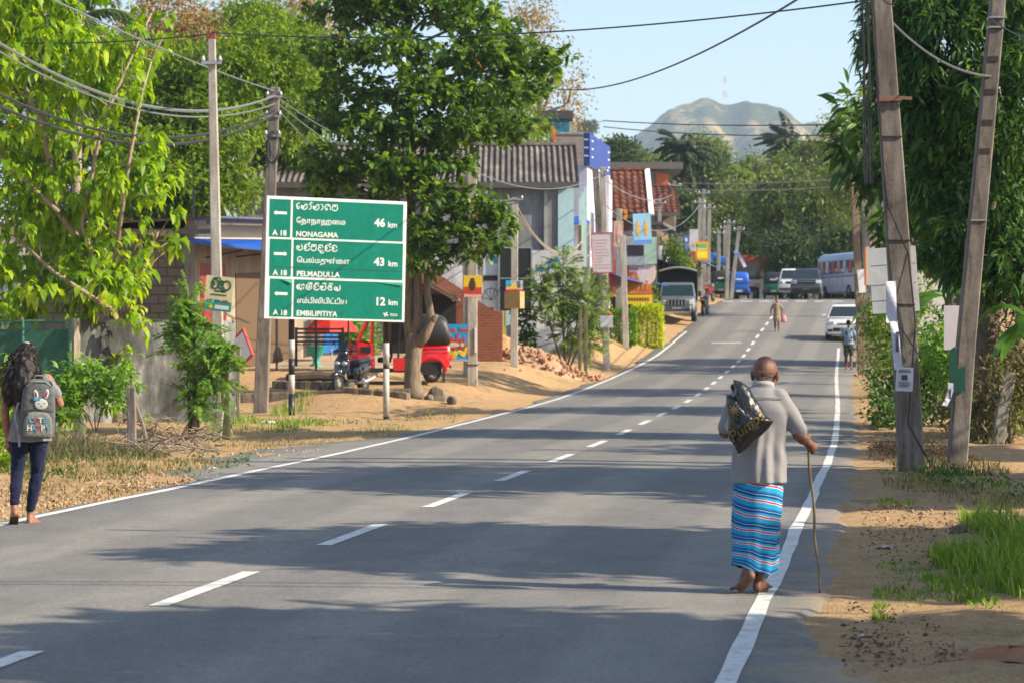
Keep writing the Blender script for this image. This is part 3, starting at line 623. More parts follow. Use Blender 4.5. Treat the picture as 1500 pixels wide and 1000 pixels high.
# shrubs and garden hedge on the right
def bush(label, blobs, base, lm, nc, per, spread, L, W, name='shrub', group=None, twigs=3, r0=.035, **k):
    return tree(label, base, Vector(base) + Vector((0, 0, .3)), blobs, lm, BARK, nc, per, spread, L, W, r0, name, group, 'shrub', .2, twigs, **k)
bush('rounded leafy garden bush at the road edge behind the man in blue', [blob(1300, 470, 64, 44, 36, 1), blob(1320, 440, 64, 44, 30, 1), blob(1290, 510, 64, 34, 40, .9), blob(1330, 520, 63, 40, 50, .9)], gp(1310, 64), LM_NEEM, 150, 30, .12, .13, .06, group='garden bushes on the right')
bush('dark leafy bush low behind the nearer leaning pole', [blob(1330, 560, 46, 60, 60, .9), blob(1400, 560, 46, 70, 60, .9), blob(1310, 590, 45, 42, 40, .8), blob(1370, 500, 47, 70, 40, .9)], gp(1350, 46), LM_MANGO, 240, 26, .10, .13, .06, group='garden bushes on the right')
bush('yellow-green bush behind the farther leaning pole', [blob(1430, 540, 42, 60, 50, .8), blob(1390, 505, 43, 40, 40, .7), blob(1490, 560, 42, 60, 60, .8), blob(1460, 600, 41, 60, 40, .7)], gp(1440, 42), LM_SHRUB, 190, 24, .10, .16, .07, group='garden bushes on the right')
bush('dry tangled thicket at the right edge under the banana plants', [blob(1480, 560, 39, 60, 60, .8), blob(1440, 610, 39, 60, 30, .7), blob(1520, 500, 40, 50, 90, .8)], gp(1480, 39), LM_BRUSH, 150, 26, .12, .17, .05, group='garden bushes on the right')
def banana(label, base, fr, seed):
    random.seed(seed); root = thing('banana_plant', label, 'banana plant', base, group='banana plants')
    mb = MB(); h = fr[0]; mb.tube([(0, 0, -.1), (.02, 0, h*.5), (.05, 0, h)], [.11, .09, .06], 9); mb.build('trunk', M('banana_stem', (.17, .16, .07), .6, var=.5, streak=(4, 4, 1)), root, True)
    V = []; Fq = []; T = []; o = 0
    for i, (az, el, ln, wd) in enumerate(fr[1]):
        d = Vector((cos(az)*cos(el), sin(az)*cos(el), sin(el))); p = Vector((.05, 0, h)); k = 16; row = []
        sd_ = d.cross(Vector((0, 0, 1))).normalized()
        for j in range(k+1):
            s_ = j/k; wj = wd*max(.02, sin(min(1, s_*1.02 + .02)*pi)**.55) if s_ > .1 else .03
            wl, wr = wj*random.uniform(.82, 1), wj*random.uniform(.82, 1)
            nrm = sd_.cross(d).normalized(); V += [p - sd_*wl/2 - nrm*wl*.18, p, p + sd_*wr/2 - nrm*wr*.18]; T += [.3 + .4*random.random()]*3
            d = (d + Vector((0, 0, -.085 - .01*j))).normalized(); p = p + d*ln/k
        for j in range(k):
            a = o + j*3; Fq += [(a, a+1, a+4, a+3), (a+1, a+2, a+5, a+4)]
        o += 3*(k+1)
    link_mesh('leaves', np_mesh('leaves', np.array([list(v) for v in V]), np.array(Fq), np.array(T), True), LM_BAN, root)
banana('banana plant with torn leaves at the right edge of the garden', gp(1512, 38), (1.9, [(2.6, .9, 1.2, .34), (-2.0, .7, 1.1, .34), (.6, 1.0, 1.4, .36), (3.4, .2, 1.1, .32), (-2.7, .1, 1.0, .32), (1.6, .7, 1.3, .34)]), 4)
banana('banana plant with long drooping leaves between the two leaning poles', gp(1385, 49), (2.4, [(3.0, .5, 1.6, .42), (2.4, .5, 1.4, .4), (-2.6, .4, 1.5, .4), (0, .8, 1.4, .4), (-.8, .6, 1.4, .4), (1.2, 1.1, 1.5, .4)]), 5)
banana('banana plant leaning over the bush beside the white hatchback', gp(1330, 72), (2.0, [(3.1, .6, 2.3, .5), (3.6, .2, 2.2, .5), (-2.4, .6, 2., .5), (0, .9, 2, .5), (1.2, .8, 2.2, .5)]), 6)
random.seed(31)

# far wood beyond the crest: separate crowns
for i, (u, v, Y, ru, rv, lm, lab) in enumerate([(1075, 330, 188, 60, 75, LM_FAR, 'dark broad far tree behind the white kiosk'), (1160, 300, 176, 62, 62, LM_FAR, 'pale green far tree with the widest crown, above the parked ute'), (1120, 270, 205, 70, 40, LM_FAR, 'pale far tree below the wind-bent palm'), (1215, 310, 168, 50, 70, LM_FAR, 'yellowish far tree above the bus roof'), (1195, 250, 200, 60, 38, LM_FAR, 'dark far tree at the right end of the tree line'),
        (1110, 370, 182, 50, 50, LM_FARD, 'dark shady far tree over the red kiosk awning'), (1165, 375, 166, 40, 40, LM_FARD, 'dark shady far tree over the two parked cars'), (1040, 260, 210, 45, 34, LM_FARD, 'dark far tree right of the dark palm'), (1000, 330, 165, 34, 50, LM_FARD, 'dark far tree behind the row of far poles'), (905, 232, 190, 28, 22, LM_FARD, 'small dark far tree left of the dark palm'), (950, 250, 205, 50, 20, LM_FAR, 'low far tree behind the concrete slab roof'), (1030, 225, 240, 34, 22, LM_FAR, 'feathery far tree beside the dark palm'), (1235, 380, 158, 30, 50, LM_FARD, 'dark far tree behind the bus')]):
    b = gp(u, Y); k = Y/F
    bl = [(P(u, v, Y) + Vector((q[0]*ru*k, q[1]*ru*k*.6, q[2]*rv*k)), Vector((ru*k*.5, ru*k*.5, rv*k*.45))) for q in [(0, 0, .5), (-.5, -.3, .1), (.5, .2, .15), (.1, -.5, -.2), (-.4, .4, -.45), (.45, -.3, -.5), (0, 0, -.8)]]
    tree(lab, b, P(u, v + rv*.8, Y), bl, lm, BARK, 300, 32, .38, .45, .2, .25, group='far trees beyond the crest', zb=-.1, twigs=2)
bl = [blob(860, 188, 700, 9, 6, 4)]
tree('lone round tree on the skyline ridge left of the far hill', P(862, 208, 700), P(862, 198, 700), [blob(862, 186, 700, 10, 6, 3), blob(855, 190, 700, 6, 5, 3)], LM_FARD, BARK, 60, 20, .6, 1.2, .6, .3, twigs=1)

# left: shrubs
def pinnate(label, base, blobs, nb, lm, L=.055, W=.024, group=None, per=34, r0=.04, stem_top=None, name='shrub'):
    root = thing(name, label, 'shrub', base, group=group); b0 = Vector(base); bl = [(c - b0, r) for c, r in blobs]; cen, out, kk = sample(bl, nb, .1); mb = MB(); parts = []
    tops = [c + Vector((0, 0, r.z*.7)) for c, r in bl]
    for tp in tops: mb.tube([(random.uniform(-.06, .06), random.uniform(-.06, .06), -.1), tp*.45 + Vector((random.uniform(-.1, .1), 0, 0)), tp], [r0, r0*.7, r0*.25], 7)
    Bs = []; Ds = []
    for p, d, k in zip(cen, out, kk):
        p = Vector(p); ax = (Vector(d) + Vector((0, 0, .5))).normalized(); ln = random.uniform(.3, .5); m = per//2
        side = ax.cross(Vector((random.uniform(-1, 1), random.uniform(-1, 1), .8))).normalized(); st = p - ax*ln*.5
        pts = []
        for j in range(m):
            s_ = j/(m-1); q = st + ax*ln*s_ + Vector((0, 0, -.16*ln*s_*s_*2)); pts.append(q)
            for sg in (-1, 1): Bs.append(q); Ds.append(side*sg + ax*.5 + Vector((0, 0, -.25)))
        mb.tube([pts[0], pts[m//2], pts[-1]], [.006, .004, .002], 4)
    n = len(Bs); tint = np.clip(np.repeat(RNG.normal(.5, .18, nb), m*2) + RNG.normal(0, .12, n), 0, 1); Ln = L*RNG.uniform(.8, 1.3, n)
    v, f, tn = leaves(np.array([list(q) for q in Bs]), np.array([list(q) for q in Ds]), Ln, Ln*W/L, tint, 0, .1)
    mb.build('stem', BARK, root, True); link_mesh('foliage', np_mesh('foliage', v, f, tn), lm, root); return root
pinnate('bright green feathery sapling in front of the stained wall, beside the tall grey pole', gp(283, 42), [blob(275, 440, 42, 20, 34, .3), blob(285, 500, 41.9, 42, 40, .45), blob(305, 535, 41.8, 45, 40, .45), blob(290, 580, 41.8, 34, 28, .4), blob(275, 470, 42, 34, 30, .4), blob(325, 520, 42, 25, 30, .35)], 260, LM_SHRUB, .085, .034)
pinnate('grey-green feathery bush in front of the painted white wall', gp(828, 78), [blob(825, 385, 78, 22, 30, .5), blob(815, 430, 78, 42, 40, .7), blob(855, 440, 78, 34, 46, .6), blob(835, 480, 78, 38, 38, .6), blob(790, 420, 78, 26, 28, .5), blob(865, 490, 78, 22, 30, .5)], 420, LM_FEATH, .12, .034)
bush('small dark leafed sapling behind the rubble heap', [blob(768, 470, 78, 14, 30, .4), blob(775, 500, 78, 14, 20, .4)], gp(770, 78), LM_MANGO, 40, 14, .09, .2, .11)
bush('yellow-green leafy bush beside the girl at the left edge', [blob(5, 560, 31, 26, 40, .35), blob(0, 630, 30.5, 30, 46, .35), blob(8, 680, 30, 20, 24, .3)], gp(2, 30.5), LM_LIME, 80, 12, .06, .17, .05, curl=.4)
bush('dense green creeper hanging over the old fence posts', [blob(165, 575, 38.5, 26, 26, .3), blob(140, 556, 38.5, 28, 24, .3), blob(105, 565, 38.4, 24, 40, .4), blob(182, 553, 38.2, 18, 14, .25), blob(90, 590, 38, 20, 32, .3)], gp(140, 38.4), LM_SHRUB, 120, 12, .08, .15, .06, curl=.3)
bush('broad green shrub behind the black slatted bench', [blob(470, 490, 82, 44, 20, .8), blob(520, 495, 82, 40, 24, .8), blob(440, 505, 82, 30, 20, .8)], gp(480, 82), LM_SHRUB, 130, 18, .14, .26, .10)
bush('small green tree growing beside the pavement past the hedges', [blob(985, 372, 126, 24, 24, .8), blob(970, 400, 126, 20, 22, .8), blob(1000, 395, 126, 16, 22, .7), blob(965, 435, 122, 22, 16, .7)], gp(985, 126), LM_NEEM, 130, 26, .2, .24, .1)
bush('low green bush growing behind the yellow shop board', [blob(945, 448, 108, 22, 14, .6), blob(925, 440, 108, 14, 14, .5)], gp(940, 108), LM_NEEM, 60, 24, .14, .2, .08)
def hedge(label, u0, u1, v0, v1, Y, lm):
    x0, x1 = X(u0, Y), X(u1, Y); zb = g((x0+x1)/2, Y); zt = P(0, v0, Y).z; n = 5200
    root = thing('hedge', label, 'hedge', ((x0+x1)/2, Y + .7, zb), group='clipped hedges'); w2, h = (x1-x0)/2, zt - zb
    p = RNG.uniform(-1, 1, (n, 3)); ax = RNG.integers(0, 3, n); sg = np.sign(RNG.uniform(-1, 1, n)); p[np.arange(n), ax] = sg*RNG.uniform(.86, 1.04, n)
    p = np.sign(p)*np.abs(p)**1.0; ln = np.maximum(1, np.linalg.norm(p/1.12, axis=1, ord=5)); p = p/ln[:, None]
    B = p*[w2, .7, h/2] + [0, 0, h/2]; D = p*.6 + RNG.normal(0, .6, (n, 3)); L = RNG.uniform(.08, .16, n)
    v, f, tn = leaves(B, D, L, L*.55, np.clip(RNG.normal(.5, .22, n), 0, 1)); link_mesh('foliage', np_mesh('foliage', v, f, tn), lm, root)
    mb = MB(); [mb.tube([(a*w2, b*.3, -.1), (a*w2*1.05, b*.35, h*.8)], [.035, .02], 5) for a in (-.6, 0, .6) for b in (-1, 1)]; mb.build('stem', BARK, root)
hedge('clipped green hedge left of the pale pavement post', 886, 931, 455, 484, 98, LM_SHRUB)
hedge('clipped yellow hedge beside the parked grey truck', 929, 970, 448, 482, 101, LM_HEDGE)

# grass, brush and litter
def grass(name, patches, lm, lean=.5, width=.012, stems=False):
    Bs = []; H = []
    for (u, v, ru, rv, n, h) in patches:            # patch centre and radii read on flat ground, turned into metres
        yc = EYE*F/(v - 500); xc = X(u, yc); rX = ru*yc/F; rY = rv*yc/(v - 500)
        a = RNG.uniform(0, 2*pi, n); r = np.sqrt(RNG.uniform(0, 1, n)); x = xc + rX*r*np.cos(a); y = yc + rY*r*np.sin(a)
        k = (np.sin(x*5.1 + u) + np.sin(y*4.3 + v) + np.sin((x+y)*9))/3 + RNG.normal(0, .35, n) > -.35
        x, y = x[k], y[k]; ok = (x - rx(y) > 4.35) | (x - rx(y) < -3.7); x, y = x[ok], y[ok]; r = r[k][ok]
        Bs.append(np.stack([x, y, G(x, y) - .01], 1)); H.append(h*RNG.uniform(.35, 1.2, len(x))*(1.1 - .6*r**2)*(.8 + .35*np.sin(x*13 + y*3)*np.sin(y*11 - x*4)))
    B = np.concatenate(Bs); h = np.concatenate(H); n = len(B); az = RNG.uniform(0, 2*pi, n); ln = RNG.uniform(.1, 1, n)*lean
    d1 = np.stack([np.cos(az)*ln*.5, np.sin(az)*ln*.5, np.ones(n)], 1); d2 = np.stack([np.cos(az)*ln*1.7, np.sin(az)*ln*1.7, np.ones(n)*.75], 1); sd_ = np.stack([-np.sin(az + RNG.normal(0, .6, n)), np.cos(az), np.zeros(n)], 1)*width
    h = h[:, None]; wv = RNG.uniform(.6, 1.3, n)[:, None]; sd_ = sd_*wv; m = B + d1*h*.5; t = m + d2*h*.5
    V = np.stack([B - sd_/2, B + sd_/2, m - sd_*.4, m + sd_*.4, t - sd_*.06, t + sd_*.06], 1).reshape(-1, 3); Fq = (np.arange(n)[:, None, None]*6 + np.array([[0, 1, 3, 2], [2, 3, 5, 4]])).reshape(-1, 4)
    tint = np.repeat(np.clip(RNG.normal(.45, .3, n), 0, 1), 6)
    return tag(link_mesh(name, np_mesh(name, V, Fq, tint), lm), kind='stuff')
grass('green_grass', [(1470, 850, 75, 48, 4200, .27), (1495, 800, 45, 36, 2000, .32), (1405, 872, 34, 30, 700, .12), (1300, 868, 70, 24, 800, .055), (1262, 885, 36, 14, 520, .075), (1245, 850, 26, 22, 400, .08), (1340, 840, 60, 18, 420, .05), (1280, 905, 30, 8, 220, .08), (1240, 975, 35, 14, 260, .09), (1290, 735, 60, 5, 900, .06), (1255, 735, 25, 4, 500, .08), (1430, 720, 60, 16, 600, .12), (1250, 690, 40, 10, 700, .10), (1380, 700, 60, 14, 500, .10), (1270, 590, 20, 4, 300, .1), (1260, 612, 16, 3, 250, .08), (1258, 655, 20, 4, 300, .1)], LM_GRASS, .7)
grass('short_weeds', [(450, 625, 50, 8, 700, .18), (430, 608, 26, 7, 420, .36), (400, 628, 50, 8, 500, .2), (560, 632, 60, 7, 420, .1), (345, 630, 26, 14, 700, .3), (500, 575, 150, 4, 500, .12), (690, 545, 40, 4, 300, .12), (720, 538, 30, 4, 250, .12)], LM_GRASS, .6, .016)
grass('dry_grass', [(120, 695, 100, 13, 2000, .17), (250, 684, 110, 11, 1900, .12), (380, 652, 110, 12, 1500, .12), (40, 720, 40, 9, 500, .13), (500, 640, 110, 8, 900, .09), (1440, 735, 80, 16, 1500, .12), (1360, 715, 60, 14, 1200, .14), (1290, 745, 50, 8, 500, .06), (1470, 640, 60, 6, 600, .25), (620, 615, 60, 7, 600, .1), (150, 722, 130, 12, 1300, .07), (300, 695, 120, 8, 900, .07), (60, 735, 60, 12, 500, .08), (1330, 790, 90, 20, 500, .05), (1280, 940, 70, 22, 260, .05), (480, 600, 150, 10, 700, .08)], LM_DGRASS, 1.1, .012)
grass('dark_brush', [(110, 668, 80, 20, 3800, .42), (60, 680, 50, 16, 1500, .4), (190, 672, 50, 12, 1500, .26), (20, 690, 30, 18, 700, .4), (1320, 665, 60, 10, 900, .2), (1400, 690, 70, 10, 900, .22)], LM_BRUSH, 1.0, .016)
# leaf litter and the twig heap round the leaning pole, twigs under the sapling
def litter(name, patches, lm, L, lift=.02):
    Bs = []
    for (u, v, ru, rv, n, hh) in patches:
        yc = EYE*F/(v - 500); xc = X(u, yc); a = RNG.uniform(0, 2*pi, n); r = np.sqrt(RNG.uniform(0, 1, n)); x = xc + ru*yc/F*r*np.cos(a); y = yc + rv*yc/(v - 500)*r*np.sin(a)
        ok = (x - rx(y) > 4.2) | (x - rx(y) < -3.6); x, y, r = x[ok], y[ok], r[ok]
        Bs.append(np.stack([x, y, G(x, y) + lift + hh*(1 - r**2)*RNG.uniform(0, 1, len(x))], 1))
    B = np.concatenate(Bs); n = len(B); D = RNG.normal(0, 1, (n, 3))*[1, 1, .35]; Ln = L*RNG.uniform(.6, 1.3, n)
    v, f, t = leaves(B, D, Ln, Ln*.5, np.clip(RNG.normal(.5, .25, n), 0, 1)); return tag(link_mesh(name, np_mesh(name, v, f, t), lm), kind='stuff')
litter('leaf_litter', [(1340, 672, 80, 14, 3200, .22), (1300, 660, 40, 10, 800, .1), (240, 650, 60, 10, 1500, .25), (1420, 640, 80, 10, 600, .02), (1330, 770, 100, 40, 260, 0), (1250, 960, 80, 30, 110, 0), (1310, 790, 120, 50, 420, 0), (1290, 930, 100, 50, 260, 0), (1280, 640, 40, 40, 260, 0), (120, 715, 150, 26, 420, 0), (620, 590, 110, 16, 260, 0), (200, 720, 200, 30, 300, 0), (560, 610, 100, 12, 300, 0)], LM_LITTER, .038)
mb = MB()
for (u, v, ru, rv, n, s0, s1) in [(120, 728, 140, 20, 520, .004, .035), (60, 746, 70, 14, 220, .004, .035), (220, 708, 110, 12, 240, .004, .035), (400, 668, 120, 10, 160, .01, .04), (1300, 960, 120, 36, 160, .008, .025), (1330, 770, 120, 40, 90, .01, .03), (1180, 990, 60, 10, 60, .008, .02), (700, 575, 120, 14, 60, .02, .06)]:
    for i in range(n):
        yc = EYE*F/(v - 500); a = random.uniform(0, 2*pi); r = sqrt(random.random()); x = X(u, yc) + ru*yc/F*r*cos(a); y = yc + rv*yc/(v-500)*r*sin(a)
        if -3.62 < x - float(rx(y)) < 4.4: continue
        q = s0 + (s1-s0)*random.random()**2.5; mb.rock((x, y, g(x, y) + q*.3), q)
tag(mb.build('pebbles', m_stain('pebble_stone', (.42, .29, .18), (.22, .15, .09), 5)), kind='stuff')
mb = MB()
for i in range(150):
    u = random.uniform(170, 320); v = random.uniform(628, 668); yc = EYE*F/(v-500)*.97; x = X(u, yc); z = g(x, yc); a = random.uniform(0, 2*pi); L = random.uniform(.2, .7); e = random.uniform(-.1, .6)
    mb.tube([(x, yc, z + random.uniform(.0, .25)), (x + L*.5*cos(a), yc + L*.3*sin(a), z + .1 + L*e*.5), (x + L*cos(a), yc + L*.6*sin(a), z + .04 + L*e)], [.012, .01, .005], 4)
tag(mb.build('dry_twigs', WOOD), kind='stuff')

# small broad-leaved weeds scattered over the verges
Bs = []
for (u, v, ru, rv, n) in [(1430, 715, 80, 22, 60), (1330, 690, 90, 14, 40), (250, 690, 150, 20, 40), (440, 625, 90, 12, 26), (600, 618, 80, 10, 8), (90, 690, 90, 20, 40), (1280, 640, 30, 30, 16)]:
    yc = EYE*F/(v-500); a = RNG.uniform(0, 2*pi, n); r = np.sqrt(RNG.uniform(0, 1, n)); x = X(u, yc) + ru*yc/F*r*np.cos(a); y = yc + rv*yc/(v-500)*r*np.sin(a); ok = (x - rx(y) > 4.5) | (x - rx(y) < -3.8); x, y = x[ok], y[ok]; Bs.append(np.stack([x, y, G(x, y) + .03], 1))
B = np.concatenate(Bs); v, f, tn = cloud(B, np.tile([0, 0, 1.], (len(B), 1)), 14, .04, .055, .024, zb=.35, jit=.8, outw=.4, curl=.3)
tag(link_mesh('verge_weeds', np_mesh('verge_weeds', v, f, tn), LM_MANGO), kind='stuff')

# ------------------------------------------------------------------ buildings and walls
ROAD_A = -math.atan(.152)                    # local +Y then runs along the road, local +X faces it
def corr(mb, x0, x1, a, b, pitch=.18, amp=.03, n=5, axis='x', th=.012):
    """corrugated sheet: waves across x (or y), from line a=(along,z) to b"""
    k = int((x1-x0)/pitch)*6; vs = []
    for i in range(k+1):
        x = x0 + (x1-x0)*i/k; w_ = amp*cos(2*pi*i/6)
        for q in (a, b):
            vs.append((x, q[0], q[1]+w_) if axis == 'x' else (q[0], x, q[1]+w_))
    fs = [(2*i, 2*i+2, 2*i+3, 2*i+1) for i in range(k)]; o = len(vs)
    vs2 = [(p[0], p[1], p[2]-th) for p in vs]; return mb.add(vs + vs2, fs + [tuple(j+o for j in f)[::-1] for f in fs] + [(2*i, o+2*i, o+2*i+2, 2*i+2) for i in range(k)] + [(2*i+1, 2*i+3, o+2*i+3, o+2*i+1) for i in range(k)])
def tiles(mb, x0, x1, a, b, pitch=.3, rows=9):
    k = int((x1-x0)/pitch)*6; vs = []; m = rows*2
    for j in range(m):
        s_ = (j//2 + (j % 2))/rows; y = a[0]+(b[0]-a[0])*s_; z = a[1]+(b[1]-a[1])*s_ + (.0 if j % 2 == 0 else .0) + (.05 if j % 2 == 0 else 0)
        for i in range(k+1): vs.append((x0+(x1-x0)*i/k, y, z + .035*cos(2*pi*i/6)))
    return mb.add(vs, [(j*(k+1)+i, j*(k+1)+i+1, (j+1)*(k+1)+i+1, (j+1)*(k+1)+i) for j in range(m-1) for i in range(k)])
ASB = m_stain('asbestos_roof', (.145, .125, .115), (.06, .05, .048), 1.5, (.25, .22, .20), streak=(2, .4, 2))
TILE = m_stain('clay_tile', (.15, .05, .032), (.045, .02, .016), 2.6, (.30, .15, .10), streak=(1.5, 1.5, 1.5))
TINW = M('white_tin', (.6, .58, .55), .5, .2, var=.35, scale=3)
ORANGE = M('orange_plaster', (.5, .13, .05), .8)
TARPB = M('blue_tarpaulin', (.008, .095, .50), .42, var=.3, scale=2.5, bmp=.3, bscale=5)
LILAC = m_stain('lilac_wall', (.58, .57, .66), (.38, .37, .43), .8, (.66, .65, .72))
BLUEP = M('deep_blue_paint', (.02, .05, .27), .5, var=.3, scale=2)
TEAL = M('teal_paint', (.005, .16, .26), .5, var=.3, scale=2)
CREAM = m_bands('cream_tiles', [(0, (.58, .44, .26)), (.08, (.30, .22, .13)), (.12, (.60, .46, .28)), (.55, (.62, .48, .3))], (0, 1, 0), .26, .5)
SHUT = m_bands('brown_shutter', [(0, (.07, .045, .03)), (.12, (.13, .085, .055)), (.5, (.145, .095, .06)), (.9, (.10, .065, .042))], (0, 1, 0), .22, .55)  # browns deepened to stand for awning and tree shade on the shutters
REDP = M('signal_red', (.55, .02, .015), .45, var=.15)
YELP = M('yellow_board', (.75, .50, .02), .5, var=.1)
SKYB = M('sky_blue_board', (.30, .58, .74), .5, var=.25, scale=2)
GREENP = M('shop_green', (.03, .28, .12), .5)
INT_SHADE = M('interior_shade', (.018, .016, .015), .9)  # near-black colour standing for the shade of unlit interiors
PALEB = M('pale_blue_paint', (.42, .62, .66), .7, var=.15)
GREYM = M('grey_shop_box', (.30, .31, .32), .5)

# block-built shop behind the wall
c0 = Vector((X(285, 62), 62, g(X(285, 64), 66) - .15)); zb = c0.z
sh = thing('block_shop', 'unplastered cement block shop with a dark corrugated roof and brown shutters', 'shop', c0, ROAD_A, rx_=radians(2.3))
MB().bx(-6.2, -.02, 0, .2, -1, 3.75).build('side_wall', BLOCK, sh)
mb = MB(); mb.bx(-.2, 0, .2, 12.5, -.6, 3.42).bx(-6, -.2, 12.3, 12.5, -.6, 3.9).bx(-6.2, -6, .2, 12.3, -.6, 3.5).build('front_wall', m_stain('shop_front', (.33, .27, .2), (.2, .16, .12), 1), sh)
MB().bx(-.2, .03, .02, 12.5, 3.42, 3.95).build('fascia', CREAM, sh)
MB().bx(-.22, .05, -.03, .3, -.5, 3.8).build('corner_column', m_stain('shop_column', (.34, .30, .25), (.16, .13, .1), 2), sh)
mb = MB(); corr(mb, -.6, 13, (.75, 4.02), (-6.8, 3.72), .16, .02, axis='y'); mb.build('roof', M('old_tin_roof', (.36, .36, .37), .5, .3, var=.4, scale=3), sh)
mb = MB(); mb.bx(-6.4, .55, -.35, -.27, 3.60, 3.72).bx(.45, .53, -.35, 12.8, 3.84, 3.93); mb.build('rafter', WOOD, sh)
MB().bx(-1.0, -.3, -.5, -.3, 3.55, 3.70).build('beam_end', M('raw_timber', (.45, .32, .18), .8), sh)
for y0 in (4.0, 7.4): MB().bx(.002, .03, y0, y0+3.0, 0, 2.55).build('shutter', SHUT, sh)
mb = MB(); mb.bx(.002, .05, .35, 2.9, 1.15, 2.85); po = mb.build('window_poster', M('red_poster', (.36, .035, .035), .5, var=.8, scale=2.2, col2=(.12, .03, .03)), sh)
MB().bx(.05, .056, .45, 2.8, 1.75, 2.0).build('poster_strip', M('poster_red', (.5, .04, .03), .5, var=.5, scale=9), po)
MB().bx(.002, .06, .30, .36, -.2, 2.9).build('door_post', M('raw_timber', (.45, .32, .18), .8), sh)
mb = MB(); v0 = [(.04, -2.2, 3.50), (.04, 11, 3.46), (1.05, 11, 2.98), (1.05, -2.0, 3.32)]
mb.loft([[Vector(p) for p in v0], [Vector(p) - Vector((0, 0, .02)) for p in v0]]); aw = mb.build('awning', TARPB, sh)
mb = MB(); [mb.tube([(.04, y, 3.0), (1.03, y, 3.26 - .026*(y+2))], .02, 5) for y in (1, 4, 7, 10.8)]; mb.tube([(1.05, -2.0, 3.29), (1.05, 11, 2.95)], .025, 6); mb.build('awning_frame', BLACKP, aw)
mb = MB(); mb.tube([(-.35, 1.2, 3.9), (-.3, 1.2, 4.75), (-.1, 1.2, 4.95), (.1, 1.2, 4.9), (.15, 1.2, 4.7)], .03, 6); mb.build('vent_pipe', BLACKP, sh)
MB().tube([(-1.35, -.04, -.5), (-1.35, -.04, 3.6)], .035, 6).build('drain_pipe', M('old_pipe', (.32, .29, .22), .7), sh)
MB().bx(-.2, .04, 12.6, 14.2, -.5, 2.6).build('cream_panel', M('cream_paint', (.62, .52, .36), .7), sh)
MB().bx(-.2, .06, 14.25, 16.2, -.5, 2.5).build('blue_panel', M('bright_blue', (.02, .16, .55), .6), sh)
mb = MB(); mb.bx(.35, 4.0, 3.5, 13, -.5, .02); mb.build('forecourt', m_stain('forecourt_concrete', (.42, .33, .23), (.3, .22, .14), 2), sh)
# tin roof at the far left edge
r_ = thing('shed', 'low shed with a curved rusty tin roof at the left edge', 'shed', gp(-30, 55))
mb = MB(); corr(mb, -2.2, 1.25, (-.9, 3.55), (1.5, 4.1), .16, .025); mb.build('roof', M('rust_tin', (.22, .16, .12), .6, .3, var=.5, scale=3), r_)
mb = MB(); mb.bx(-2, .95, -.4, -.25, -.5, 3.5).bx(.8, .95, -.25, 1.4, -.5, 3.6); mb.build('wall', GREYW, r_)
MB().bx(.98, 1.3, -.3, -.27, 1.5, 2.9).build('blue_sheet', BLUEP, r_)

# stained boundary wall, mesh fence and old posts
a, b = Vector((X(112, 45.5), 45.5, 0)), Vector((X(342, 48), 48, 0)); d = (b - a).normalized(); an = atan2(d.y, d.x); L = (b-a).length
wl = thing('boundary_wall', 'weathered grey concrete boundary wall streaked black and white', 'wall', (a.x, a.y, g(a.x, a.y)), an)
mb = MB(); n = 40; top = [1.87 + .03*sin(i*.9) + .02*sin(i*2.7) for i in range(n+1)]
rings = [[(L*i/n, -.08, -.5), (L*i/n, .08, -.5), (L*i/n, .08, top[i]), (L*i/n, -.08, top[i])] for i in range(n+1)]; mb.loft([[Vector(p) for p in r] for r in rings]); mb.build('wall', WALL_ST, wl)
MB().bx(-.14, .0, -.13, .13, -.4, 1.92).build('end_post', m_stain('moss_post', (.35, .31, .25), (.15, .12, .09), 2), wl)
fx0, fx1, fy = X(-40, 45), X(108, 45.3), 45.1; zf = g((fx0+fx1)/2, fy); W_, H_ = fx1-fx0, P(0, 470, 45).z - zf
fe = thing('mesh_fence', 'green chain link fence on the left joined to the stained wall', 'fence', (fx0, fy, zf)); mb = MB(); pt = .075
for s_ in (1, -1):
    for i in range(int((W_+H_)/pt)+1):
        o_ = i*pt - (H_ if s_ > 0 else 0); xa, xb = max(0, o_), min(W_, o_+H_)
        if xb - xa < .02: continue
        za, zb_ = (xa-o_, xb-o_) if s_ > 0 else (H_-(xa-o_), H_-(xb-o_))
        mb.tube([(xa, .004*s_, za), (xb, .004*s_, zb_)], .0055, 3)
mb.build('wire_mesh', M('green_wire', (.03, .13, .085), .5), fe)
mb = MB(); mb.tube([(0, 0, H_), (W_, 0, H_)], .022, 6); mb.build('top_rail', M('green_rail', (.05, .17, .12), .5), fe)
for x in (.9, W_-.03): MB().tube([(x, 0, -.3), (x, 0, H_+.03)], .03, 6).build('post', M('green_rail', (.05, .17, .12), .5), fe)
MB().bx(0, W_, .35, .37, 0, H_-.15).build('shade_net', M('green_net', (.04, .14, .10), .9, var=.4, scale=12), fe)
def post(name, label, u0, v0, u1, v1, Y, w0, w1, m, group=None, cat='post', th=.8):
    b = P(u0, v0, Y); b.z = g(b.x, Y); t = P(u1, v1, Y) - b; o = thing(name, label, cat, b, group=group)
    h0, h1 = w0/F*Y/2, w1/F*Y/2
    MB().tube([(0, 0, -.25), t*.5, t], [(h0*th, h0), ((h0+h1)/2*th, (h0+h1)/2), (h1*th, h1)], 4, sq=True, start=(0, 1, 0)).build('shaft', m, o, bevel=.012, seg=1); return o
FP = 'old concrete fence posts on the left verge'
post('fence_post', 'grey concrete fence post standing alone before the stained wall', 194, 658, 192, 566, 37.6, 13, 12, POLE_D, FP, 'fence post')
post('fence_post', 'mossy concrete fence post half hidden in the green creeper', 118, 640, 117, 531, 39.5, 15, 14, POLE_D, FP, 'fence post')
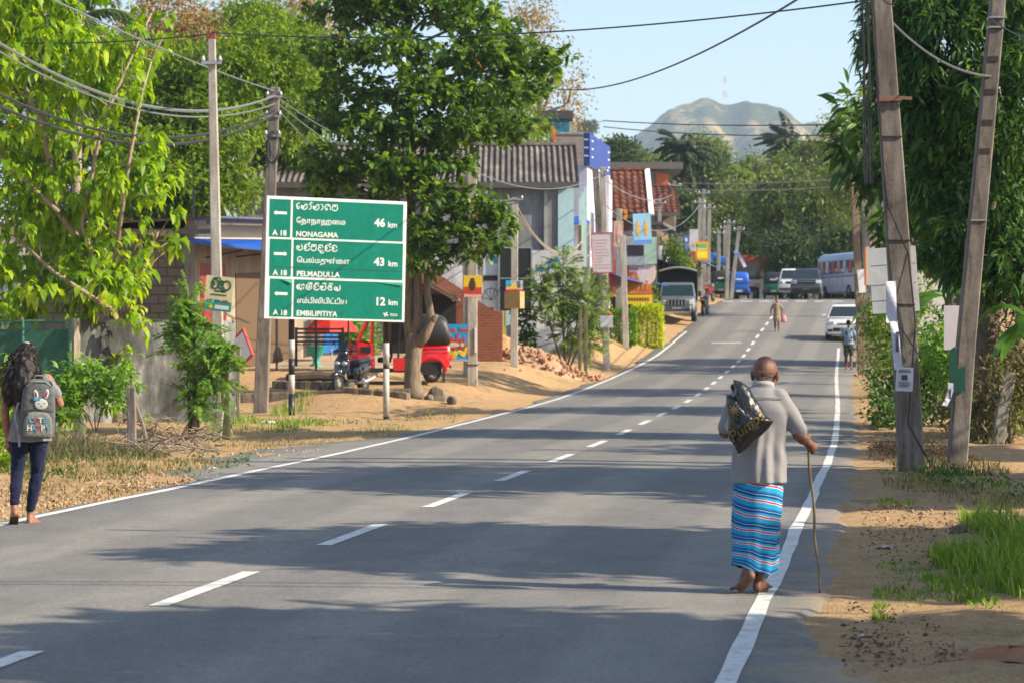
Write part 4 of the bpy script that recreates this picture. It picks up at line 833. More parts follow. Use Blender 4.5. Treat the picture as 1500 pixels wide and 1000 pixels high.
post('fence_post', 'thin leaning wooden prop against the lone concrete fence post', 222, 648, 198, 590, 37.8, 6, 5, WOOD, FP, 'fence post')
post('fence_post', 'mossy dark fence post right of the feathery sapling', 332, 648, 329, 512, 42.4, 13, 11, m_stain('mossy', (.16, .15, .08), (.05, .05, .03), 4), FP, 'fence post')
post('fence_post', 'broken slanting stump beside the foot of the tall grey pole', 316, 652, 322, 600, 42.2, 14, 12, CONC, FP, 'fence post')
post('fence_post', 'short wooden stake left of the red framed board', 348, 575, 350, 505, 50, 6, 6, WOOD, FP, 'fence post')

# the long grey building and its neighbours on the left
def gable(label, uL, uR, vE, vR, Y, dep, roofm, wallm, kind, endm=None, name='building', ov=.35, group=None):
    x0, x1 = X(uL, Y), X(uR, Y); b = Vector(((x0+x1)/2, Y, g((x0+x1)/2, Y + dep/2) - .2)); o = thing(name, label, 'building', b, group=group)
    e = P(0, vE, Y).z - b.z; rd = P(0, vR, Y + dep/2).z - b.z; w2 = (x1-x0)/2
    mb = MB(); mb.bx(-w2+.3, w2-.3, 0, dep, -1, e - .03); mb.build('wall', wallm, o)
    mb = MB(); mb.prism([(0.0, e-.03), (dep, e-.03), (dep/2, rd-.14)], 'X', -w2+.302, w2-.302); mb.build('gable', endm or wallm, o)
    f_, r2, y2 = (-ov, e - .1), (dep/2, rd), (dep+ov, e-.1)
    mb = MB()
    if kind == 'corr': corr(mb, -w2, w2, f_, r2, .21, .045); corr(mb, -w2, w2, y2, r2, .21, .045)
    else: tiles(mb, -w2, w2, f_, r2); tiles(mb, -w2, w2, y2, r2)
    rf = mb.build('roof', roofm, o)
    mb = MB(); mb.tube([(-w2, dep/2, rd+.03), (w2, dep/2, rd+.03)], .12, 6); mb.build('ridge_cap', roofm, rf)
    mb = MB(); mb.bx(-w2, w2, -ov-.03, -ov+.02, e-.3, e-.1); mb.build('fascia_board', M('dark_fascia', (.09, .085, .08), .8), rf); return o, w2, e, rd
o, w2, e, rd = gable('long grey two-storey building with a dark corrugated roof behind the almond tree', 335, 848, 264, 214, 88, 9, ASB, GREYW, 'corr')
MB().bx(w2-.75, w2-.18, -.06, .3, -.5, e-.2).build('corner_pillar', PALEB, o)
MB().bx(w2-1.25, w2-1.12, -.12, -.0, 1, e-.4).build('drain_pipe', M('grey_pipe', (.36, .35, .33), .6), o)
MB().bx(w2-.3, w2+.35, .6, 7.5, 2.6, 2.85).build('balcony_slab', CONC, o)
MB().bx(w2-.29, w2-.25, .8, 4, 2.9, 5.2).build('balcony_door', M('yellow_door', (.55, .42, .12), .6), o)
for y in (.7, 3.9, 7.2): MB().bx(w2+.2, w2+.3, y, y+.12, 2.85, e-.2).build('balcony_post', PALEB, o)
mb = MB(); mb.bx(-w2+.3, w2-6, -.045, 0, 2.2, 3.0); mb.build('plinth_band', M('dark_band', (.12, .12, .125), .9), o)
# ground-floor front painted white, behind the rubble
pw = thing('painted_wall', 'white painted wall with blue patches and small drawings behind the feathery bush', 'wall', (X(792, 85), 85, g(X(792, 85), 85)))
za = P(0, 367, 85).z - pw.location.z; w1 = 57/F*85
MB().bx(-w1, w1+.15, 0, .2, -.6, za).build('wall', m_stain('white_wall', (.62, .63, .64), (.45, .46, .46), .9, (.72, .72, .72)), pw)
mb = MB(); [mb.bx(x, x+a_, -.006, 0, z, z+c_) for x, z, a_, c_ in [(.25, 2.9, .25, .22), (.5, 2.95, .16, .24), (-.1, 2.75, .4, .14), (.62, 2.8, .2, .2)]]; mb.build('blue_patches', M('patch_blue', (.05, .35, .6), .6), pw)
MB().bx(-w1+.1, w1, -.012, 0, 2.2, 2.26).build('dark_line', BLACKP, pw)
mb = MB(); random.seed(5)
for i in range(26): x, z = random.uniform(-1.1, .7), random.uniform(.3, 1.2); q = random.uniform(.03, .11); mb.bx(x, x+q, -.008, 0, z, z+q*random.uniform(.4, 1))
mb.build('small_drawings', M('drawing_blue', (.12, .14, .4), .6, var=.9, scale=8, col2=(.5, .08, .1)), pw)
MB().bx(w1-.5, w1+.4, -.3, -.1, -.4, .42).build('low_plinth', CONC, pw)
bp = thing('panel_board', 'tall black two-panel board standing behind the carton pole', 'board', (X(756, 83.5), 83.5, g(X(756, 83.5), 83.5)))
zt, zm, z0 = [P(0, v, 83.5).z - bp.location.z for v in (364, 408, 455)]
MB().bx(-.55, .50, 0, .06, zm+.02, zt).build('upper_panel', BLACKP, bp); MB().bx(-.55, .50, 0, .06, z0, zm-.02).build('lower_panel', BLACKP, bp)
mb = MB(); mb.bx(-.60, -.55, -.02, .08, z0, zt+.04).bx(.50, .55, -.02, .08, z0, zt+.04).bx(-.55, .5, -.01, .07, zm-.02, zm+.02).bx(-.55, .5, -.01, .07, zt, zt+.04).bx(-.4, -.34, .02, .08, -.2, z0).bx(.3, .36, .02, .08, -.2, z0); mb.build('frame', STEEL, bp)
MB().bx(-1.12, -.62, .1, .14, zm+.1, zt-.05).build('side_poster', M('pale_poster', (.55, .60, .64), .6, var=.2), bp)
MB().bx(-.95, -.62, .085, .1, zt-.5, zt-.05).build('cyan_mark', M('cyan', (.02, .42, .7), .5), bp)
MB().bx(-1.12, -.62, .08, .1, zm-.08, zm+.1).build('black_label', BLACKP, bp)
mb = MB(); q = [(-.85 + .30*cos(t_), .11, zm - .75 + .42*sin(t_)) for t_ in np.linspace(0, pi, 12)]; mb.tube(q, .012, 4); [mb.tube([q[i], (-.85, .11, zm-.75)], .008, 4) for i in (2, 4, 6, 8, 10)]; mb.build('arch_drawing', M('ink', (.1, .1, .12), .7), bp)
MB().bx(-1.5, -.6, .12, .2, -.5, zm-.1).build('white_backing', m_stain('white_wall', (.62, .63, .64), (.45, .46, .46), .9), bp)
kp = thing('kiosk_door', 'narrow yellow and pale blue doorway beside the brick wall', 'doorway', (X(745, 80), 80, g(X(745, 80), 80)))
zt = P(0, 456, 80).z - kp.location.z
MB().bx(-.22, -.08, 0, .12, -.3, zt).build('yellow_jamb', M('yellow_jamb', (.65, .5, .12), .7), kp); MB().bx(-.08, .22, .02, .1, -.3, zt-.1).build('door_leaf', M('slate_blue', (.09, .13, .2), .6), kp)
MB().bx(.22, .29, 0, .12, -.3, zt).build('white_jamb', WHITEP, kp)
mb = MB(); mb.prism([(-.1, zt-.5), (.24, zt-.35), (.24, zt), (-.1, zt)], 'Y', -.01, .018); mb.build('blue_pelmet', PALEB, kp)

# brick lean-to with its sloping white wall
bk = thing('brick_house', 'half-built red brick house with a sloping wall top and a white lean-to roof', 'house', (X(680, 74.5), 74.5, g(X(680, 74.5), 74.5)))
q = lambda u, v: ((u - 680)/F*74.5, P(0, v, 74.5).z - bk.location.z)
MB().prism([(q(570, 0)[0], -.5), (q(736, 0)[0], -.5), q(736, 458), q(722, 455), q(640, 400), q(570, 352)], 'Y', 0, .22).build('brick_wall', BRICK, bk)
MB().prism([q(570, 352), q(640, 400), q(704, 442), q(704, 404), q(640, 370), q(570, 330)], 'Y', .28, .45).build('plaster_slope', m_stain('plaster', (.50, .50, .51), (.34, .33, .33), 1.5), bk)
MB().bx(-2.2, .9, .5, 5, -.5, q(0, 450)[1]).build('rear_wall', BRICK, bk)
mb = MB(); z1, z2 = q(0, 413)[1], q(0, 440)[1]; corr(mb, -1.6, .15, (q(575, 0)[0], z1+.55), (q(674, 0)[0], z2), .14, .02, axis='y'); lr = mb.build('lean_to_roof', TINW, bk)
mb = MB(); mb.tube([(q(575, 0)[0], -1.55, z1+.5), (q(672, 0)[0], -1.55, z2-.05)], .04, 4).tube([(q(665, 0)[0], -1.6, z2-.03), (q(665, 0)[0], .1, z2-.03)], .03, 4); mb.build('roof_beam', WOOD, lr)
MB().bx(-2.2, q(668, 0)[0], -.06, -.002, -.3, 2.0).build('opening_shade', INT_SHADE, bk)  # dark slab on the brick face paints the shade of an opening

# sand heap and rubble heap
def mound(name, label, u, Y, rX, rY, h, m, seed, cat):
    b = gp(u, Y); o = thing(name, label, cat, b); random.seed(seed); vs = []; n = 26; k = 12
    for i in range(k+1):
        r = i/k
        for j in range(n):
            a = 2*pi*j/n; x, y = rX*r*cos(a), rY*r*sin(a); z = h*(1 - r**1.4)*(1 + .15*sin(a*3+seed)) + random.uniform(-1, 1)*h*.05
            vs.append((x, y, z + g(b.x+x, b.y+y) - b.z - (.06 if i == k else 0)))
    fs = [(i*n+j, i*n+(j+1) % n, (i+1)*n+(j+1) % n, (i+1)*n+j) for i in range(k) for j in range(n)]
    mb = MB(); mb.add(vs, fs); mb.build('mound', m, o, True); return o
mound('sand_heap', 'smooth orange sand heap against the brick wall', 722, 77, 1.35, .9, .78, m_stain('sand', (.46, .29, .15), (.33, .2, .1), 4, (.55, .38, .22), streak=(1, 1, 1)), 2, 'sand heap')
rh = mound('rubble_heap', 'heap of broken brick and stone beside the carton pole', 788, 76, 1.5, .9, .5, m_stain('rubble_dust', (.42, .27, .17), (.28, .17, .1), 4, streak=(1, 1, 1)), 4, 'rubble heap')
mb = MB(); random.seed(3)
for i in range(190):
    a, r = random.uniform(0, 2*pi), random.random()**.6; x, y = 2.0*r*cos(a) + .3*(r > .8), 1.1*r*sin(a); h = .52*max(0, 1 - r**1.4)
    mb.rock((x, y, h + g(rh.location.x+x, rh.location.y+y) - rh.location.z + .02), random.uniform(.03, .13))
mb.build('broken_bricks', m_stain('brick_rubble', (.42, .24, .15), (.26, .14, .09), 6, (.55, .4, .3), streak=(1, 1, 1)), rh); rh.children[-1]['kind'] = 'stuff'

# behind the long building: red-edged tin roof, teal tank tower, block stub
o, w2, e, rd = gable('pale tin roofed house with red barge boards above the long dark roof', 620, 812, 222, 193, 104, 6, TINW, ORANGE, 'corr', REDP, 'house')
mb = MB(); mb.tube([(-w2, 3, rd+.1), (w2, 3, rd+.1)], .16, 6); mb.build('red_ridge', M('red_ridge', (.42, .1, .06), .7), o)
mb = MB(); [mb.tube([(w2+.03, -.4, e-.1), (w2+.03, 3, rd+.05), (w2+.03, 6.4, e-.1)], [(.06, .14)]*3, 4, sq=True)]; mb.build('barge_board', REDP, o)
tw = thing('tank_tower', 'teal box-shaped water tower with a dark flat cap', 'tower', (X(817, 116), 116, g(X(817, 116), 116))); z_ = tw.location.z
MB().bx(-.52, .52, 0, 1.3, 0, P(0, 176, 116).z-z_).build('tower_wall', TEAL, tw); MB().bx(-.82, .72, -.25, 1.5, P(0, 175, 116).z-z_, P(0, 163, 116).z-z_).build('cap', M('dark_cap', (.05, .05, .05), .8), tw)
MB().bx(.54, .78, .1, 1.2, 0, P(0, 178, 116).z-z_).build('side_fin', CONC, tw)
o = thing('block_building', 'bare cement block upper storey left of the blue parapet', 'building', (X(838, 112), 112, g(X(838, 112), 112))); z_ = o.location.z
MB().bx(-.75, .7, 0, 4, 0, P(0, 197, 112).z-z_).build('wall', m_brick('cement_block_grey', (.30, .285, .26), (.23, .215, .19), (.14, .13, .12), .42, .2, .016), o); MB().bx(-.8, .75, -.05, 4.1, P(0, 197, 112).z-z_, P(0, 194, 112).z-z_).build('coping', CONC, o)

# blue and white shop building facing the road
c1 = Vector((X(860, 97), 97, g(X(860, 97), 97) - .3)); bw = thing('shop_building', 'white and lilac shop building with a deep blue parapet', 'shop', c1, ROAD_A)
zz = lambda v, Y=97: P(0, v, Y).z - c1.z
MB().bx(-5, 0, 0, 9, -.5, zz(268)).bx(-.6, 0, 0, 9, zz(268), zz(243)).build('wall', LILAC, bw); MB().bx(-.12, .12, -.12, 7.2, zz(243), zz(195)).build('parapet', BLUEP, bw)
mb = MB(); [mb.bx(.122, .13, y, y+.5, zz(206)-i*.32, zz(204)-i*.32) for i in range(3) for y in (.5, 6.3)] + [mb.bx(-.1, .06, -.13, -.122, zz(206)-i*.32, zz(204)-i*.32) for i in range(3)]; mb.build('white_dashes', WHITEP, bw)
for y in (1.0, 3.4, 6.2): w_ = MB().bx(.0, .03, y, y+1.1, 3.6, 5.2).build('window', M('window_frame', (.5, .5, .52), .5), bw); MB().bx(.03, .036, y+.08, y+1.02, 3.68, 5.12).build('pane', GLASS, w_)
MB().bx(0, .25, 2.7, 3.0, -.3, zz(243)).build('pilaster', LILAC, bw); MB().bx(0, .25, 5.6, 5.9, -.3, zz(243)).build('pilaster', LILAC, bw)
MB().bx(.0, .06, .3, 8.7, 0, 2.5).build('shop_opening_shade', INT_SHADE, bw)  # no real hole: dark slab painted as the unlit shop inside
MB().bx(-4.8, -.2, -.08, -.0, 0, 2.3).build('side_opening_shade', INT_SHADE, bw)  # same painted shade on the side wall
g_ = MB().bx(-4.6, -.4, -.16, -.09, 1.0, 1.45).build('green_signboard', M('dull_teal', (.02, .22, .17), .5), bw)
MB().bx(-4.6, -.4, -.15, -.085, 1.75, 2.3).build('black_signboard', BLACKP, bw); text('City In', .42, WHITEP, bw, (-2.2, -.155, 1.87), bold=.02)
mb = MB(); v0 = [(-4.9, -.1, 3.15), (-.1, -.1, 3.15), (.1, -1.5, 2.75), (-4.9, -1.5, 2.75)]; mb.loft([[Vector(p) for p in v0], [Vector(p)-Vector((0, 0, .02)) for p in v0]]); mb.build('side_awning', TARPB, bw)
mb = MB(); v0 = [(.06, .2, 2.95), (.06, 8.8, 2.95), (1.5, 8.8, 2.45), (1.5, .2, 2.45)]; mb.loft([[Vector(p) for p in v0], [Vector(p)-Vector((0, 0, .02)) for p in v0]]); mb.build('front_awning', TARPB, bw)
mb = MB(); v0 = [(-4.4, -.1, 4.85), (-.1, -.1, 4.9), (.3, -1.3, 4.55), (-4.4, -1.2, 4.5)]; mb.loft([[Vector(p) for p in v0], [Vector(p)-Vector((0, 0, .02)) for p in v0]]); mb.build('upper_awning', TARPB, bw)
mb = MB(); k = 9; r0 = [Vector((-6.3 + 1.6*(i/k), -1.2 - .2*i/k, 6.2 - 2.4*(i/k)**1.6)) for i in range(k+1)]; mb.loft([[p, p+Vector((.5, -.05, .1)), p+Vector((.5, .0, .1)), p+Vector((0, .05, 0))] for p in r0]); mb.build('sagging_banner', M('faded_red_cloth', (.35, .12, .13), .9), bw)

o, w2, e, rd = gable('house with a moss-stained red tiled roof and a yellow gable', 872, 952, 311, 250, 113, 6.5, TILE, M('brown_wall', (.12, .06, .045), .9), 'tile', M('ochre_gable', (.5, .34, .12), .8), 'house', group='red tiled houses')
mb = MB(); mb.tube([(w2+.05, -.5, e-.15), (w2+.05, 3.25, rd+.05)], [(.05, .12)]*2, 4, sq=True).tube([(w2+.05, 7, e-.15), (w2+.05, 3.25, rd+.05)], [(.05, .12)]*2, 4, sq=True); mb.build('barge_board', WHITEP, o)
o, w2, e, rd = gable('smaller red tiled house farther along, with a plain brown gable', 950, 996, 309, 274, 131, 6, TILE, M('dull_brown_wall', (.2, .14, .11), .9), 'tile', None, 'house', group='red tiled houses')
for x in (-.5, .3): MB().bx(x, x+.35, -.03, 0, e-2.2, e-1).build('window', GLASS, o)
o = thing('slab_building', 'unfinished concrete building with a flat slab roof behind the tiled house', 'building', (X(930, 140), 140, g(X(930, 140), 140)-.2)); z_ = o.location.z
MB().bx(-2, 1.6, 0, 5, 0, P(0, 250, 140).z-z_).build('wall', m_stain('raw_grey', (.3, .285, .25), (.16, .15, .13), 1), o); MB().bx(-2.4, 2.7, -.7, 5.5, P(0, 249, 140).z-z_, P(0, 239, 140).z-z_).build('roof_slab', M('slab', (.13, .125, .12), .9), o)
MB().bx(1.2, 1.9, -.3, -.05, 4, P(0, 255, 140).z-z_).build('orange_wall', ORANGE, o)
# row of small shops past the red board
def shop(label, u, Y, dep, width, vt, wallm, sign, awn, seed, name='shop'):
    c = Vector((X(u, Y), Y, g(X(u, Y), Y)-.15)); o = thing(name, label, 'shop', c, ROAD_A, group='small shops along the left pavement'); h = P(0, vt, Y).z - c.z
    MB().bx(-width, 0, 0, dep, -.5, h).build('wall', wallm, o); MB().bx(-width-.2, .35, -.25, dep+.1, h, h+.16).build('roof', M('slab', (.13, .125, .12), .9), o)
    MB().bx(0, .04, .4, dep-.4, .1, 2.3).build('front_opening_shade', INT_SHADE, o); MB().bx(-width+.3, -.3, -.04, 0, .1, 2.2).build('side_opening_shade', INT_SHADE, o)  # solid wall behind: dark slabs stand for the shade in the doorways
    MB().bx(.02, .12, .2, dep-.2, 2.5, 3.2).build('signboard', sign, o); MB().bx(-width+.1, 0, -.1, -.02, 2.4, 3.1).build('side_signboard', sign, o)
    mb = MB(); v0 = [(.05, .2, 2.5), (.05, dep-.2, 2.5), (1.4, dep-.2, 2.1), (1.4, .2, 2.1)]; mb.loft([[Vector(p) for p in v0], [Vector(p)-Vector((0, 0, .02)) for p in v0]]); mb.build('awning', awn, o)
    if h > 4.5:
        for x in np.arange(-width+.5, -.7, 1.3): MB().bx(x, x+.7, -.03, 0, 3.7, min(h-.3, 4.8)).build('window', GLASS, o)
    return o
shop('small shop with a red and yellow front behind the big red hoarding', 915, 106, 6, 3.5, 345, M('pink_wall', (.5, .3, .25), .8), REDP, TARPB, 1)
shop('narrow brown shop below the smaller tiled roof', 962, 124, 7, 3, 330, M('brown_front', (.18, .12, .09), .8), M('white_sign', (.6, .6, .6), .5), TARPB, 2)
shop('low grey shop just past the parked truck, with a bright blue awning', 1000, 140, 8, 3, 372, M('grey_front', (.3, .3, .3), .8), BLUEP, M('light_blue_sheet', (.05, .32, .6), .5), 3)
shop('far white shop behind the yellow and red hoarding', 1018, 150, 5, 3.2, 345, M('far_white', (.55, .52, .5), .8), REDP, M('light_blue_sheet', (.05, .32, .6), .5), 4)
shop('far pink shop beyond the green three-wheeler', 1040, 174, 10, 3, 372, M('far_pink', (.45, .33, .3), .8), GREENP, M('teal_awning', (.03, .3, .25), .5), 5)
kz = thing('kiosk', 'far white kiosk wall with a red awning across the end of the road', 'kiosk', (X(1114, 172), 172, g(X(1114, 172), 172)-.1)); kz.scale = (1.1, 1, 1.1)
MB().bx(-1.3, .75, 0, 2.5, -.5, 2.3).build('wall', M('kiosk_white', (.5, .5, .52), .6, var=.3, scale=1), kz); MB().bx(-.05, .2, -.05, 0, -.3, 2.2).build('cream_door', M('cream_door', (.62, .58, .48), .6), kz)
mb = MB(); pr = [(-1.5, 2.45), (-1.2, 3.0), (1.3, 2.9), (2.1, 2.5), (2.0, 2.3), (-1.5, 2.25)]; mb.prism(pr, 'Y', -.9, .4); mb.build('red_awning', M('awning_red', (.38, .07, .04), .6), kz)
MB().bx(-.3, 2.3, -.6, -.5, 1.95, 2.25).build('awning_valance', M('valance', (.4, .25, .08), .6), kz); MB().bx(1.0, 2.4, -.5, -.4, 1.0, 2.0).build('red_panel', REDP, kz)
# right side: orange roofed house behind the poles
o, w2, e, rd = gable('house with an orange-red tiled roof seen behind the leaning pole', 1318, 1400, 332, 283, 86, 5, M('orange_tile', (.42, .12, .07), .8, var=.3, scale=4), M('white_side', (.6, .6, .58), .8), 'tile', None, 'house')
aw = thing('awning', 'bright green awning sheet on poles under the orange tiled roof', 'awning', gp(1360, 62)); z_ = aw.location.z
z1, z2 = P(0, 320, 62).z - z_, P(0, 346, 62).z - z_
mb = MB(); v0 = [(-.75, 0, z2), (.9, 0, z2), (.9, .9, z1+.1), (-.75, .9, z1+.1)]; mb.loft([[Vector(p) for p in v0], [Vector(p)-Vector((0, 0, .02)) for p in v0]]); mb.build('sheet', leafmat('green_sheet', [(0, (.12, .33, .03)), (1, (.14, .36, .04))], .5, .5), aw)
mb = MB(); [mb.tube([(x, y, -.2), (x, y, (z2 if y == 0 else z1+.08))], .03, 5) for x in (-.7, .85) for y in (0, .9)]; mb.build('poles', STEEL, aw)

# ------------------------------------------------------------------ poles
def pole(label, u0, v0, u1, v1, Y, w0, w1, m, group=None, dy=0, th=.8, lit=None):
    b = P(u0, v0, Y); b.z = g(b.x, Y); t = P(u1, v1, Y + dy) - b; o = thing('utility_pole', label, 'pole', b, group=group)
    h0, h1 = w0/F*Y/2, w1/F*Y/2
    MB().tube([(0, 0, -.4), t*.25, t*.5, t*.75, t], [(th*(h0 + (h1-h0)*s_), h0 + (h1-h0)*s_) for s_ in (0, .25, .5, .75, 1)], 4, sq=True, start=(0, 1, 0)).build('shaft', m, o, bevel=.015, seg=1)
    return o, b, t
PG = 'utility poles on the left side of the road'
def fitting(o, t, fr, name='insulator_bracket', w_=.35):
    c = t*fr; mb = MB(); mb.box(c + Vector((0, -.1, 0)), (w_, .05, .05)); [mb.lathe([(.03, 0), (.045, .03), (.03, .07), (.02, .1)], 8, c + Vector((x, -.1, .02))) for x in (-w_*.42, w_*.42)]; mb.build(name, STEEL, o)
LP, lb, lt = pole('tall pale concrete pole with a red tip carrying the cream poster', 322, 641, 310, 52, 43, 18, 11, m_stain('pale_pole', (.40, .37, .32), (.25, .22, .19), 3), PG)
MB().tube([lt*.99, lt*1.002], [(.053, .069)]*2, 4, sq=True, start=(0, 1, 0)).build('red_tip', M('faded_red_tip', (.28, .06, .05), .7), LP); fitting(LP, lt, .93)
P2, pb2, pt2 = pole('grey pole leaning right behind the road sign, hung with cables', 381, 609, 403, 128, 55, 21, 14, POLE_D, PG); fitting(P2, pt2, .97); fitting(P2, pt2, .91); fitting(P2, pt2, .85)
mb = MB(); c = pt2*.83; mb.tube([c + Vector((.02+.14*cos(a), -.16, -.12+.36*sin(a))) for a in np.linspace(0, 2*pi, 20)], .018, 6); mb.tube([c + Vector((.03+.12*cos(a), -.18, -.12+.33*sin(a+.2))) for a in np.linspace(0, 2*pi, 20)], .014, 6); mb.build('cable_coil', WIRE, P2)
P3, pb3, pt3 = pole('square pale pole beside the fruit juice board, with a red and yellow poster', 692, 561, 692, 228, 64, 15, 13, m_stain('pale_pole', (.40, .37, .32), (.25, .22, .19), 3), PG)
mb = MB(); mb.box(pt3*.09 + Vector((0, 0, 0)), (.30, .25, .03)); mb.build('wire_tie', WIRE, P3); MB().bx(.06, .13, -.14, -.11, .85, 1.5).build('paper_notice', WHITEP, P3)
P3b, _, q = pole('thin pole with a white pipe just behind the square pale pole', 683, 552, 681, 232, 67, 8, 8, CONC, PG); MB().tube([(.12, -.08, .8), q + Vector((.15, -.08, -.4))], .025, 6).build('white_pipe', WHITEP, P3b)
P4, pb4, pt4 = pole('pale pole carrying a brown carton, in front of the black board', 753, 536, 754, 290, 72, 11, 10, m_stain('pale_pole', (.40, .37, .32), (.25, .22, .19), 3), PG); fitting(P4, pt4, .99, w_=.5)
P5, pb5, pt5 = pole('tall upright pole with a red-topped white notice beside the feathery bush', 889, 515, 883, 245, 84, 9.5, 8, m_stain('pale_pole', (.40, .37, .32), (.25, .22, .19), 3), PG); fitting(P5, pt5, .97)
n_ = MB().bx(-.24, .2, -.16, -.13, 1.45, 1.98).build('notice', WHITEP, P5); MB().bx(-.24, .2, -.165, -.16, 1.86, 1.98).build('red_header', REDP, n_)
pole('grey pole tilted left against the tall upright pole', 890, 470, 872, 247, 86, 10, 9, POLE_D, PG)
pole('short grey pole left of the pair by the red-framed board', 852, 440, 850, 330, 92, 8, 7, POLE_D, PG); pole('short pale pole just right of the short grey pole', 862, 440, 861, 328, 94, 7, 6, CONC, PG)
pole('pale pole left of the clipped hedge, behind the orange picture', 905, 470, 907, 306, 99, 9, 8, CONC, PG); pole('pale leaning pole standing between the two clipped hedges', 917, 486, 912, 345, 97, 9, 8, m_stain('pale_pole', (.40, .37, .32), (.25, .22, .19), 3), PG)
for lab, u0, u1, vt, Y in [('far pole in front of the small tiled house', 985, 988, 265, 134), ('far pole left of the tight far trio', 965, 966, 292, 130), ('leftmost pole of the tight far trio', 1024, 1025, 291, 146), ('middle and tallest pole of the tight far trio', 1031, 1031, 277, 149), ('rightmost pole of the tight far trio', 1037, 1039, 299, 143), ('far short pole over the green three-wheeler', 1052, 1053, 338, 158), ('far upright pole right of the green three-wheeler', 1064, 1068, 322, 151), ('far pole leaning right beside the brown lorry', 1070, 1083, 332, 153), ('far thin pole behind the upright far pole', 1061, 1062, 330, 166)]:
    o, b, t = pole(lab, u0, 437, u1, vt, Y, 6, 5, CONC, PG); fitting(o, t, .96, w_=.7)
RG = 'utility poles on the right side of the road'
R1, rb1, rt1 = pole('thick dark concrete pole leaning left on the right verge, papered with notices', 1338, 690, 1289, -30, 31, 38, 27, POLE_D, RG, th=.62)
R2, rb2, rt2 = pole('slimmer stepped concrete pole leaning right at the right edge', 1398, 685, 1464, -30, 31.6, 27, 21, POLE_D, RG, th=1.0)
for v in (88, 136, 181, 223, 40): c = rt2*((685-v)/715); MB().box(c + Vector((0, -.098, 0)), (.125, .02, .07)).build('step_hole_shade', M('recess_shade', (.05, .04, .035), 1), R2)  # dark blocks on the pole face paint the shade inside the step holes
for f_ in (.505, .90, .92): MB().box(rt2*f_ + Vector((0, -.03, 0)), (.205, .19, .022)).build('strap', STEEL, R2)
MB().prism([(-.09, .95), (.11, .98), (.115, 1.3), (.02, 1.27), (-.02, 1.55), (-.09, 1.5)], 'Y', -.150, -.125).build('green_paint_mark', M('green_patch', (.004, .07, .05), .6), R2)
mb = MB(); c = rt1*.755; mb.box(c + Vector((0, -.02, 0)), (.30, .24, .05), (0, -.03, 0)).box(c + Vector((.06, -.12, .02)), (.44, .03, .04), (0, .05, 0)); mb.build('rope_binding', M('rusty_rope', (.24, .13, .09), .9), R1)
for f_, w_ in ((.47, .3), (.34, .31), (.68, .27)): MB().box(rt1*f_, (w_, .21, .012)).build('steel_band', M('dark_band2', (.05, .045, .04), .6), R1)
mb = MB(); mb.tube([rt1*1.0 + Vector((-.15, -.1, 0)), rt1*.8 + Vector((-.14, -.14, 0)), rt1*.62 + Vector((-.14, -.14, 0)), rt1*.54 + Vector((-.12, -.16, 0)), rt1*.44 + Vector((.1, -.16, 0)), rt1*.30 + Vector((.13, -.14, 0)), rt1*.1 + Vector((-.05, -.15, 0)), rt1*.02 + Vector((.2, -.1, 0))], .011, 5)
mb.tube([rt1*.45 + Vector((.1, -.15, 0)), rt1*.32 + Vector((-.16, -.14, 0)), rt1*.24 + Vector((.14, -.14, 0))], .009, 5); mb.build('climbing_cable', WIRE, R1)
mb = MB(); c = rt1*1.0
for dx, r in ((-.24, .011), (-.2, .013), (-.17, .010), (-.27, .008)): mb.tube([c + Vector((dx, -.05, .1)), rt1*.83 + Vector((dx-.03+.02*sin(dx*90), -.06, 0)), rt1*.70 + Vector((dx - .08, -.05, 0)), rt1*.585 + Vector((dx - .1, -.03, 0))], r, 5)
mb.tube([c + Vector((-.2+.13*cos(a), -.15, -.05+.16*sin(a))) for a in np.linspace(0, 2*pi, 18)], .011, 5).tube([c + Vector((.1+.12*cos(a), -.18, -.12+.22*sin(a))) for a in np.linspace(0, 2*pi, 18)], .010, 5); mb.build('hanging_cables', WIRE, R1)
# papers and boards fixed to the two right poles
def paper(mb, c, w_, h, bend=.02, tilt=0, n=8):
    vs = []; c = Vector(c)
    for i in range(n+1):
        for j in range(n+1):
            a, b = (i/n-.5)*w_, (j/n-.5)*h; vs.append(c + Vector((a*cos(tilt)-b*sin(tilt), bend*sin(i/n*3+j/n*5)*.6 - .0, a*sin(tilt)+b*cos(tilt))))
    return mb.add(vs, [(i*(n+1)+j, (i+1)*(n+1)+j, (i+1)*(n+1)+j+1, i*(n+1)+j+1) for i in range(n) for j in range(n)])
INK = M('ink_print', (.10, .10, .2), .8, var=.4, scale=30); PAPER = M('paper', (.62, .63, .72), .85, var=.12, scale=4)
def on(root, t, u, v, Y, dy=0): return P(u, v, Y + dy) - Vector(root.location)
bo = thing('notice_board', 'large blank pale board strapped behind the thick leaning pole', 'board', P(1310, 410, 31.25)); mb = MB(); mb.box((0, .02, 0), (.60, .02, .83), (0, -.07, 0)); mb.build('panel', M('pale_board', (.55, .57, .60), .6, var=.15, scale=3, bmp=.3, bscale=6), bo)
mb = MB(); [mb.box((0, .035, z), (.58, .012, .03), (0, -.07, 0)) for z in (-.3, 0, .3)]; mb.build('batten', WOOD, bo)
mb = MB(); [mb.box((0, .007, z), (.57, .004, .006), (0, -.07, 0)) for z in (-.25, -.05, .2)]; mb.build('board_seam', M('seam_grey', (.4, .42, .44), .7), bo)
bo = thing('notice_board', 'smaller white board fixed behind the stepped leaning pole', 'board', P(1404, 480, 31.85)); mb = MB(); mb.box((0, .02, 0), (.37, .02, .57)); mb.build('panel', M('white_board', (.66, .62, .66), .6, var=.1), bo); MB().box((0, .036, .1), (.36, .012, .03)).build('batten', WOOD, bo)
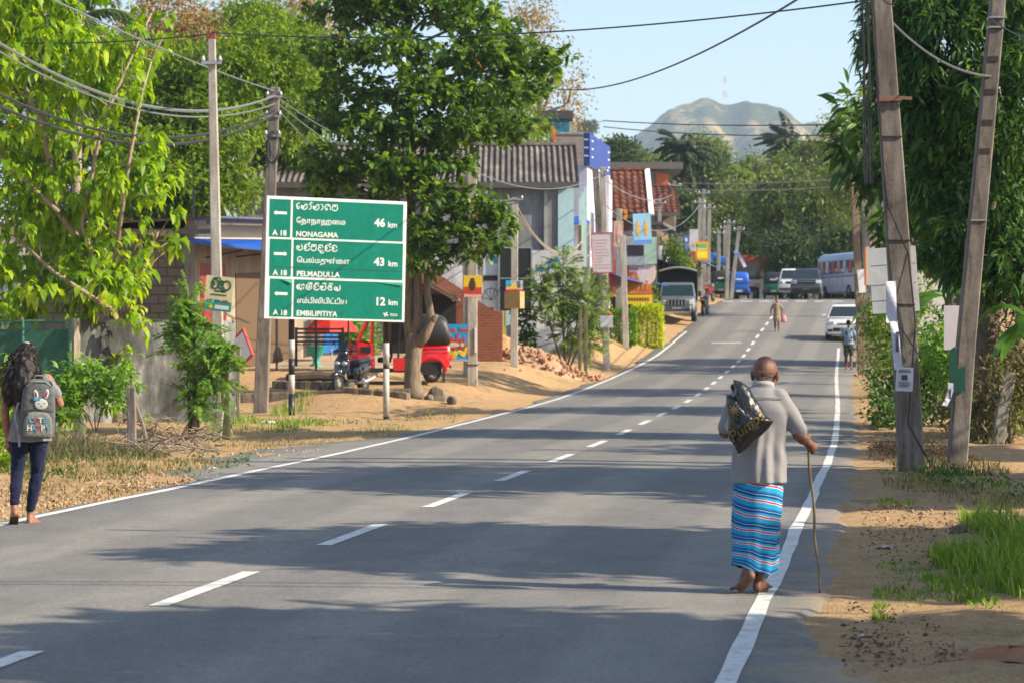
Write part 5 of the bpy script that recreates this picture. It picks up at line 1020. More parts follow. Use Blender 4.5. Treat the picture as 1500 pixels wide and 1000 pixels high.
fl = thing('flyer', 'white printed notice with a dark photo pasted on the thick pole', 'flyer', P(1325, 555, 30.78)); mb = MB(); paper(mb, (0, 0, 0), .215, .30, .012, -.04); mb.build('sheet', PAPER, fl)
mb = MB(); mb.bx(-.04, .035, -.02, -.016, -.01, .055); mb.build('photo', M('photo_dark', (.08, .07, .08), .7), fl)
mb = MB(); [mb.bx(-.08+.01*(i % 2), .08-.015*(i % 3), -.02, -.016, z, z+.008) for i, z in enumerate((.1, .115, -.04, -.058, -.076, -.094, .085))]; mb.build('print_lines', INK, fl)
fl = thing('flyer', 'long torn paper strip hanging on the left of the thick pole', 'flyer', P(1309, 480, 30.78)); mb = MB(); paper(mb, (-.03, 0, .32), .13, .52, .03, .02).v; paper(mb, (.03, -.01, -.22), .10, .60, .03, .10); mb.build('sheet', PAPER, fl); MB().bx(.02, .06, -.04, -.034, -.3, -.05).build('print_lines', INK, fl)
fl = thing('flyer', 'curled white leaflet peeling off the stepped pole beside a green mark', 'flyer', P(1390, 577, 31.2)); mb = MB()
pts = [(.03, .1, .03), (.02, .0, -.01), (-.01, -.1, .0), (-.06, -.19, -.03)]; mb.add([p for x, z, y in [(a_, b_, c_) for a_, b_, c_ in pts] for p in ((x-.035, y, z+.05), (x+.035, y+.01, z+.04))], [(0, 1, 3, 2), (2, 3, 5, 4), (4, 5, 7, 6)]); mb.build('sheet', PAPER, fl); MB().bx(-.005, .02, -.03, -.022, -.06, .06).build('print_lines', INK, fl)
post('fence_post', 'grey garden post leaning right in the thicket at the right edge', 1458, 640, 1480, 545, 38.5, 18, 16, CONC, cat='fence post')
# far pole cluster on the right, with a black board and a pink poster
WD = M('weathered_timber', (.26, .19, .13), .9, var=.4, streak=(6, 6, .6))
pole('leaning timber pole leftmost in the right-hand far cluster', 1263, 430, 1250, 248, 80, 11, 9, WD, RG); pole('second timber pole in the right-hand far cluster, behind the leaning one', 1272, 430, 1266, 280, 82, 10, 9, CONC, RG); pole('third pole of the right-hand far cluster, nearest the thick pole', 1287, 430, 1281, 300, 79, 10, 9, WD, RG)
bb = thing('panel_board', 'tall black board on posts beside the parked bus', 'board', gp(1262, 84)); z_ = bb.location.z; MB().bx(-.2, .22, 0, .06, P(0, 425, 84).z-z_, P(0, 340, 84).z-z_).build('panel', BLACKP, bb); mb = MB(); mb.bx(-.18, -.12, .06, .12, -.2, 2.5).bx(.12, .18, .06, .12, -.2, 2.5); mb.build('legs', STEEL, bb)
bb = thing('poster_board', 'pink and green poster board with an orange edge beside the far cluster', 'board', gp(1279, 77)); z_ = bb.location.z; z0, z1 = P(0, 418, 77).z-z_, P(0, 362, 77).z-z_
MB().bx(-.22, .3, 0, .04, z0, z1).build('panel', M('pink_board', (.6, .3, .45), .6, var=.6, scale=1.6, col2=(.35, .5, .2)), bb); MB().bx(-.27, -.22, -.01, .05, z0, z1).build('orange_edge', ORANGE, bb); mb = MB(); mb.bx(-.2, -.15, .04, .09, -.2, z1).bx(.2, .25, .04, .09, -.2, z1); mb.build('legs', WOOD, bb)
sb = thing('white_panel', 'small white panel hung on the leaning timber pole', 'board', P(1262, 412, 79)); MB().box((0, 0, 0), (.22, .03, .75), (0, -.1, 0)).build('panel', WHITEP, sb); MB().box((0, .02, .2), (.2, .02, .03)).build('batten', WOOD, sb)

# ------------------------------------------------------------------ cables
CG = 'cables strung between the poles'
def cable(label, a, b, sag, r, m=WIRE, bundle=1, n=26):
    a, b = P(*a), P(*b); mb = MB()
    for k in range(bundle):
        o_ = Vector((0, .03*k, .022*k)); sg = sag*(1 + .05*k)
        mb.tube([a.lerp(b, i/n) + o_*sin(pi*i/n) + Vector((0, 0, -sg*4*(i/n)*(1-i/n))) for i in range(n+1)], r, 5)
    return single('power_cable', mb, m, label, 'cable', CG)
cable('topmost cable crossing the whole picture from the tall grey pole to the thick pole', (310, 48, 43), (1290, -2, 31), .25, .012)
cable('topmost cable running left from the red pole tip', (-60, 60, 46), (310, 50, 43), .1, .012)
cable('thin pale cable sloping down from the upper left corner past the tall grey pole', (-10, -42, 30), (403, 134, 55), .1, .016, WIRE_L)
cable('uppermost twisted black cable bundle sagging from the left edge to the leaning grey pole', (-40, 38, 38), (404, 140, 55), .75, .022, WIRE_L, 2)
cable('middle cable sagging from the left edge to the leaning grey pole', (-40, 52, 38), (404, 152, 55), .7, .016, WIRE_L)
cable('third cable bundle sagging low from the left edge to the leaning grey pole', (-40, 118, 38), (404, 160, 55), .75, .02, WIRE, 2)
cable('lowest twisted cable bundle sagging from the left edge to the leaning grey pole', (-40, 138, 38), (404, 168, 55), .72, .024, WIRE, 2)
cable('cable dropping steeply from the leaning grey pole behind the sign', (405, 158, 55), (600, 310, 66), .35, .018, WIRE_L, 3)
cable('slack pale cable from the leaning grey pole to the square pale pole', (405, 142, 55), (690, 240, 64), .5, .014, WIRE_L)
cable('second slack cable from the leaning grey pole to the square pale pole', (405, 150, 55), (690, 300, 64), .4, .014, WIRE_L)
cable('thin black cable passing the almond tree to the far upright pole', (403, 142, 55), (884, 178, 84), .3, .012)
cable('upper black cable across the far hill', (884, 177, 84), (1290, 181, 60), .1, .018); cable('lower black cable across the far hill', (884, 186, 84), (1290, 196, 60), .15, .017)
cable('black cable climbing steeply to the top right over the road', (790, 126, 66), (1180, -8, 30), .5, .015)
cable('upper pale cable from the tiled houses to the right-hand far cluster', (985, 268, 134), (1250, 261, 80), .12, .017, WIRE_L); cable('lower pale cable from the tiled houses to the right-hand far cluster', (985, 276, 134), (1250, 272, 80), .14, .017, WIRE_L)
cable('dark cable from the far trio up to the light green tiered tree', (1031, 288, 149), (1230, 222, 120), .6, .03)
cable('thin cable from the middle far pole to the leaning timber pole', (1068, 326, 151), (1251, 300, 80), .9, .018)
cable('cable low over the far road from the leaning far pole', (1083, 336, 153), (1252, 318, 80), .9, .018)
cable('grey cable from the thick pole to the stepped pole', (1304, 30, 31), (1452, 112, 31.5), .16, .016, WIRE_L); cable('thin cable from the stepped pole out of the right edge', (1452, 28, 31.5), (1560, 60, 26), .1, .01)
cable('slack cable between the carton pole and the tall upright pole', (754, 296, 72), (862, 340, 94), 1.1, .022, M('dusty_cable', (.28, .25, .22), .7), 3); cable('lower slack cable bundle between the carton pole and the upright pole', (756, 310, 72), (866, 372, 92), .7, .02, M('dusty_cable', (.28, .25, .22), .7), 2)
cable('cable from the upright pole along the shop fronts to the far pole', (884, 262, 84), (985, 285, 134), .5, .02, WIRE_L, 2); cable('low shop-front cable from the upright pole to the far trio', (886, 300, 84), (1025, 300, 146), 1.2, .02, WIRE_L)
cable('cable joining the square pale pole and the carton pole', (692, 262, 64), (754, 296, 72), .25, .014, WIRE_L); cable('cable joining the square pale pole and the upright pole', (692, 250, 64), (884, 255, 84), .5, .014, WIRE_L)
for dx, lab in ((0, 'cable strung from tree to tree over the near right verge'), (.35, 'second cable strung from tree to tree over the near right verge')):
    mb = MB(); mb.tube([(5.2 + dx, 13.9 + dx*.4, 6.3), (12, 13.4 + dx, 6.0), (20, 13.2, 6.6)], .02, 5); single('power_cable', mb, WIRE, lab, 'cable', CG)

# ------------------------------------------------------------------ road sign
SG = P(492, 379, 53); SG.z = 0; sx0 = 3.12; szh = 2.62
sgn = thing('road_sign', 'big green direction sign with white trilingual place names and distances', 'road sign', (SG.x, SG.y, g(SG.x, SG.y)), radians(19)); zc = P(0, 380.5, 53).z - sgn.location.z
pan = bpy.data.objects.new('sign_panel', None)
GRN = m_stain('sign_green', (.003, .175, .122), (.002, .14, .095), .9, (.006, .21, .145), .35, (1, 1, .6)); SWH = M('sign_white', (.68, .69, .68), .4, var=.1, scale=3)
roll = radians(-1.35)
def sp(px, py, d=0): return Vector(((px-568)/1100*sx0, -.03 - d, (492-py)/960*szh))
pn = MB().bx(-sx0/2, sx0/2, -.03, 0, -szh/2, szh/2).build('panel', SWH, sgn, bevel=.008); pn.location = (0, 0, zc); pn.rotation_euler = (0, -roll, 0)
mb = MB()
for a in [(40, 35, 205, 332), (222, 35, 1090, 332), (48, 347, 217, 640), (233, 347, 1094, 640), (56, 658, 228, 955), (243, 658, 1098, 955)]:
    mb.add([sp(a[0]-(0), a[1], .004), sp(a[2], a[1], .004), sp(a[2], a[3], .004), sp(a[0], a[3], .004)], [(0, 1, 2, 3)])
mb.build('green_field', GRN, pn)
mb = MB(); mb.add([sp(48, 563, .006), sp(1094, 568, .006), sp(1094, 573, .006), sp(48, 567, .006)], [(0, 1, 2, 3)]); mb.build('crease', M('crease', (.004, .05, .035), .6), pn)
def tx(s, px, py, hpx, bold=.02, sx=1, nm='lettering'): p = sp(px, py, .006); return text(s, hpx/960*szh/.727, SWH, pn, p, bold=bold, sx=sx, name=nm, ext=.001)
tx('A 18', 68, 318, 42); tx('A 18', 78, 630, 42); tx('A 18', 86, 942, 42)
tx('NONAGAMA', 248, 320, 42); tx('PELMADULLA', 260, 632, 42); tx('EMBILIPITIYA', 266, 942, 42)
tx('46', 862, 218, 64, .03); tx('43', 866, 528, 64, .03); tx('12', 878, 842, 64, .03); tx('km', 968, 222, 46, .02); tx('km', 978, 530, 46, .02); tx('km', 986, 838, 46, .02); tx('RDA', 1003, 926, 22, .01)
mb = MB(); [mb.add([sp(968+20*cos(a)+7*cos(a+1.6), 914+18*sin(a)+7*sin(a+1.6), .006), sp(968+20*cos(a)-9*cos(a+1.6), 914+18*sin(a)-9*sin(a+1.6), .006), sp(968-3*cos(a), 914-3*sin(a), .006)], [(0, 1, 2)]) for a in np.arange(0, 6.2, pi/2)+.5]; mb.build('emblem', SWH, pn)
TM = [('\u0BC7\u0BA8\u0BBE\u0BA8\u0BBE\u0BB9\u0BAE\u0BC8', None)]
def tamil(seq, px, py, width): 
    o = tx(seq, px, py, 40, .012); me = o.data; n = len(me.vertices); co = np.zeros(n*3); me.vertices.foreach_get('co', co); xw = co[::3].max() - co[::3].min(); o.scale = (width/1100*sx0/max(xw, .01), 1, 1)
tamil('\u0BC7\u0BA8\u0BBE\u0BA8\u0BBE\u0BB9\u0BC8\u0BAE', 248, 215, 382); tamil('\u0BC6\u0BAA\u0BB2\u0BCD\u0BAE\u0BA4\u0BC1\u0BB3\u0BCD\u0BC8\u0BB3', 260, 525, 415); tamil('\u0B8E\u0BAE\u0BCD\u0BAA\u0BBF\u0BB2\u0BBF\u0BAA\u0BBF\u0B9F\u0BCD\u0B9F\u0BBF\u0BAF', 266, 842, 388)
# Sinhala letters drawn as strokes in a unit box
def arc(cx, cy, rx_, ry2, a0, a1, n=14): return [(cx + rx_*cos(radians(a0+(a1-a0)*i/n)), cy + ry2*sin(radians(a0+(a1-a0)*i/n))) for i in range(n+1)]
SN = {'e': (.55, [arc(.27, .27, .17, .2, 90, 450) + arc(.42, .5, .4, .5, 180, 80)]),
      'na': (.95, [arc(.3, .42, .13, .15, 0, 360), arc(.47, .45, .42, .45, 150, 370), arc(.72, .62, .17, .3, -10, 200)]),
      'aa': (.5, [arc(.12, .5, .27, .45, 100, -95)]), 'al': (.0, [arc(-.22, 1.1, .1, .13, -60, 200)]),
      'ga': (.9, [arc(.27, .2, .13, .17, 60, 420) + arc(.45, .5, .4, .48, 200, 10), [(.84, .55), (.84, .05)], arc(.62, .5, .16, .4, 170, 40)]),
      'ma': (.95, [arc(.45, .4, .4, .4, 120, 400), arc(.3, .8, .14, .17, -90, 200), arc(.68, .8, .15, .17, -20, 250)]),
      'pa': (.95, [arc(.45, .42, .42, .42, 130, 410), arc(.32, .5, .13, .17, 0, 330), [(.74, .72), (.74, .98)]]),
      'la': (.9, [arc(.25, .48, .14, .17, 0, 360), arc(.45, .35, .42, .62, 160, 20), arc(.45, .3, .4, .3, 180, 360)]),
      'da': (.9, [arc(.42, .72, .3, .25, 200, -40), arc(.42, .3, .36, .3, 130, 330), arc(.3, .5, .14, .12, -60, 220)]),
      'u': (0, [arc(-.4, -.14, .26, .17, 160, 380)]),
      'ae': (1.25, [arc(.4, .45, .36, .4, 60, 340), arc(.34, .45, .13, .16, 0, 360), [(.74, .3), (.74, -.12)], arc(.98, .5, .2, .4, 170, 20), [(1.05, .45), (1.05, .05)]]),
      'mba': (1.0, [arc(.47, .42, .42, .42, 130, 400), arc(.5, .45, .16, .2, 0, 360), arc(.75, .85, .15, .14, -40, 220), [(.12, .8), (.3, .98)]]),
      'i': (0, [arc(-.45, 1.0, .3, .2, 170, 5)]), 'ta': (.85, [arc(.45, .45, .36, .42, 50, 330), arc(.5, .52, .14, .17, -40, 260)]),
      'ya': (1.0, [arc(.25, .4, .15, .2, 20, 380), arc(.5, .4, .44, .4, 180, 380), [(.9, .5), (.9, .95)], [(.55, .1), (.55, .6)]])}
def ribbon(mb, pts, wd, d):
    pts = [Vector((p[0], p[1])) for p in pts]; L_ = []
    for i, p in enumerate(pts):
        t = (pts[min(i+1, len(pts)-1)] - pts[max(0, i-1)]); t = t.normalized() if t.length > 1e-6 else Vector((1, 0)); nn = Vector((-t.y, t.x)); L_.append((p + nn*wd/2, p - nn*wd/2))
    vs = [q for a, b in L_ for q in ((a.x, -d, a.y), (b.x, -d, b.y))]; mb.add(vs, [(2*i, 2*i+1, 2*i+3, 2*i+2) for i in range(len(pts)-1)])
def sinhala(seq, px, py, width, hpx):
    tot = sum(SN[s_][0] + (.12 if SN[s_][0] else 0) for s_ in seq); k = width/1100*sx0/tot; h = hpx/960*szh; o = sp(px, py); x = 0; mb = MB(); d = .036
    for s_ in seq:
        wdt, strokes = SN[s_]
        for q in strokes: d += .0002; ribbon(mb, [(o.x + (x + a)*k, o.z + b*h) for a, b in q], .0185, d)
        x += wdt + (.12 if wdt else 0)
    mb.build('lettering', SWH, pn)
sinhala(['e', 'na', 'aa', 'al', 'na', 'aa', 'ga', 'ma'], 246, 108, 335, 48); sinhala(['pa', 'la', 'al', 'ma', 'da', 'u', 'la', 'al', 'la'], 256, 430, 325, 50); sinhala(['ae', 'mba', 'i', 'la', 'i', 'pa', 'i', 'ta', 'i', 'ya'], 262, 738, 350, 46)
mb = MB()
for px, py, s_ in ((125, 142, -1), (132, 462, 1), (144, 774, -1)):
    q = [(-50*s_, -10), (-50*s_, 10), (32*s_, 10), (32*s_, 19), (52*s_, 0), (32*s_, -19), (32*s_, -10)]; mb.add([sp(px+a, py+b, .006) for a, b in q], [tuple(range(7))])
mb.build('arrow', SWH, pn)
mb = MB(); mb.add([sp(140, 660, .03), sp(226, 662, .02), sp(226, 696, .05)], [(0, 1, 2)]).add([sp(840, 657, .007), sp(1092, 660, .03), sp(1092, 684, .04)], [(0, 1, 2)]); mb.build('peeling_corner', M('peel', (.02, .30, .2), .4), pn)
mb = MB(); [mb.bx(-sx0/2+.05, sx0/2-.05, .0, .05, z-.03, z+.03) for z in (-.9, 0, .9)]; mb.build('back_rail', STEEL, pn)
def banded(uu, vb, label):
    b = P(uu, vb, 53.25); xl = None; d = Vector((b.x - SG.x, 0, 0)); lx = d.x/cos(radians(19)); o = thing('sign_post', label, 'sign post', (SG.x + lx*cos(radians(19)) - .1*sin(radians(19)), SG.y + lx*sin(radians(19)) + .12, 0), group='banded posts of the road sign')
    o.location.z = g(o.location.x, o.location.y); h = zc + 1.2
    return o, h
for uu, label in ((432, 'left black and white banded post of the green sign'), (567, 'right black and white banded post of the green sign')):
    o, h = banded(uu, 605, label); z = -.3; i = 0; bz = [-.3, .47, .88, 1.22, 1.62, h] if uu < 500 else [-.3, .06, 1.1, 1.2, 1.66, h]
    for k in range(5): MB().tube([(0, 0, bz[k]), (0, 0, bz[k+1])], .066, 12).build('paint_band', [BLACKP, M('dirty_white', (.50, .48, .43), .7, var=.45, scale=9)][k % 2], o, True)

# ------------------------------------------------------------------ vehicles (local -Y is forward)
AMBER = M('amber_lens', (.7, .25, .01), .25); REDL = M('red_lens', (.5, .01, .01), .25); LAMP = M('lamp_glass', (.55, .56, .58), .12, .3, var=.1); PLATE = M('plate', (.62, .6, .5), .5); CARW = M('car_white', (.72, .73, .74), .25, var=.05, coat=.6); NAVY = M('car_navy', (.045, .06, .085), .25, .3, var=.1, coat=.7)
def wheel(par, c, r, w_, rimm=STEEL):
    mb = MB(); mb.lathe([(r*.55, -w_/2), (r*.93, -w_/2), (r, -w_*.33), (r, w_*.33), (r*.93, w_/2), (r*.55, w_/2)], 22, c, 'X'); t = mb.build('wheel', RUBBER, par, True)
    mb = MB(); mb.lathe([(.02, -w_*.53), (r*.2, -w_*.56), (r*.3, -w_*.5), (r*.58, -w_*.5), (r*.6, -w_*.4), (r*.6, w_*.4), (r*.58, w_*.5), (r*.3, w_*.5), (r*.2, w_*.56), (.02, w_*.53)], 18, c, 'X'); mb.build('rim', rimm, t, True); return t
def inset(mb, a, b, c, d, mx=.06, my=.08, off=.006):
    a, b, c, d = map(Vector, (a, b, c, d)); n = (b-a).cross(d-a).normalized()*off
    f = lambda s_, t: a*(1-s_)*(1-t) + b*s_*(1-t) + c*s_*t + d*(1-s_)*t
    q = [f(mx, my) + n, f(1-mx, my) + n, f(1-mx, 1-my) + n, f(mx, 1-my) + n]
    mb.add(q + [p - n*1.6 for p in q], [(0, 1, 2, 3), (7, 6, 5, 4), (0, 4, 5, 1), (1, 5, 6, 2), (2, 6, 7, 3), (3, 7, 4, 0)])
def rsec(y, hw, z0, z1, r=.1, tum=.03):       # rounded body section
    return [Vector(p) for p in [(-hw+r, y, z0), (hw-r, y, z0), (hw, y, z0+r), (hw, y, (z0+z1)/2), (hw-tum, y, z1-r), (hw-r-tum, y, z1), (-hw+r+tum, y, z1), (-hw+tum, y, z1-r), (-hw, y, (z0+z1)/2), (-hw, y, z0+r)]]
def car(name, label, cat, loc, rz_, paint, body, cab, wb, wr, w2, extras=None, group=None):
    o = thing(name, label, cat, loc, rz_, group)
    mb = MB(); mb.loft([rsec(*s_) for s_ in body]); b = mb.build('body', paint, o, True, .02)
    (hb, y0, y1, z0), (ht, y2, y3, z1) = cab
    A = [Vector(p) for p in [(-hb, y0, z0), (hb, y0, z0), (hb, y1, z0), (-hb, y1, z0)]]; B = [Vector(p) for p in [(-ht, y2, z1), (ht, y2, z1), (ht, y3, z1), (-ht, y3, z1)]]
    mid = [a.lerp(c, .93) for a, c in zip(A, B)]; top = [Vector((c.x*.86, c.y*.93+.04, z1+.05)) for c in B]
    MB().loft([A, mid, B, top]).build('cabin', paint, o, True, .03)
    mb = MB(); inset(mb, A[0], A[1], B[1], B[0], .05, .08); mb.build('windscreen', GLASS, o)
    for i, j in ((1, 2), (3, 0)): mb = MB(); inset(mb, A[i], A[j], B[j], B[i], .06, .14); mb.build('side_window', GLASS, o)
    mb = MB(); inset(mb, A[2], A[3], B[3], B[2], .07, .12); mb.build('rear_window', GLASS, o)
    for sx in (-1, 1):
        for y in (-wb/2, wb/2): wheel(o, (sx*(w2-.12), y, wr), wr, .2)
        MB().box((sx*(hb+.12), y0+.35, z0+.08), (.2, .1, .14)).build('wing_mirror', paint, o, bevel=.03)
    if extras: extras(o)
    return o
def front(o, y, zl, hw, lh=.16, lw=.34, gz=None, gw=.45, gh=.14, plate=.45, slots=0, bump=None, chrome=False):
    for sx in (-1, 1): MB().box((sx*(hw-lw/2-.02), y, zl), (lw, .08, lh), (0, 0, sx*.2)).build('headlight', LAMP, o, bevel=.03)
    gz = gz or zl; gr = MB().box((0, y-.03, gz), (gw*2, .05, gh)).build('grille', BLACKP, o, bevel=.01)
    if slots: mb = MB(); [mb.box((gw*1.8*(i/(slots-1)-.5), y-.062, gz), (.035, .02, gh*.9)) for i in range(slots)]; mb.build('grille_bars', CHROME, gr)
    if chrome: MB().box((0, y-.06, gz+.02), (gw*1.9, .015, .025)).build('grille_bar', CHROME, gr)
    MB().box((0, y-.07, plate), (.42, .02, .12)).build('number_plate', PLATE, o)
    if bump: MB().box((0, y-.04, bump), (hw*1.9, .16, .16)).build('bumper', M('dark_bumper', (.06, .06, .065), .5), o, bevel=.03)
p = gp(1239, 107)
def ex(o):
    front(o, -1.93, .70, .82, .13, .36, .66, .3, .07, .42, chrome=True); MB().box((0, -1.99, .42), (1.0, .04, .16)).build('air_intake', BLACKP, o, bevel=.02)
    for sx in (-1, 1): MB().box((sx*.62, -1.96, .38), (.2, .05, .12)).build('fog_lamp', BLACKP, o, bevel=.02)
car('parked_car', 'white hatchback parked facing the camera by the garden bush on the right', 'car', p, radians(-9), CARW, [(-1.97, .70, .24, .62, .1), (-1.85, .82, .2, .78, .12), (-1.0, .85, .18, .92, .12), (.2, .85, .18, .95, .12), (1.6, .84, .2, .96, .12), (1.9, .78, .25, .9, .12)], ((.80, -1.15, 1.85, .93), (.60, -.35, 1.45, 1.46)), 2.46, .30, .85, ex)
p = gp(1182, 144)
def ex(o): front(o, -2.42, 1.0, .9, .2, .34, 1.0, .48, .2, .62, chrome=True, bump=.66); MB().box((0, -2.44, .45), (1.6, .06, .25)).build('skid_plate', BLACKP, o)
car('pickup_truck', 'dark blue-grey pickup driving over the crest towards the camera', 'pickup', p, radians(-8), NAVY, [(-2.45, .80, .42, 1.0, .1), (-2.3, .90, .4, 1.12, .1), (-1.1, .92, .4, 1.22, .1), (2.4, .92, .42, 1.2, .1), (2.5, .9, .45, 1.1, .1)], ((.84, -1.2, 1.0, 1.2), (.66, -.45, .8, 1.78)), 3.0, .38, .92, ex)
def ex(o): front(o, -2.2, 1.0, .88, .2, .3, 1.0, .4, .16, .62, bump=.6)
car('car', 'white off-road car following close behind the dark pickup', 'car', gp(1162, 153), radians(-8), CARW, [(-2.25, .78, .42, 1.0, .1), (-2.1, .88, .4, 1.12, .1), (-1.1, .9, .4, 1.2, .1), (2.1, .9, .42, 1.25, .1), (2.25, .86, .45, 1.1, .1)], ((.84, -1.2, 2.1, 1.2), (.70, -.6, 1.95, 1.85)), 2.7, .38, .9, ex)
# canvas-topped utility truck
SILV = M('silver_paint', (.24, .255, .28), .3, .5, var=.1, coat=.4)
p = gp(993, 118.5); o = thing('canvas_truck', 'grey utility truck with a black canvas canopy parked on the left pavement', 'truck', p, radians(-5)); o.scale = (1.06, 1.06, 1.08)
mb = MB(); mb.loft([rsec(-2.1, .72, .48, .92, .06), rsec(-2.0, .80, .46, 1.02, .08), rsec(-1.0, .82, .46, 1.12, .08), rsec(-.9, .84, .46, 1.12, .08), rsec(.5, .84, .46, 1.12, .06)]); mb.build('body', SILV, o, True, .02)
A = [Vector(q) for q in [(-.82, -1.0, 1.1), (.82, -1.0, 1.1), (.82, .45, 1.1), (-.82, .45, 1.1)]]; B = [Vector(q) for q in [(-.72, -.68, 1.68), (.72, -.68, 1.68), (.72, .45, 1.7), (-.72, .45, 1.7)]]
MB().loft([A, B, [Vector((v.x*.94, v.y*.97, 1.75)) for v in B]]).build('cabin', SILV, o, bevel=.03); mb = MB(); inset(mb, A[0], A[1], B[1], B[0], .05, .08, .008); mb.build('windscreen', glass('tinted_glass', (.012, .03, .03)), o)
for i, j in ((1, 2), (3, 0)): mb = MB(); inset(mb, A[i], A[j], B[j], B[i], .1, .14); mb.build('side_window', GLASS, o)
k = 9; arcp = [(-.87 + 1.74*i/k, 2.28 + .17*sin(pi*i/k)) for i in range(k+1)]
mb = MB(); mb.prism([(-.87, .95), (.87, .95)] + arcp[::-1], 'Y', .5, 2.4); can = mb.build('canopy', M('black_canvas', (.007, .007, .009), .9, bmp=.4, bscale=6, spec=.1), o)
mb = MB(); mb.tube([(x, .47, z) for x, z in arcp], .05, 6); mb.build('canopy_hem', M('hem_grey', (.28, .28, .27), .7), can)
MB().bx(-.86, .86, .5, 2.4, .55, .97).build('load_bed', SILV, o, bevel=.01)
front(o, -2.13, .84, .78, .2, .24, .84, .42, .26, .55, 6, .50)
mb = MB(); mb.tube([(-.6, -2.26, .70), (-.6, -2.30, .42), (.6, -2.30, .42), (.6, -2.26, .70)], .035, 6); mb.build('bull_bar', CHROME, o)
for sx in (-1, 1):
    for y in (-1.4, 1.4): wheel(o, (sx*.74, y, .36), .36, .22)
    MB().box((sx*1.0, -.85, 1.25), (.14, .08, .24)).build('wing_mirror', BLACKP, o, bevel=.02)
# motorbike beside the truck
def moto(label, loc, rz_, colr, group=None):
    o = thing('motorbike', label, 'motorbike', loc, rz_, group)
    for y in (-.62, .62): wheel(o, (0, y, .30), .30, .10)
    mb = MB(); mb.prism([(-.35, .55), (-.25, .92), (.05, .98), (.12, .78), (.85, .88), (.95, .80), (.6, .55), (.2, .38), (-.2, .38)], 'X', -.11, .11); mb.build('body', colr, o, bevel=.04)
    MB().box((0, .42, .86), (.24, .8, .1)).build('seat', RUBBER, o, bevel=.03); mb = MB(); mb.tube([(-.36, -.32, 1.08), (-.1, -.42, 1.04), (.1, -.42, 1.04), (.36, -.32, 1.08)], .018, 6).tube([(-.07, -.62, .3), (-.07, -.4, 1.0)], .022, 6).tube([(.07, -.62, .3), (.07, -.4, 1.0)], .022, 6); mb.build('fork', CHROME, o)
    MB().ell((0, -.52, .92), (.09, .08, .1)).build('headlight', LAMP, o, True); MB().box((0, 1.0, .78), (.2, .06, .12)).build('tail_light', AMBER, o, bevel=.02)
    for sx in (-1, 1): MB().ell((sx*.36, -.36, 1.2), (.06, .02, .045)).build('mirror', BLACKP, o, True)
    return o
moto('black motorbike with an orange tail box parked behind the grey truck', gp(1033, 124), radians(165), BLACKP)
moto('dark motorbike standing at the kerb by the green three-wheeler', gp(1040, 137), radians(160), M('dark_red', (.18, .02, .02), .3))

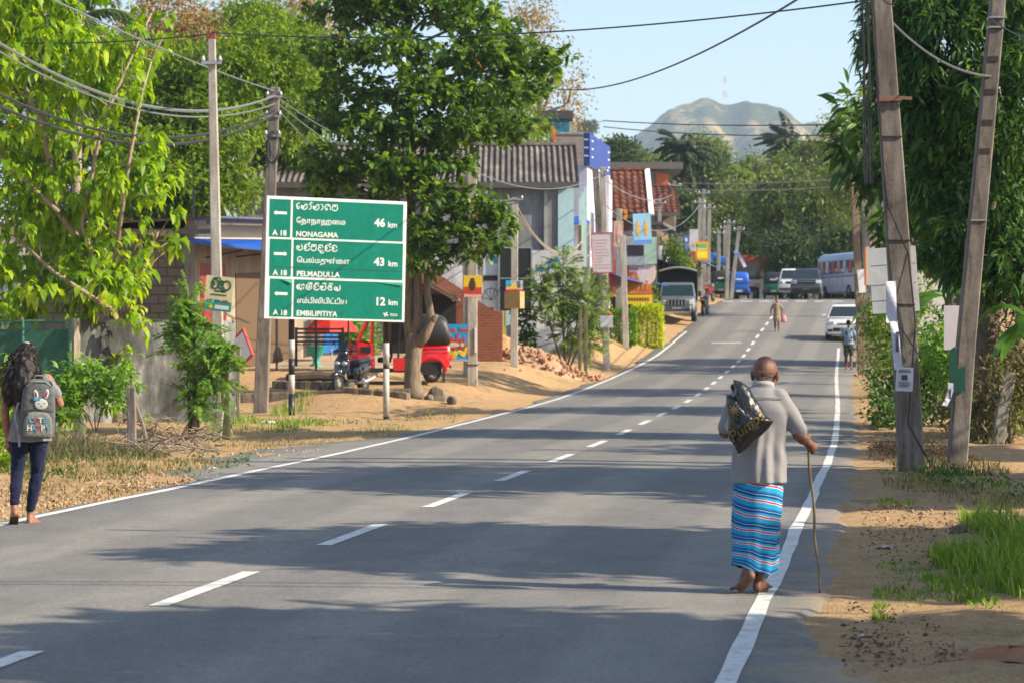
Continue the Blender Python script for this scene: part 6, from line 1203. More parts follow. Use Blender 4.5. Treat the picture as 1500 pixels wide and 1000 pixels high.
def tuk(label, loc, rz_, paint, hoodm, dark=None):
    o = thing('three_wheeler', label, 'three-wheeler', loc, rz_, group='three-wheeled taxis')
    dark = dark or BLACKP
    # nose and windscreen frame
    mb = MB(); rings = []
    for y, hw, z0, z1 in [(-1.32, .13, .50, .74), (-1.25, .28, .42, .98), (-1.12, .44, .38, 1.06), (-.95, .56, .34, 1.06), (-.72, .60, .32, 1.04), (-.66, .60, .32, 1.0)]: rings.append(rsec(y, hw, z0, z1, .07, .02))
    mb.loft(rings); mb.build('nose', paint, o, True)
    mb = MB()
    for sx in (-1, 1): mb.tube([(sx*.54, -1.0, 1.03), (sx*.53, -.72, 1.60)], [(.035, .03)]*2, 4, sq=True); mb.tube([(sx*.58, -.66, .95), (sx*.56, -.62, 1.62)], [(.03, .025)]*2, 4, sq=True)
    mb.tube([(-.54, -.74, 1.58), (.54, -.74, 1.58)], .04, 6).tube([(-.5, -1.0, 1.04), (.5, -1.0, 1.04)], .035, 6); mb.build('windscreen_frame', paint, o)
    MB().add([(-.52, -.99, 1.05), (.52, -.99, 1.05), (.5, -.745, 1.56), (-.5, -.745, 1.56)], [(0, 1, 2, 3)]).build('windscreen', CLEAR, o)
    MB().bx(-.6, .6, -.95, .95, .26, .36).build('floor_pan', dark, o)
    # front door panel and side sill on both sides
    for sx in (-1, 1):
        d_ = MB().prism([(-.96, .36), (-1.0, .98), (-.60, .98), (-.58, .36)], 'X', sx*.57-.02, sx*.57+.02).build('door_panel', paint, o, bevel=.01)
        MB().box((sx*.60, -.78, .82), (.02, .24, .16)).build('dark_inset', BLACKP, d_); MB().box((sx*.61, -.72, .58), (.03, .1, .04)).build('handle', CHROME, d_)
        MB().bx(sx*.60-.02, sx*.60+.02, -.1, .32, .30, .62).build('side_sill', paint, o, bevel=.01)
        mb = MB(); mb.tube([(sx*.6, .02, .60), (sx*.6, .08, 1.58)], .022, 6); mb.build('side_post', dark, o)
    # rear tub
    mb = MB(); mb.loft([rsec(.30, .62, .36, .98, .06), rsec(.6, .64, .36, .98, .08), rsec(1.22, .64, .36, .98, .08), rsec(1.33, .60, .42, .96, .08)]); tb = mb.build('rear_tub', paint, o, True, .015)
    mb = MB(); [mb.bx(-.645, .645, .36, 1.30, z, z+.012) for z in (.86, .76)]; mb.build('pressed_rib', paint, tb)
    for sx in (-1, 1):
        q = [(.87 + .36*cos(a), .30 + .34*sin(a)) for a in np.linspace(-.1, pi+.1, 14)]; MB().tube([(sx*.63, y, z) for y, z in q], [(.075, .035)]*14, 4, sq=True, start=(1, 0, 0)).build('wheel_arch', paint, tb, bevel=.01)
    for sx in (-1, 1): MB().bx(min(sx*.645, sx*.66), max(sx*.645, sx*.66), .62, 1.12, .2, .52).build('wheel_well', RUBBER, tb)
    # canvas hood: roof and rounded back
    def sec(y, hw, zt, zs): return [Vector((-hw, y, zs))] + [Vector((-hw*cos(a*.5*pi/5)**.55 if False else -hw*(1-(a/5)**3), y, zs + (zt-zs)*(1-(1-a/5)**3))) for a in range(1, 6)] + [Vector((hw*(1-(a/5)**3)+.001, y, zs + (zt-zs)*(1-(1-a/5)**3))) for a in range(4, -1, -1)]
    mb = MB(); mb.loft([sec(-.82, .56, 1.62, 1.56), sec(-.6, .60, 1.68, 1.52), sec(0, .62, 1.72, 1.50), sec(.45, .63, 1.72, 1.46)]); mb.build('roof_canvas', hoodm, o, True)
    mb = MB(); mb.loft([sec(.42, .635, 1.73, .97), sec(.8, .64, 1.72, .97), sec(1.08, .635, 1.70, .97), sec(1.22, .62, 1.62, .97), sec(1.30, .60, 1.46, .97), sec(1.335, .58, 1.2, .97), sec(1.34, .56, 1.05, .97)]); hd = mb.build('rear_hood', hoodm, o, True)
    MB().box((0, 1.31, 1.28), (.44, .03, .22), (.35, 0, 0)).build('rear_window', M('hood_window', (.45, .5, .55), .3), hd)
    MB().bx(-.52, .52, .15, .75, .50, .66).build('passenger_seat', M('seat_blue', (.02, .06, .22), .6), o, bevel=.04); MB().bx(-.22, .22, -.50, -.15, .50, .64).build('driver_seat', BLACKP, o, bevel=.04); MB().bx(-.2, .2, -.18, -.12, .6, 1.05).build('seat_back', BLACKP, o, bevel=.03)
    wheel(o, (0, -1.02, .22), .22, .10, LAMP)
    for sx in (-1, 1): wheel(o, (sx*.585, .87, .225), .225, .12, LAMP); MB().box((sx*.5, 1.34, .62), (.12, .04, .16)).build('tail_light', REDL, o, bevel=.01); MB().ell((sx*.34, -1.24, .78), (.1, .07, .1)).build('headlight', LAMP, o, True)
    MB().tube([(0, -1.02, .24), (0, -1.1, .55)], .05, 6).build('front_fork', dark, o); MB().box((0, 1.345, .5), (.36, .02, .12)).build('number_plate', PLATE, o); MB().box((0, 1.345, .40), (1.1, .05, .07)).build('bumper', dark, o, bevel=.02)
    return o
REDT = M('taxi_red', (.62, .012, .015), .3, var=.12, coat=.6)
tp_ = gp(582, 62.3); T1 = tuk('red three-wheeler with a black canvas hood parked behind the almond tree', tp_, radians(-88), REDT, M('black_hood', (.028, .03, .034), .5, bmp=.25, bscale=5))
fr_ = M('orange_trim', (.6, .12, .02), .4)
tuk('green three-wheeler with a black hood, seen from behind beyond the crest', gp(1056, 156), radians(176), M('taxi_green', (.01, .30, .15), .35, coat=.5), M('black_hood', (.028, .03, .034), .5))
o = thing('stall_canopy', 'bright blue tarpaulin stall cover above the green three-wheeler', 'stall', gp(1045, 161)); mb = MB(); mb.loft([[Vector((-.95, y, 1.75)), Vector((-.8, y, 2.35 + d_)), Vector((0, y, 2.65 + d_)), Vector((.7, y, 2.4 + d_)), Vector((.9, y, 2.0)), Vector((.8, y, 1.98)), Vector((0, y, 2.5 + d_)), Vector((-.85, y, 1.7))] for y, d_ in ((-.8, 0), (0, .12), (.8, 0))]); mb.build('tarpaulin', M('blue_hood', (.01, .11, .55), .5), o)
for x in (-.85, .8):
    for y in (-.7, .7): MB().tube([(x, y, -.1), (x, y, 2.0)], .03, 5).build('pole', STEEL, o)
MB().bx(-.8, .75, -.6, .6, .5, .8).build('counter', M('blue_counter', (.02, .12, .4), .6), o)
tuk('blue three-wheeler right of the green one, tucked behind a leaning pole', gp(1081, 155.5), radians(178), M('taxi_blue', (.01, .10, .45), .4), M('blue_hood', (.01, .11, .55), .5))
tuk('dark green three-wheeler on the crest behind the crossing woman', gp(1135, 157), radians(170), M('taxi_green_dark', (.01, .22, .10), .4), M('black_hood', (.028, .03, .034), .5))
o = thing('lorry', 'small brown lorry with a cream tailgate seen from behind', 'lorry', gp(1093, 161), radians(178)); MB().bx(-.85, .85, -1.5, 1.8, .8, 1.25).build('load_bed', M('cream_metal', (.55, .48, .36), .5), o, bevel=.02)
MB().prism([(-.8, 1.24), (.8, 1.24), (.8, 2.2), (.6, 2.4), (-.6, 2.4), (-.8, 2.2)], 'Y', -1.45, 1.75).build('canopy', M('brown_canvas', (.06, .045, .035), .8, var=.4), o); MB().box((0, 1.76, 1.8), (1.1, .02, .7)).build('rear_window', GLASS, o); MB().bx(-.75, .75, -2.3, -1.5, .6, 2.0).build('cab', M('cream_metal', (.55, .48, .36), .5), o, bevel=.05)
MB().bx(-.6, .6, -1.5, 1.7, .5, .8).build('chassis', BLACKP, o)
for sx in (-1, 1):
    wheel(o, (sx*.66, 1.1, .38), .38, .22); wheel(o, (sx*.66, -1.8, .38), .38, .22); MB().box((sx*.6, 1.82, .95), (.28, .04, .14)).build('tail_light', AMBER, o)
# bus on the crest, turned a little to its left
o = thing('bus', 'pale blue and lilac bus with pink window curtains standing on the crest', 'bus', gp(1248, 151), radians(13)); o.scale = (.95, .95, .98); BL = M('bus_blue', (.42, .55, .68), .35, var=.1, coat=.3); LI = M('bus_lilac', (.70, .67, .70), .4, var=.3, scale=1.5)
MB().bx(-1.1, 1.1, -3.6, 3.6, .42, 1.50).build('lower_body', LI, o, bevel=.06); MB().prism([(-1.08, 1.5), (1.08, 1.5), (1.04, 2.55), (.9, 2.8), (.6, 2.92), (-.6, 2.92), (-.9, 2.8), (-1.04, 2.55)], 'Y', -3.55, 3.55).build('upper_body', BL, o, bevel=.04)
MB().bx(-1.11, 1.11, -3.62, -3.2, .45, 1.5).build('front_panel', BL, o, bevel=.05)
mb = MB(); inset(mb, (-1.05, -3.55, 1.5), (1.05, -3.55, 1.5), (1.0, -3.55, 2.5), (-1.0, -3.55, 2.5), .06, .08, .02); mb.build('windscreen', GLASS, o)
for sx in (-1, 1):
    for i in range(6):
        y = -2.9 + i*1.05; w_ = MB().bx(min(sx*1.06, sx*1.10), max(sx*1.06, sx*1.10), y, y+.85, 1.62, 2.42).build('window', GLASS, o)
        MB().bx(min(sx*1.10, sx*1.106), max(sx*1.10, sx*1.106), y+.05, y+.62, 1.66, 2.40).build('curtain', [M('curtain_red', (.5, .09, .09), .7), M('curtain_white', (.6, .5, .46), .7), M('curtain_pink', (.55, .3, .22), .7)][i % 3], w_)
    mb = MB(); mb.bx(min(sx*1.1, sx*1.112), max(sx*1.1, sx*1.112), -3.2, 3.5, 1.38, 1.46); mb.build('purple_stripe', M('stripe_purple', (.25, .2, .38), .5), o)
    for y in (-2.3, 2.1): wheel(o, (sx*.98, y, .46), .46, .28)
    MB().box((sx*.8, -3.63, .9), (.3, .05, .2)).build('headlight', LAMP, o, bevel=.03); MB().box((sx*1.25, -3.6, 2.1), (.16, .1, .4)).build('wing_mirror', BLACKP, o, bevel=.03)
MB().box((0, -3.64, .62), (2.1, .12, .2)).build('bumper', BLACKP, o, bevel=.03); MB().box((0, -3.58, 2.68), (1.5, .04, .24)).build('destination_board', M('dest_white', (.6, .6, .55), .5), o)

# scooter by the bench, turned towards the camera
so = gp(514, 59.3); so.z = g(so.x, so.y); o = thing('scooter', 'black scooter on its stand between the banded sign posts', 'scooter', so, radians(-28)); o.scale = (.94, .94, .94); BK = M('scooter_black', (.02, .021, .024), .18, var=.2, coat=.8)
wheel(o, (0, -.62, .24), .24, .10, STEEL); wheel(o, (0, .60, .24), .24, .11, STEEL)
mb = MB(); mb.loft([rsec(-.90, .05, .36, .50, .03, 0), rsec(-.72, .09, .44, .56, .04, 0), rsec(-.50, .09, .40, .54, .04, 0), rsec(-.36, .06, .28, .42, .03, 0)]); mb.build('front_mudguard', BK, o, True)
mb = MB(); mb.loft([[Vector((-.06, -.54, .42)), Vector((.06, -.54, .42)), Vector((.05, -.44, .42)), Vector((-.05, -.44, .42))], [Vector((-.21, -.50, .62)), Vector((.21, -.50, .62)), Vector((.19, -.36, .62)), Vector((-.19, -.36, .62))], [Vector((-.22, -.46, .82)), Vector((.22, -.46, .82)), Vector((.18, -.32, .82)), Vector((-.18, -.32, .82))], [Vector((-.12, -.40, 1.0)), Vector((.12, -.40, 1.0)), Vector((.1, -.30, 1.0)), Vector((-.1, -.30, 1.0))]]); mb.build('front_apron', BK, o, True, .02)
mb = MB(); mb.loft([rsec(-.48, .08, .95, 1.08, .04), rsec(-.38, .15, .93, 1.14, .05), rsec(-.24, .1, .95, 1.12, .04)]); mb.build('handlebar_cowl', BK, o, True)
MB().prism([(-.46, 1.1), (-.30, 1.32), (-.27, 1.3), (-.38, 1.08)], 'X', -.12, .12).build('fly_screen', GLASS, o, bevel=.01)
for sx in (-1, 1): MB().ell((sx*.11, -.50, .76), (.085, .05, .055)).build('headlight', LAMP, o, True); MB().tube([(sx*.1, -.32, 1.06), (sx*.34, -.26, 1.08)], .02, 6).build('handle_grip', RUBBER, o); mb = MB(); mb.tube([(sx*.2, -.3, 1.07), (sx*.28, -.34, 1.25)], .008, 5).ell((sx*.3, -.34, 1.3), (.06, .015, .045)); mb.build('mirror', BLACKP, o); MB().tube([(sx*.16, .25, .52), (sx*.14, .75, .68)], [.03, .02], 6).build('side_trim', CHROME, o)
MB().bx(-.16, .16, -.42, .1, .28, .36).build('footboard', BK, o, bevel=.02); mb = MB(); mb.loft([rsec(.0, .13, .34, .68, .05), rsec(.3, .19, .36, .76, .06), rsec(.62, .17, .46, .80, .06), rsec(.92, .07, .66, .84, .04)]); mb.build('rear_body', BK, o, True)
mb = MB(); mb.loft([rsec(-.02, .12, .72, .80, .03), rsec(.3, .15, .76, .86, .04), rsec(.85, .11, .82, .93, .04)]); mb.build('seat', M('seat_vinyl', (.035, .035, .037), .45), o, True); MB().tube([(-.1, .78, .88), (-.12, 1.0, .93), (.12, 1.0, .93), (.1, .78, .88)], .014, 6).build('grab_rail', CHROME, o)
MB().tube([(.13, .1, .26), (.16, .5, .3), (.17, .88, .4)], [.03, .055, .05], 8).build('silencer', STEEL, o); MB().box((0, .97, .74), (.14, .05, .07)).build('tail_light', REDL, o, bevel=.01); MB().ell((0, -.53, .52), (.06, .03, .09)).build('horn_cover', CHROME, o, True)
MB().tube([(-.1, .1, .3), (-.2, .05, .02)], .014, 5).build('side_stand', STEEL, o)

# ------------------------------------------------------------------ street things on the left
# fruit juice board standing on a low table
tb = thing('table', 'low worn table under the fruit juice board', 'table', gp(670, 64.6), radians(3)); h = .62
MB().bx(-.42, .42, -.2, .2, h-.05, h).build('table_top', M('pale_wood', (.42, .38, .34), .8), tb)
for x in (-.36, .34):
    for y in (-.16, .16): MB().bx(x-.03, x+.03, y-.03, y+.03, -.05, h-.05).build('leg', M('dark_leg', (.06, .045, .035), .9), tb)
MB().bx(-.36, .34, -.18, -.14, .08, .12).build('stretcher', WOOD, tb)
fb = thing('menu_board', 'blue fruit juice and salad board with pictured fruit, standing on a low table', 'board', tb.location + Vector((0, -.02, h)), radians(3)); bw_, bh = .40, .92
MB().bx(-bw_, bw_, 0, .03, 0, bh).build('panel', M('juice_blue', (.01, .30, .62), .5, var=.2, scale=2), fb)
for s_, x, z, sz in (('Fruit  Juice', -.37, .72, .17), ('&', -.04, .60, .12), ('Salad', -.2, .46, .20)): text(s_, sz, M('juice_red', (.55, .03, .06), .5), fb, (x, -.012, z), bold=.02); text(s_, sz, M('juice_white', (.7, .6, .62), .5), fb, (x-.006, -.004, z-.006), bold=.05)
random.seed(8); cols = [M('fruit_green', (.35, .5, .02), .5), M('fruit_orange', (.75, .28, .01), .5), M('fruit_red', (.45, .03, .02), .5), M('fruit_yellow', (.75, .5, .03), .5), M('fruit_brown', (.3, .11, .03), .5), M('fruit_cream', (.65, .5, .35), .5)]
for k in range(6):
    mb = MB()
    for i in range(5):
        x = random.uniform(-.34, .34); z = [random.uniform(.06, .2), random.uniform(.05, .22), random.uniform(.24, .36), random.uniform(.07, .25), random.uniform(.3, .42), random.uniform(.32, .60) if abs(x) > .2 else .38][k]; r = random.uniform(.045, .085); mb.ell((x, -.006 - .002*k, z), (r, .004, r*.9), 10, 5)
    mb.build('printed_fruit', cols[k], fb)
def poster(label, u0, u1, v0, v1, Y, panel, tilt=0, name='poster', cat='poster', th=.02, group=None, yaw=0):
    c = P((u0+u1)/2, (v0+v1)/2, Y); o = thing(name, label, cat, c, yaw, group); o.rotation_euler = (0, tilt, yaw); w_, h = (u1-u0)/F*Y/2, (v1-v0)/F*Y/2
    MB().bx(-w_, w_, 0, th, -h, h).build('panel', panel, o); return o, w_, h
def patch(o, nm, x0, x1, z0, z1, m, w_, h, d=.004): return MB().bx(x0*w_, x1*w_, -d, -.0005, z0*h, z1*h).build(nm, m, o)
o, w_, h = poster('tilted cream and teal leasing poster tied to the tall grey pole', 300, 341, 405, 456, 42.8, M('poster_cream', (.62, .52, .30), .6, var=.25, scale=3), radians(6))
patch(o, 'teal_band', -1, 1, -1, -.45, M('poster_teal', (.02, .25, .2), .6), w_, h)
mb = MB(); GD = M('poster_green_ink', (.015, .09, .04), .6)
for i, (k_, x) in enumerate((('la', -.62), ('ta', -.16), ('u', .25))): [ribbon(mb, [(x*w_ + a*.155*(1 if k_ != 'u' else 0), h*.28 + b*.16) for a, b in q], .032, .006 + .0004*j) for j, q in enumerate(SN[k_][1])]
ribbon(mb, [(-.5*w_, h*.86), (-.1*w_, h*.92), (.05*w_, h*.8)], .03, .008); ribbon(mb, [(.5*w_ + .07*cos(a), h*.5 + .08*sin(a)) for a in np.linspace(0, 6.28, 14)], .03, .0084); mb.build('lettering', GD, o)
for i, (x0, x1, z0, z1) in enumerate([(-.3, .55, .1, .2), (-.55, .6, -.1, -.02)]): mb = MB(); [mb.bx((x0+(x1-x0)*j/7)*w_, (x0+(x1-x0)*(j+.7)/7)*w_, -.006, -.001, z0*h, z1*h) for j in range(7)]; mb.build('small_print', GD, o)
for x, c_ in ((-.55, TARPB), (-.05, TEAL), (.5, M('print_maroon', (.25, .05, .05), .5))): MB().prism([(x*w_-.07, -.48*h), (x*w_-.05, -.36*h), (x*w_+.03, -.34*h), (x*w_+.08, -.48*h)], 'Y', -.007, -.004).build('printed_car', c_, o)
patch(o, 'white_label', -.2, .8, -.88, -.66, M('white_sign', (.6, .6, .6), .5), w_, h, .008); MB().ell((-.5*w_, -.006, -.78*h), (.035, .003, .03), 10, 5).build('round_logo', cols[3], o)
o, w_, h = poster('yellow and red poster with a dark figure nailed to the square pale pole', 679, 706, 404, 436, 63.7, M('poster_yellow', (.75, .52, .02), .5), radians(2))
patch(o, 'red_half', -1, 1, -1, -.05, M('poster_orange_red', (.62, .07, .02), .5, var=.4, scale=3), w_, h); patch(o, 'white_strip', -.9, .95, -.98, -.72, M('poster_pinkish', (.7, .4, .38), .5), w_, h, .006)
mb = MB(); mb.ell((-.05*w_, -.006, .55*h), (.06, .003, .07), 12, 6).ell((-.05*w_, -.0065, .1*h), (.09, .003, .14), 12, 6); mb.build('printed_figure', M('print_dark', (.07, .03, .02), .6), o)
o = thing('cardboard_box', 'brown cardboard carton strapped to the pale pole before the black board', 'carton', P(753.5, 452, 71.7)); CB = M('cardboard', (.46, .30, .12), .85, var=.15)
MB().box((0, 0, .25), (.50, .32, .50), (0, 0, radians(-24))).build('box', CB, o); MB().box((.16, -.12, .42), (.2, .12, .015), (.3, .3, .4)).build('flap', M('cardboard_light', (.6, .42, .2), .85), o)
o, w_, h = poster('small yellow, white and red sign on the pole above the carton', 741, 766, 411, 429, 71.6, M('sign_multi', (.6, .55, .5), .5, var=.2), 0)
patch(o, 'red_base', -1, 1, -1, -.5, REDP, w_, h); patch(o, 'yellow_band', -.6, .3, -.45, .3, YELP, w_, h); patch(o, 'blue_corner', -1, -.4, .1, 1, M('cyan', (.02, .42, .7), .5), w_, h); patch(o, 'dark_figure', .3, .7, -.2, .9, M('slate_blue', (.09, .13, .2), .6), w_, h)
o, w_, h = poster('white price board in a red frame hung on the tilted pole', 868, 898, 342, 399, 83.5, M('white_board2', (.55, .5, .52), .6, var=.15), radians(-2), 'sign_board', 'board', .03)
mb = MB(); mb.bx(-w_-.03, -w_, -.02, .04, -h, h).bx(w_, w_+.03, -.02, .04, -h, h).bx(-w_-.03, w_+.03, -.02, .04, h, h+.03).bx(-w_-.03, w_+.03, -.02, .04, -h-.03, -h); mb.build('red_frame', M('frame_red', (.5, .06, .08), .5), o)
mb = MB(); random.seed(2); [mb.bx(-.8*w_, random.uniform(-.1, .8)*w_, -.006, -.001, h*z, h*(z+.035)) for z in np.arange(-.8, .8, .16)]; mb.build('print_lines', M('faint_red', (.5, .3, .32), .6), o)
HB = 'hoardings on the left shop fronts'
o, w_, h = poster('light blue hoarding with two yellow figures, hung above the red one', 928, 954, 313, 358, 103, SKYB, radians(-3), 'hoarding', 'hoarding', .05, HB); patch(o, 'blue_base', -1.08, 1.0, -1, -.72, M('base_blue', (.12, .28, .6), .5), w_, h, .02)
for x in (-.45, .45): mb = MB(); mb.ell((x*w_, -.01, .45*h), (.05, .004, .07), 10, 6).ell((x*w_, -.012, .0), (.1, .004, .3), 10, 6); mb.build('printed_figure', M('figure_gold', (.7, .45, .1), .5), o)
o, w_, h = poster('red hoarding with a big pale disc on the shop front', 916, 955, 384, 431, 104.2, M('hoard_red', (.5, .05, .03), .5, var=.4, scale=1.2, col2=(.55, .22, .06)), 0, 'hoarding', 'hoarding', .05, HB)
MB().ell((.6*w_, -.008, .35*h), (.42, .004, .55), 20, 6).build('pale_disc', M('disc_pale', (.62, .5, .45), .5, var=.3), o); mb = MB(); [mb.bx(x*w_, (x+.2)*w_, -.014, -.002, -.75*h, (-.75+hh)*h) for x, hh in ((-.8, .7), (-.5, .9), (-.15, .8), (.2, .5), (.5, .6))]; mb.build('printed_bottles', M('bottle_gold', (.5, .22, .05), .5), o)
for z in (.35, .65): mb = MB(); mb.bx(-.7*w_, -.1*w_, -.012, -.002, z*h, (z+.16)*h); mb.build('pale_letters', M('disc_pale', (.62, .5, .45), .5), o)
o, w_, h = poster('yellow strip board below the red hoarding', 917, 956, 432, 446, 104, YELP, 0, 'sign_board', 'board', .05, HB); mb = MB(); [mb.bx((-.8+.2*i)*w_, (-.68+.2*i)*w_, -.01, -.002, -.3*h, .4*h) for i in range(8)]; mb.build('lettering', M('dark_ink', (.2, .08, .02), .6), o)
o = thing('sign_box', 'grey box sign with a dark panel between the blue and red hoardings', 'box sign', P(931, 368, 104)); MB().bx(-.42, .42, 0, .8, -.62, .62).build('case', GREYM, o, bevel=.02); MB().bx(-.34, .34, -.02, -.001, -.2, .25).build('dark_panel', BLACKP, o); MB().bx(.43, .9, .1, .2, -.55, .6).build('side_panel', M('side_green', (.35, .5, .4), .5, var=.3, scale=2), o)
o, w_, h = poster('picture poster of a person in red and white on the shop corner', 899, 913, 324, 362, 98.5, M('poster_tan', (.5, .36, .22), .6, var=.3), 0, 'hoarding', 'hoarding', .04, HB); mb = MB(); mb.ell((.2*w_, -.01, .5*h), (.07, .004, .1), 10, 6).ell((.2*w_, -.012, -.1*h), (.12, .004, .35), 10, 6); mb.build('printed_figure', M('print_white', (.62, .6, .58), .6, var=.6, scale=4, col2=(.5, .1, .08)), o)
o, w_, h = poster('small orange sign with a dark grid above the picture poster', 908, 919, 307, 321, 101, M('bright_orange', (.65, .25, .02), .5), 0, 'sign_board', 'board', .04, HB); mb = MB(); mb.bx(-.7*w_, .7*w_, -.01, -.002, -.1*h, .1*h).bx(-.1*w_, .1*w_, -.012, -.002, -.7*h, .7*h); mb.build('print_lines', BLACKP, o)
o, w_, h = poster('dark red standing banner between the poles below the white price board', 893, 902, 398, 434, 97.5, M('banner_red', (.38, .05, .07), .6, var=.3), 0, 'sign_board', 'board', .04, HB); patch(o, 'bright_foot', -1, 1, -1, -.5, REDP, w_, h)
o, w_, h = poster('white and blue standing board behind the leaning hedge pole', 903, 912, 408, 452, 100, M('board_blue', (.03, .17, .42), .5), 0, 'sign_board', 'board', .04, HB); patch(o, 'white_top', -1, 1, .3, 1, WHITEP, w_, h)
o, w_, h = poster('orange, green and yellow hoarding in bright colours among the far poles', 1019, 1038, 354, 381, 133, M('hoard_orange', (.85, .33, .01), .5), 0, 'hoarding', 'hoarding', .05, HB); patch(o, 'green_panel', -.7, .7, .35, .72, M('hoard_green', (.05, .55, .12), .5), w_, h, .01); patch(o, 'white_line', -.7, .7, .05, .25, M('hoard_pale', (.55, .62, .45), .5), w_, h, .01); patch(o, 'yellow_panel', -.75, .75, -.8, -.05, M('hoard_yellow', (.9, .75, .02), .5), w_, h, .012)
MB().bx(-.04, .04, .06, .14, -2.6, -h).build('post', STEEL, o)
o, w_, h = poster('tall white double banner behind the bright orange hoarding', 1010, 1023, 336, 386, 138, M('banner_white', (.52, .52, .58), .6, var=.15), 0, 'hoarding', 'hoarding', .05, HB); patch(o, 'red_foot', -1, 1, -1, -.3, M('banner_red', (.38, .05, .07), .6), w_, h)
o, w_, h = poster('round-cornered blue shop sign left of the white banner', 1001, 1009, 345, 358, 136, M('sign_blue', (.02, .15, .45), .5), 0, 'sign_board', 'board', .05, HB); MB().ell((0, -.01, 0), (.08, .004, .12), 10, 6).build('logo_dot', WHITEP, o)
fl = thing('banner', 'blue and white cloth banner hanging from the far leaning pole', 'banner', P(1076, 372, 152)); mb = MB(); vs = []
for i in range(9): s_ = i/8; vs += [(.65*s_ - .1, .05*sin(s_*6), -.95*s_**1.6 + .1), (.65*s_+.1, .05*sin(s_*6+1), -.95*s_**1.6 + .25 - .1*s_)]
mb.add(vs, [(2*i, 2*i+1, 2*i+3, 2*i+2) for i in range(8)]); mb.build('cloth', M('banner_blue', (.06, .13, .5), .7, var=.6, scale=1.2, col2=(.6, .55, .55)), fl); MB().tube([(-.2, 0, .12), (.05, 0, .2)], .02, 5).build('cord', WIRE, fl)
# board with red frame leaning on a stake, green and red sheet over the wall, red umbrella
o = thing('sign_board', 'white board with a thick red frame leaning askew by the grey pole', 'board', P(352, 512, 52)); o.rotation_euler = (0, radians(-32), radians(-48)); o.scale = (.8, .8, .8); MB().bx(-.36, .36, 0, .03, -.36, .36).build('panel', WHITEP, o)
mb = MB(); mb.bx(-.41, -.36, -.015, .045, -.36, .36).bx(.36, .41, -.015, .045, -.36, .36).bx(-.41, .41, -.015, .045, .36, .41).bx(-.41, .41, -.015, .045, -.41, -.36); mb.build('red_frame', REDP, o)
o = thing('sign_board', 'slanting green and red advertising sheet showing above the stained wall', 'board', P(200, 478, 49)); MB().prism([(-.45, -.35), (.3, -.35), (.3, .12), (.12, .2), (-.1, .22)], 'Y', 0, .03).build('panel', M('ad_green', (.06, .33, .02), .5, var=.5, scale=2, col2=(.45, .5, .03)), o); MB().prism([(.02, -.2), (.2, -.2), (.2, .12), (.12, .14)], 'Y', -.008, -.001).build('red_patch', REDP, o); MB().bx(-.05, .05, .03, .08, -1.9, -.3).build('post', WOOD, o)
um = thing('parasol', 'red cloth parasol showing beneath the green sign', 'parasol', gp(486, 70)); zc_ = P(0, 470, 70).z - um.location.z; mb = MB(); mb.lathe([(.75, zc_-.32), (.72, zc_-.22), (.5, zc_+.02), (.25, zc_+.18), (.02, zc_+.28)], 8, cap=False); mb.build('canopy', M('parasol_red', (.7, .03, .02), .6), um); MB().tube([(0, 0, -.1), (0, 0, zc_+.27)], .02, 6).build('pole', STEEL, um)
# black slatted swing bench between posts, turquoise urn, kerbs, stones
sw = thing('bench', 'black slatted metal swing bench on a tall frame', 'bench', gp(468, 65.5), radians(2)); mb = MB(); [mb.bx(-.62, .62, -.02, .02, z, z+.055) for z in (.72, .83, .94, 1.05)]; mb.build('backrest', BLACKP, sw); mb = MB(); [mb.bx(-.62, .62, -.5+i*.11, -.42+i*.11, .66, .69) for i in range(5)]; mb.build('seat', BLACKP, sw)
for x in (-.62, .62): MB().bx(x-.03, x+.03, -.5, .03, .62, .68).build('arm_rail', BLACKP, sw); MB().bx(x-.035, x+.035, -.03, .03, .1, 1.12).build('end_post', BLACKP, sw)
for x in (-1.12, -.08, .78): MB().tube([(x, -.25, -.2), (x, -.25, 2.2)], .035, 6).build('frame_post', BLACKP, sw)
MB().tube([(-1.12, -.25, 2.2), (.78, -.25, 2.2)], .035, 6).build('frame_beam', BLACKP, sw)
ur = thing('urn', 'turquoise goblet-shaped garden urn behind the bench', 'urn', gp(463, 67)); MB().lathe([(.2, 0), (.2, .05), (.1, .1), (.07, .2), (.12, .3), (.22, .4), (.27, .56), (.3, .58), (.26, .58), (.2, .45)], 18).build('bowl', M('turquoise', (.02, .33, .27), .5), ur, True); MB().lathe([(.24, -.1), (.24, .0), (.21, .02)], 12).build('foot', M('turquoise', (.02, .33, .27), .5), ur)
KB = m_stain('old_kerb', (.17, .135, .10), (.06, .048, .038), 2.5, (.28, .23, .17)); 
def kerb(label, ua, Ya, ub, Yb, h, dp):
    a, b = gp(ua, Ya), gp(ub, Yb); d = (b-a); o = thing('kerb_wall', label, 'kerb', a, atan2(d.y, d.x), group='old concrete kerbs of the yard'); L = Vector((d.x, d.y)).length; n = 16; dz = d.z
    MB().loft([[Vector((L*i/n, 0, dz*i/n-.4)), Vector((L*i/n, dp, dz*i/n-.4)), Vector((L*i/n, dp, dz*i/n+h+.02*sin(i*2.3))), Vector((L*i/n, .02*sin(i*1.7), dz*i/n+h+.02*sin(i*3.1)))] for i in range(n+1)]).build('kerb', KB, o, bevel=.02)
    return o
kerb('long low concrete kerb at the foot of the almond tree', 352, 57.6, 600, 57.6, .24, .35); kerb('upper kerb step below the swing bench', 398, 60.6, 512, 60.2, .22, .5)
kerb('short sunken kerb end right of the sign post', 500, 57.0, 596, 56.6, .16, .3)
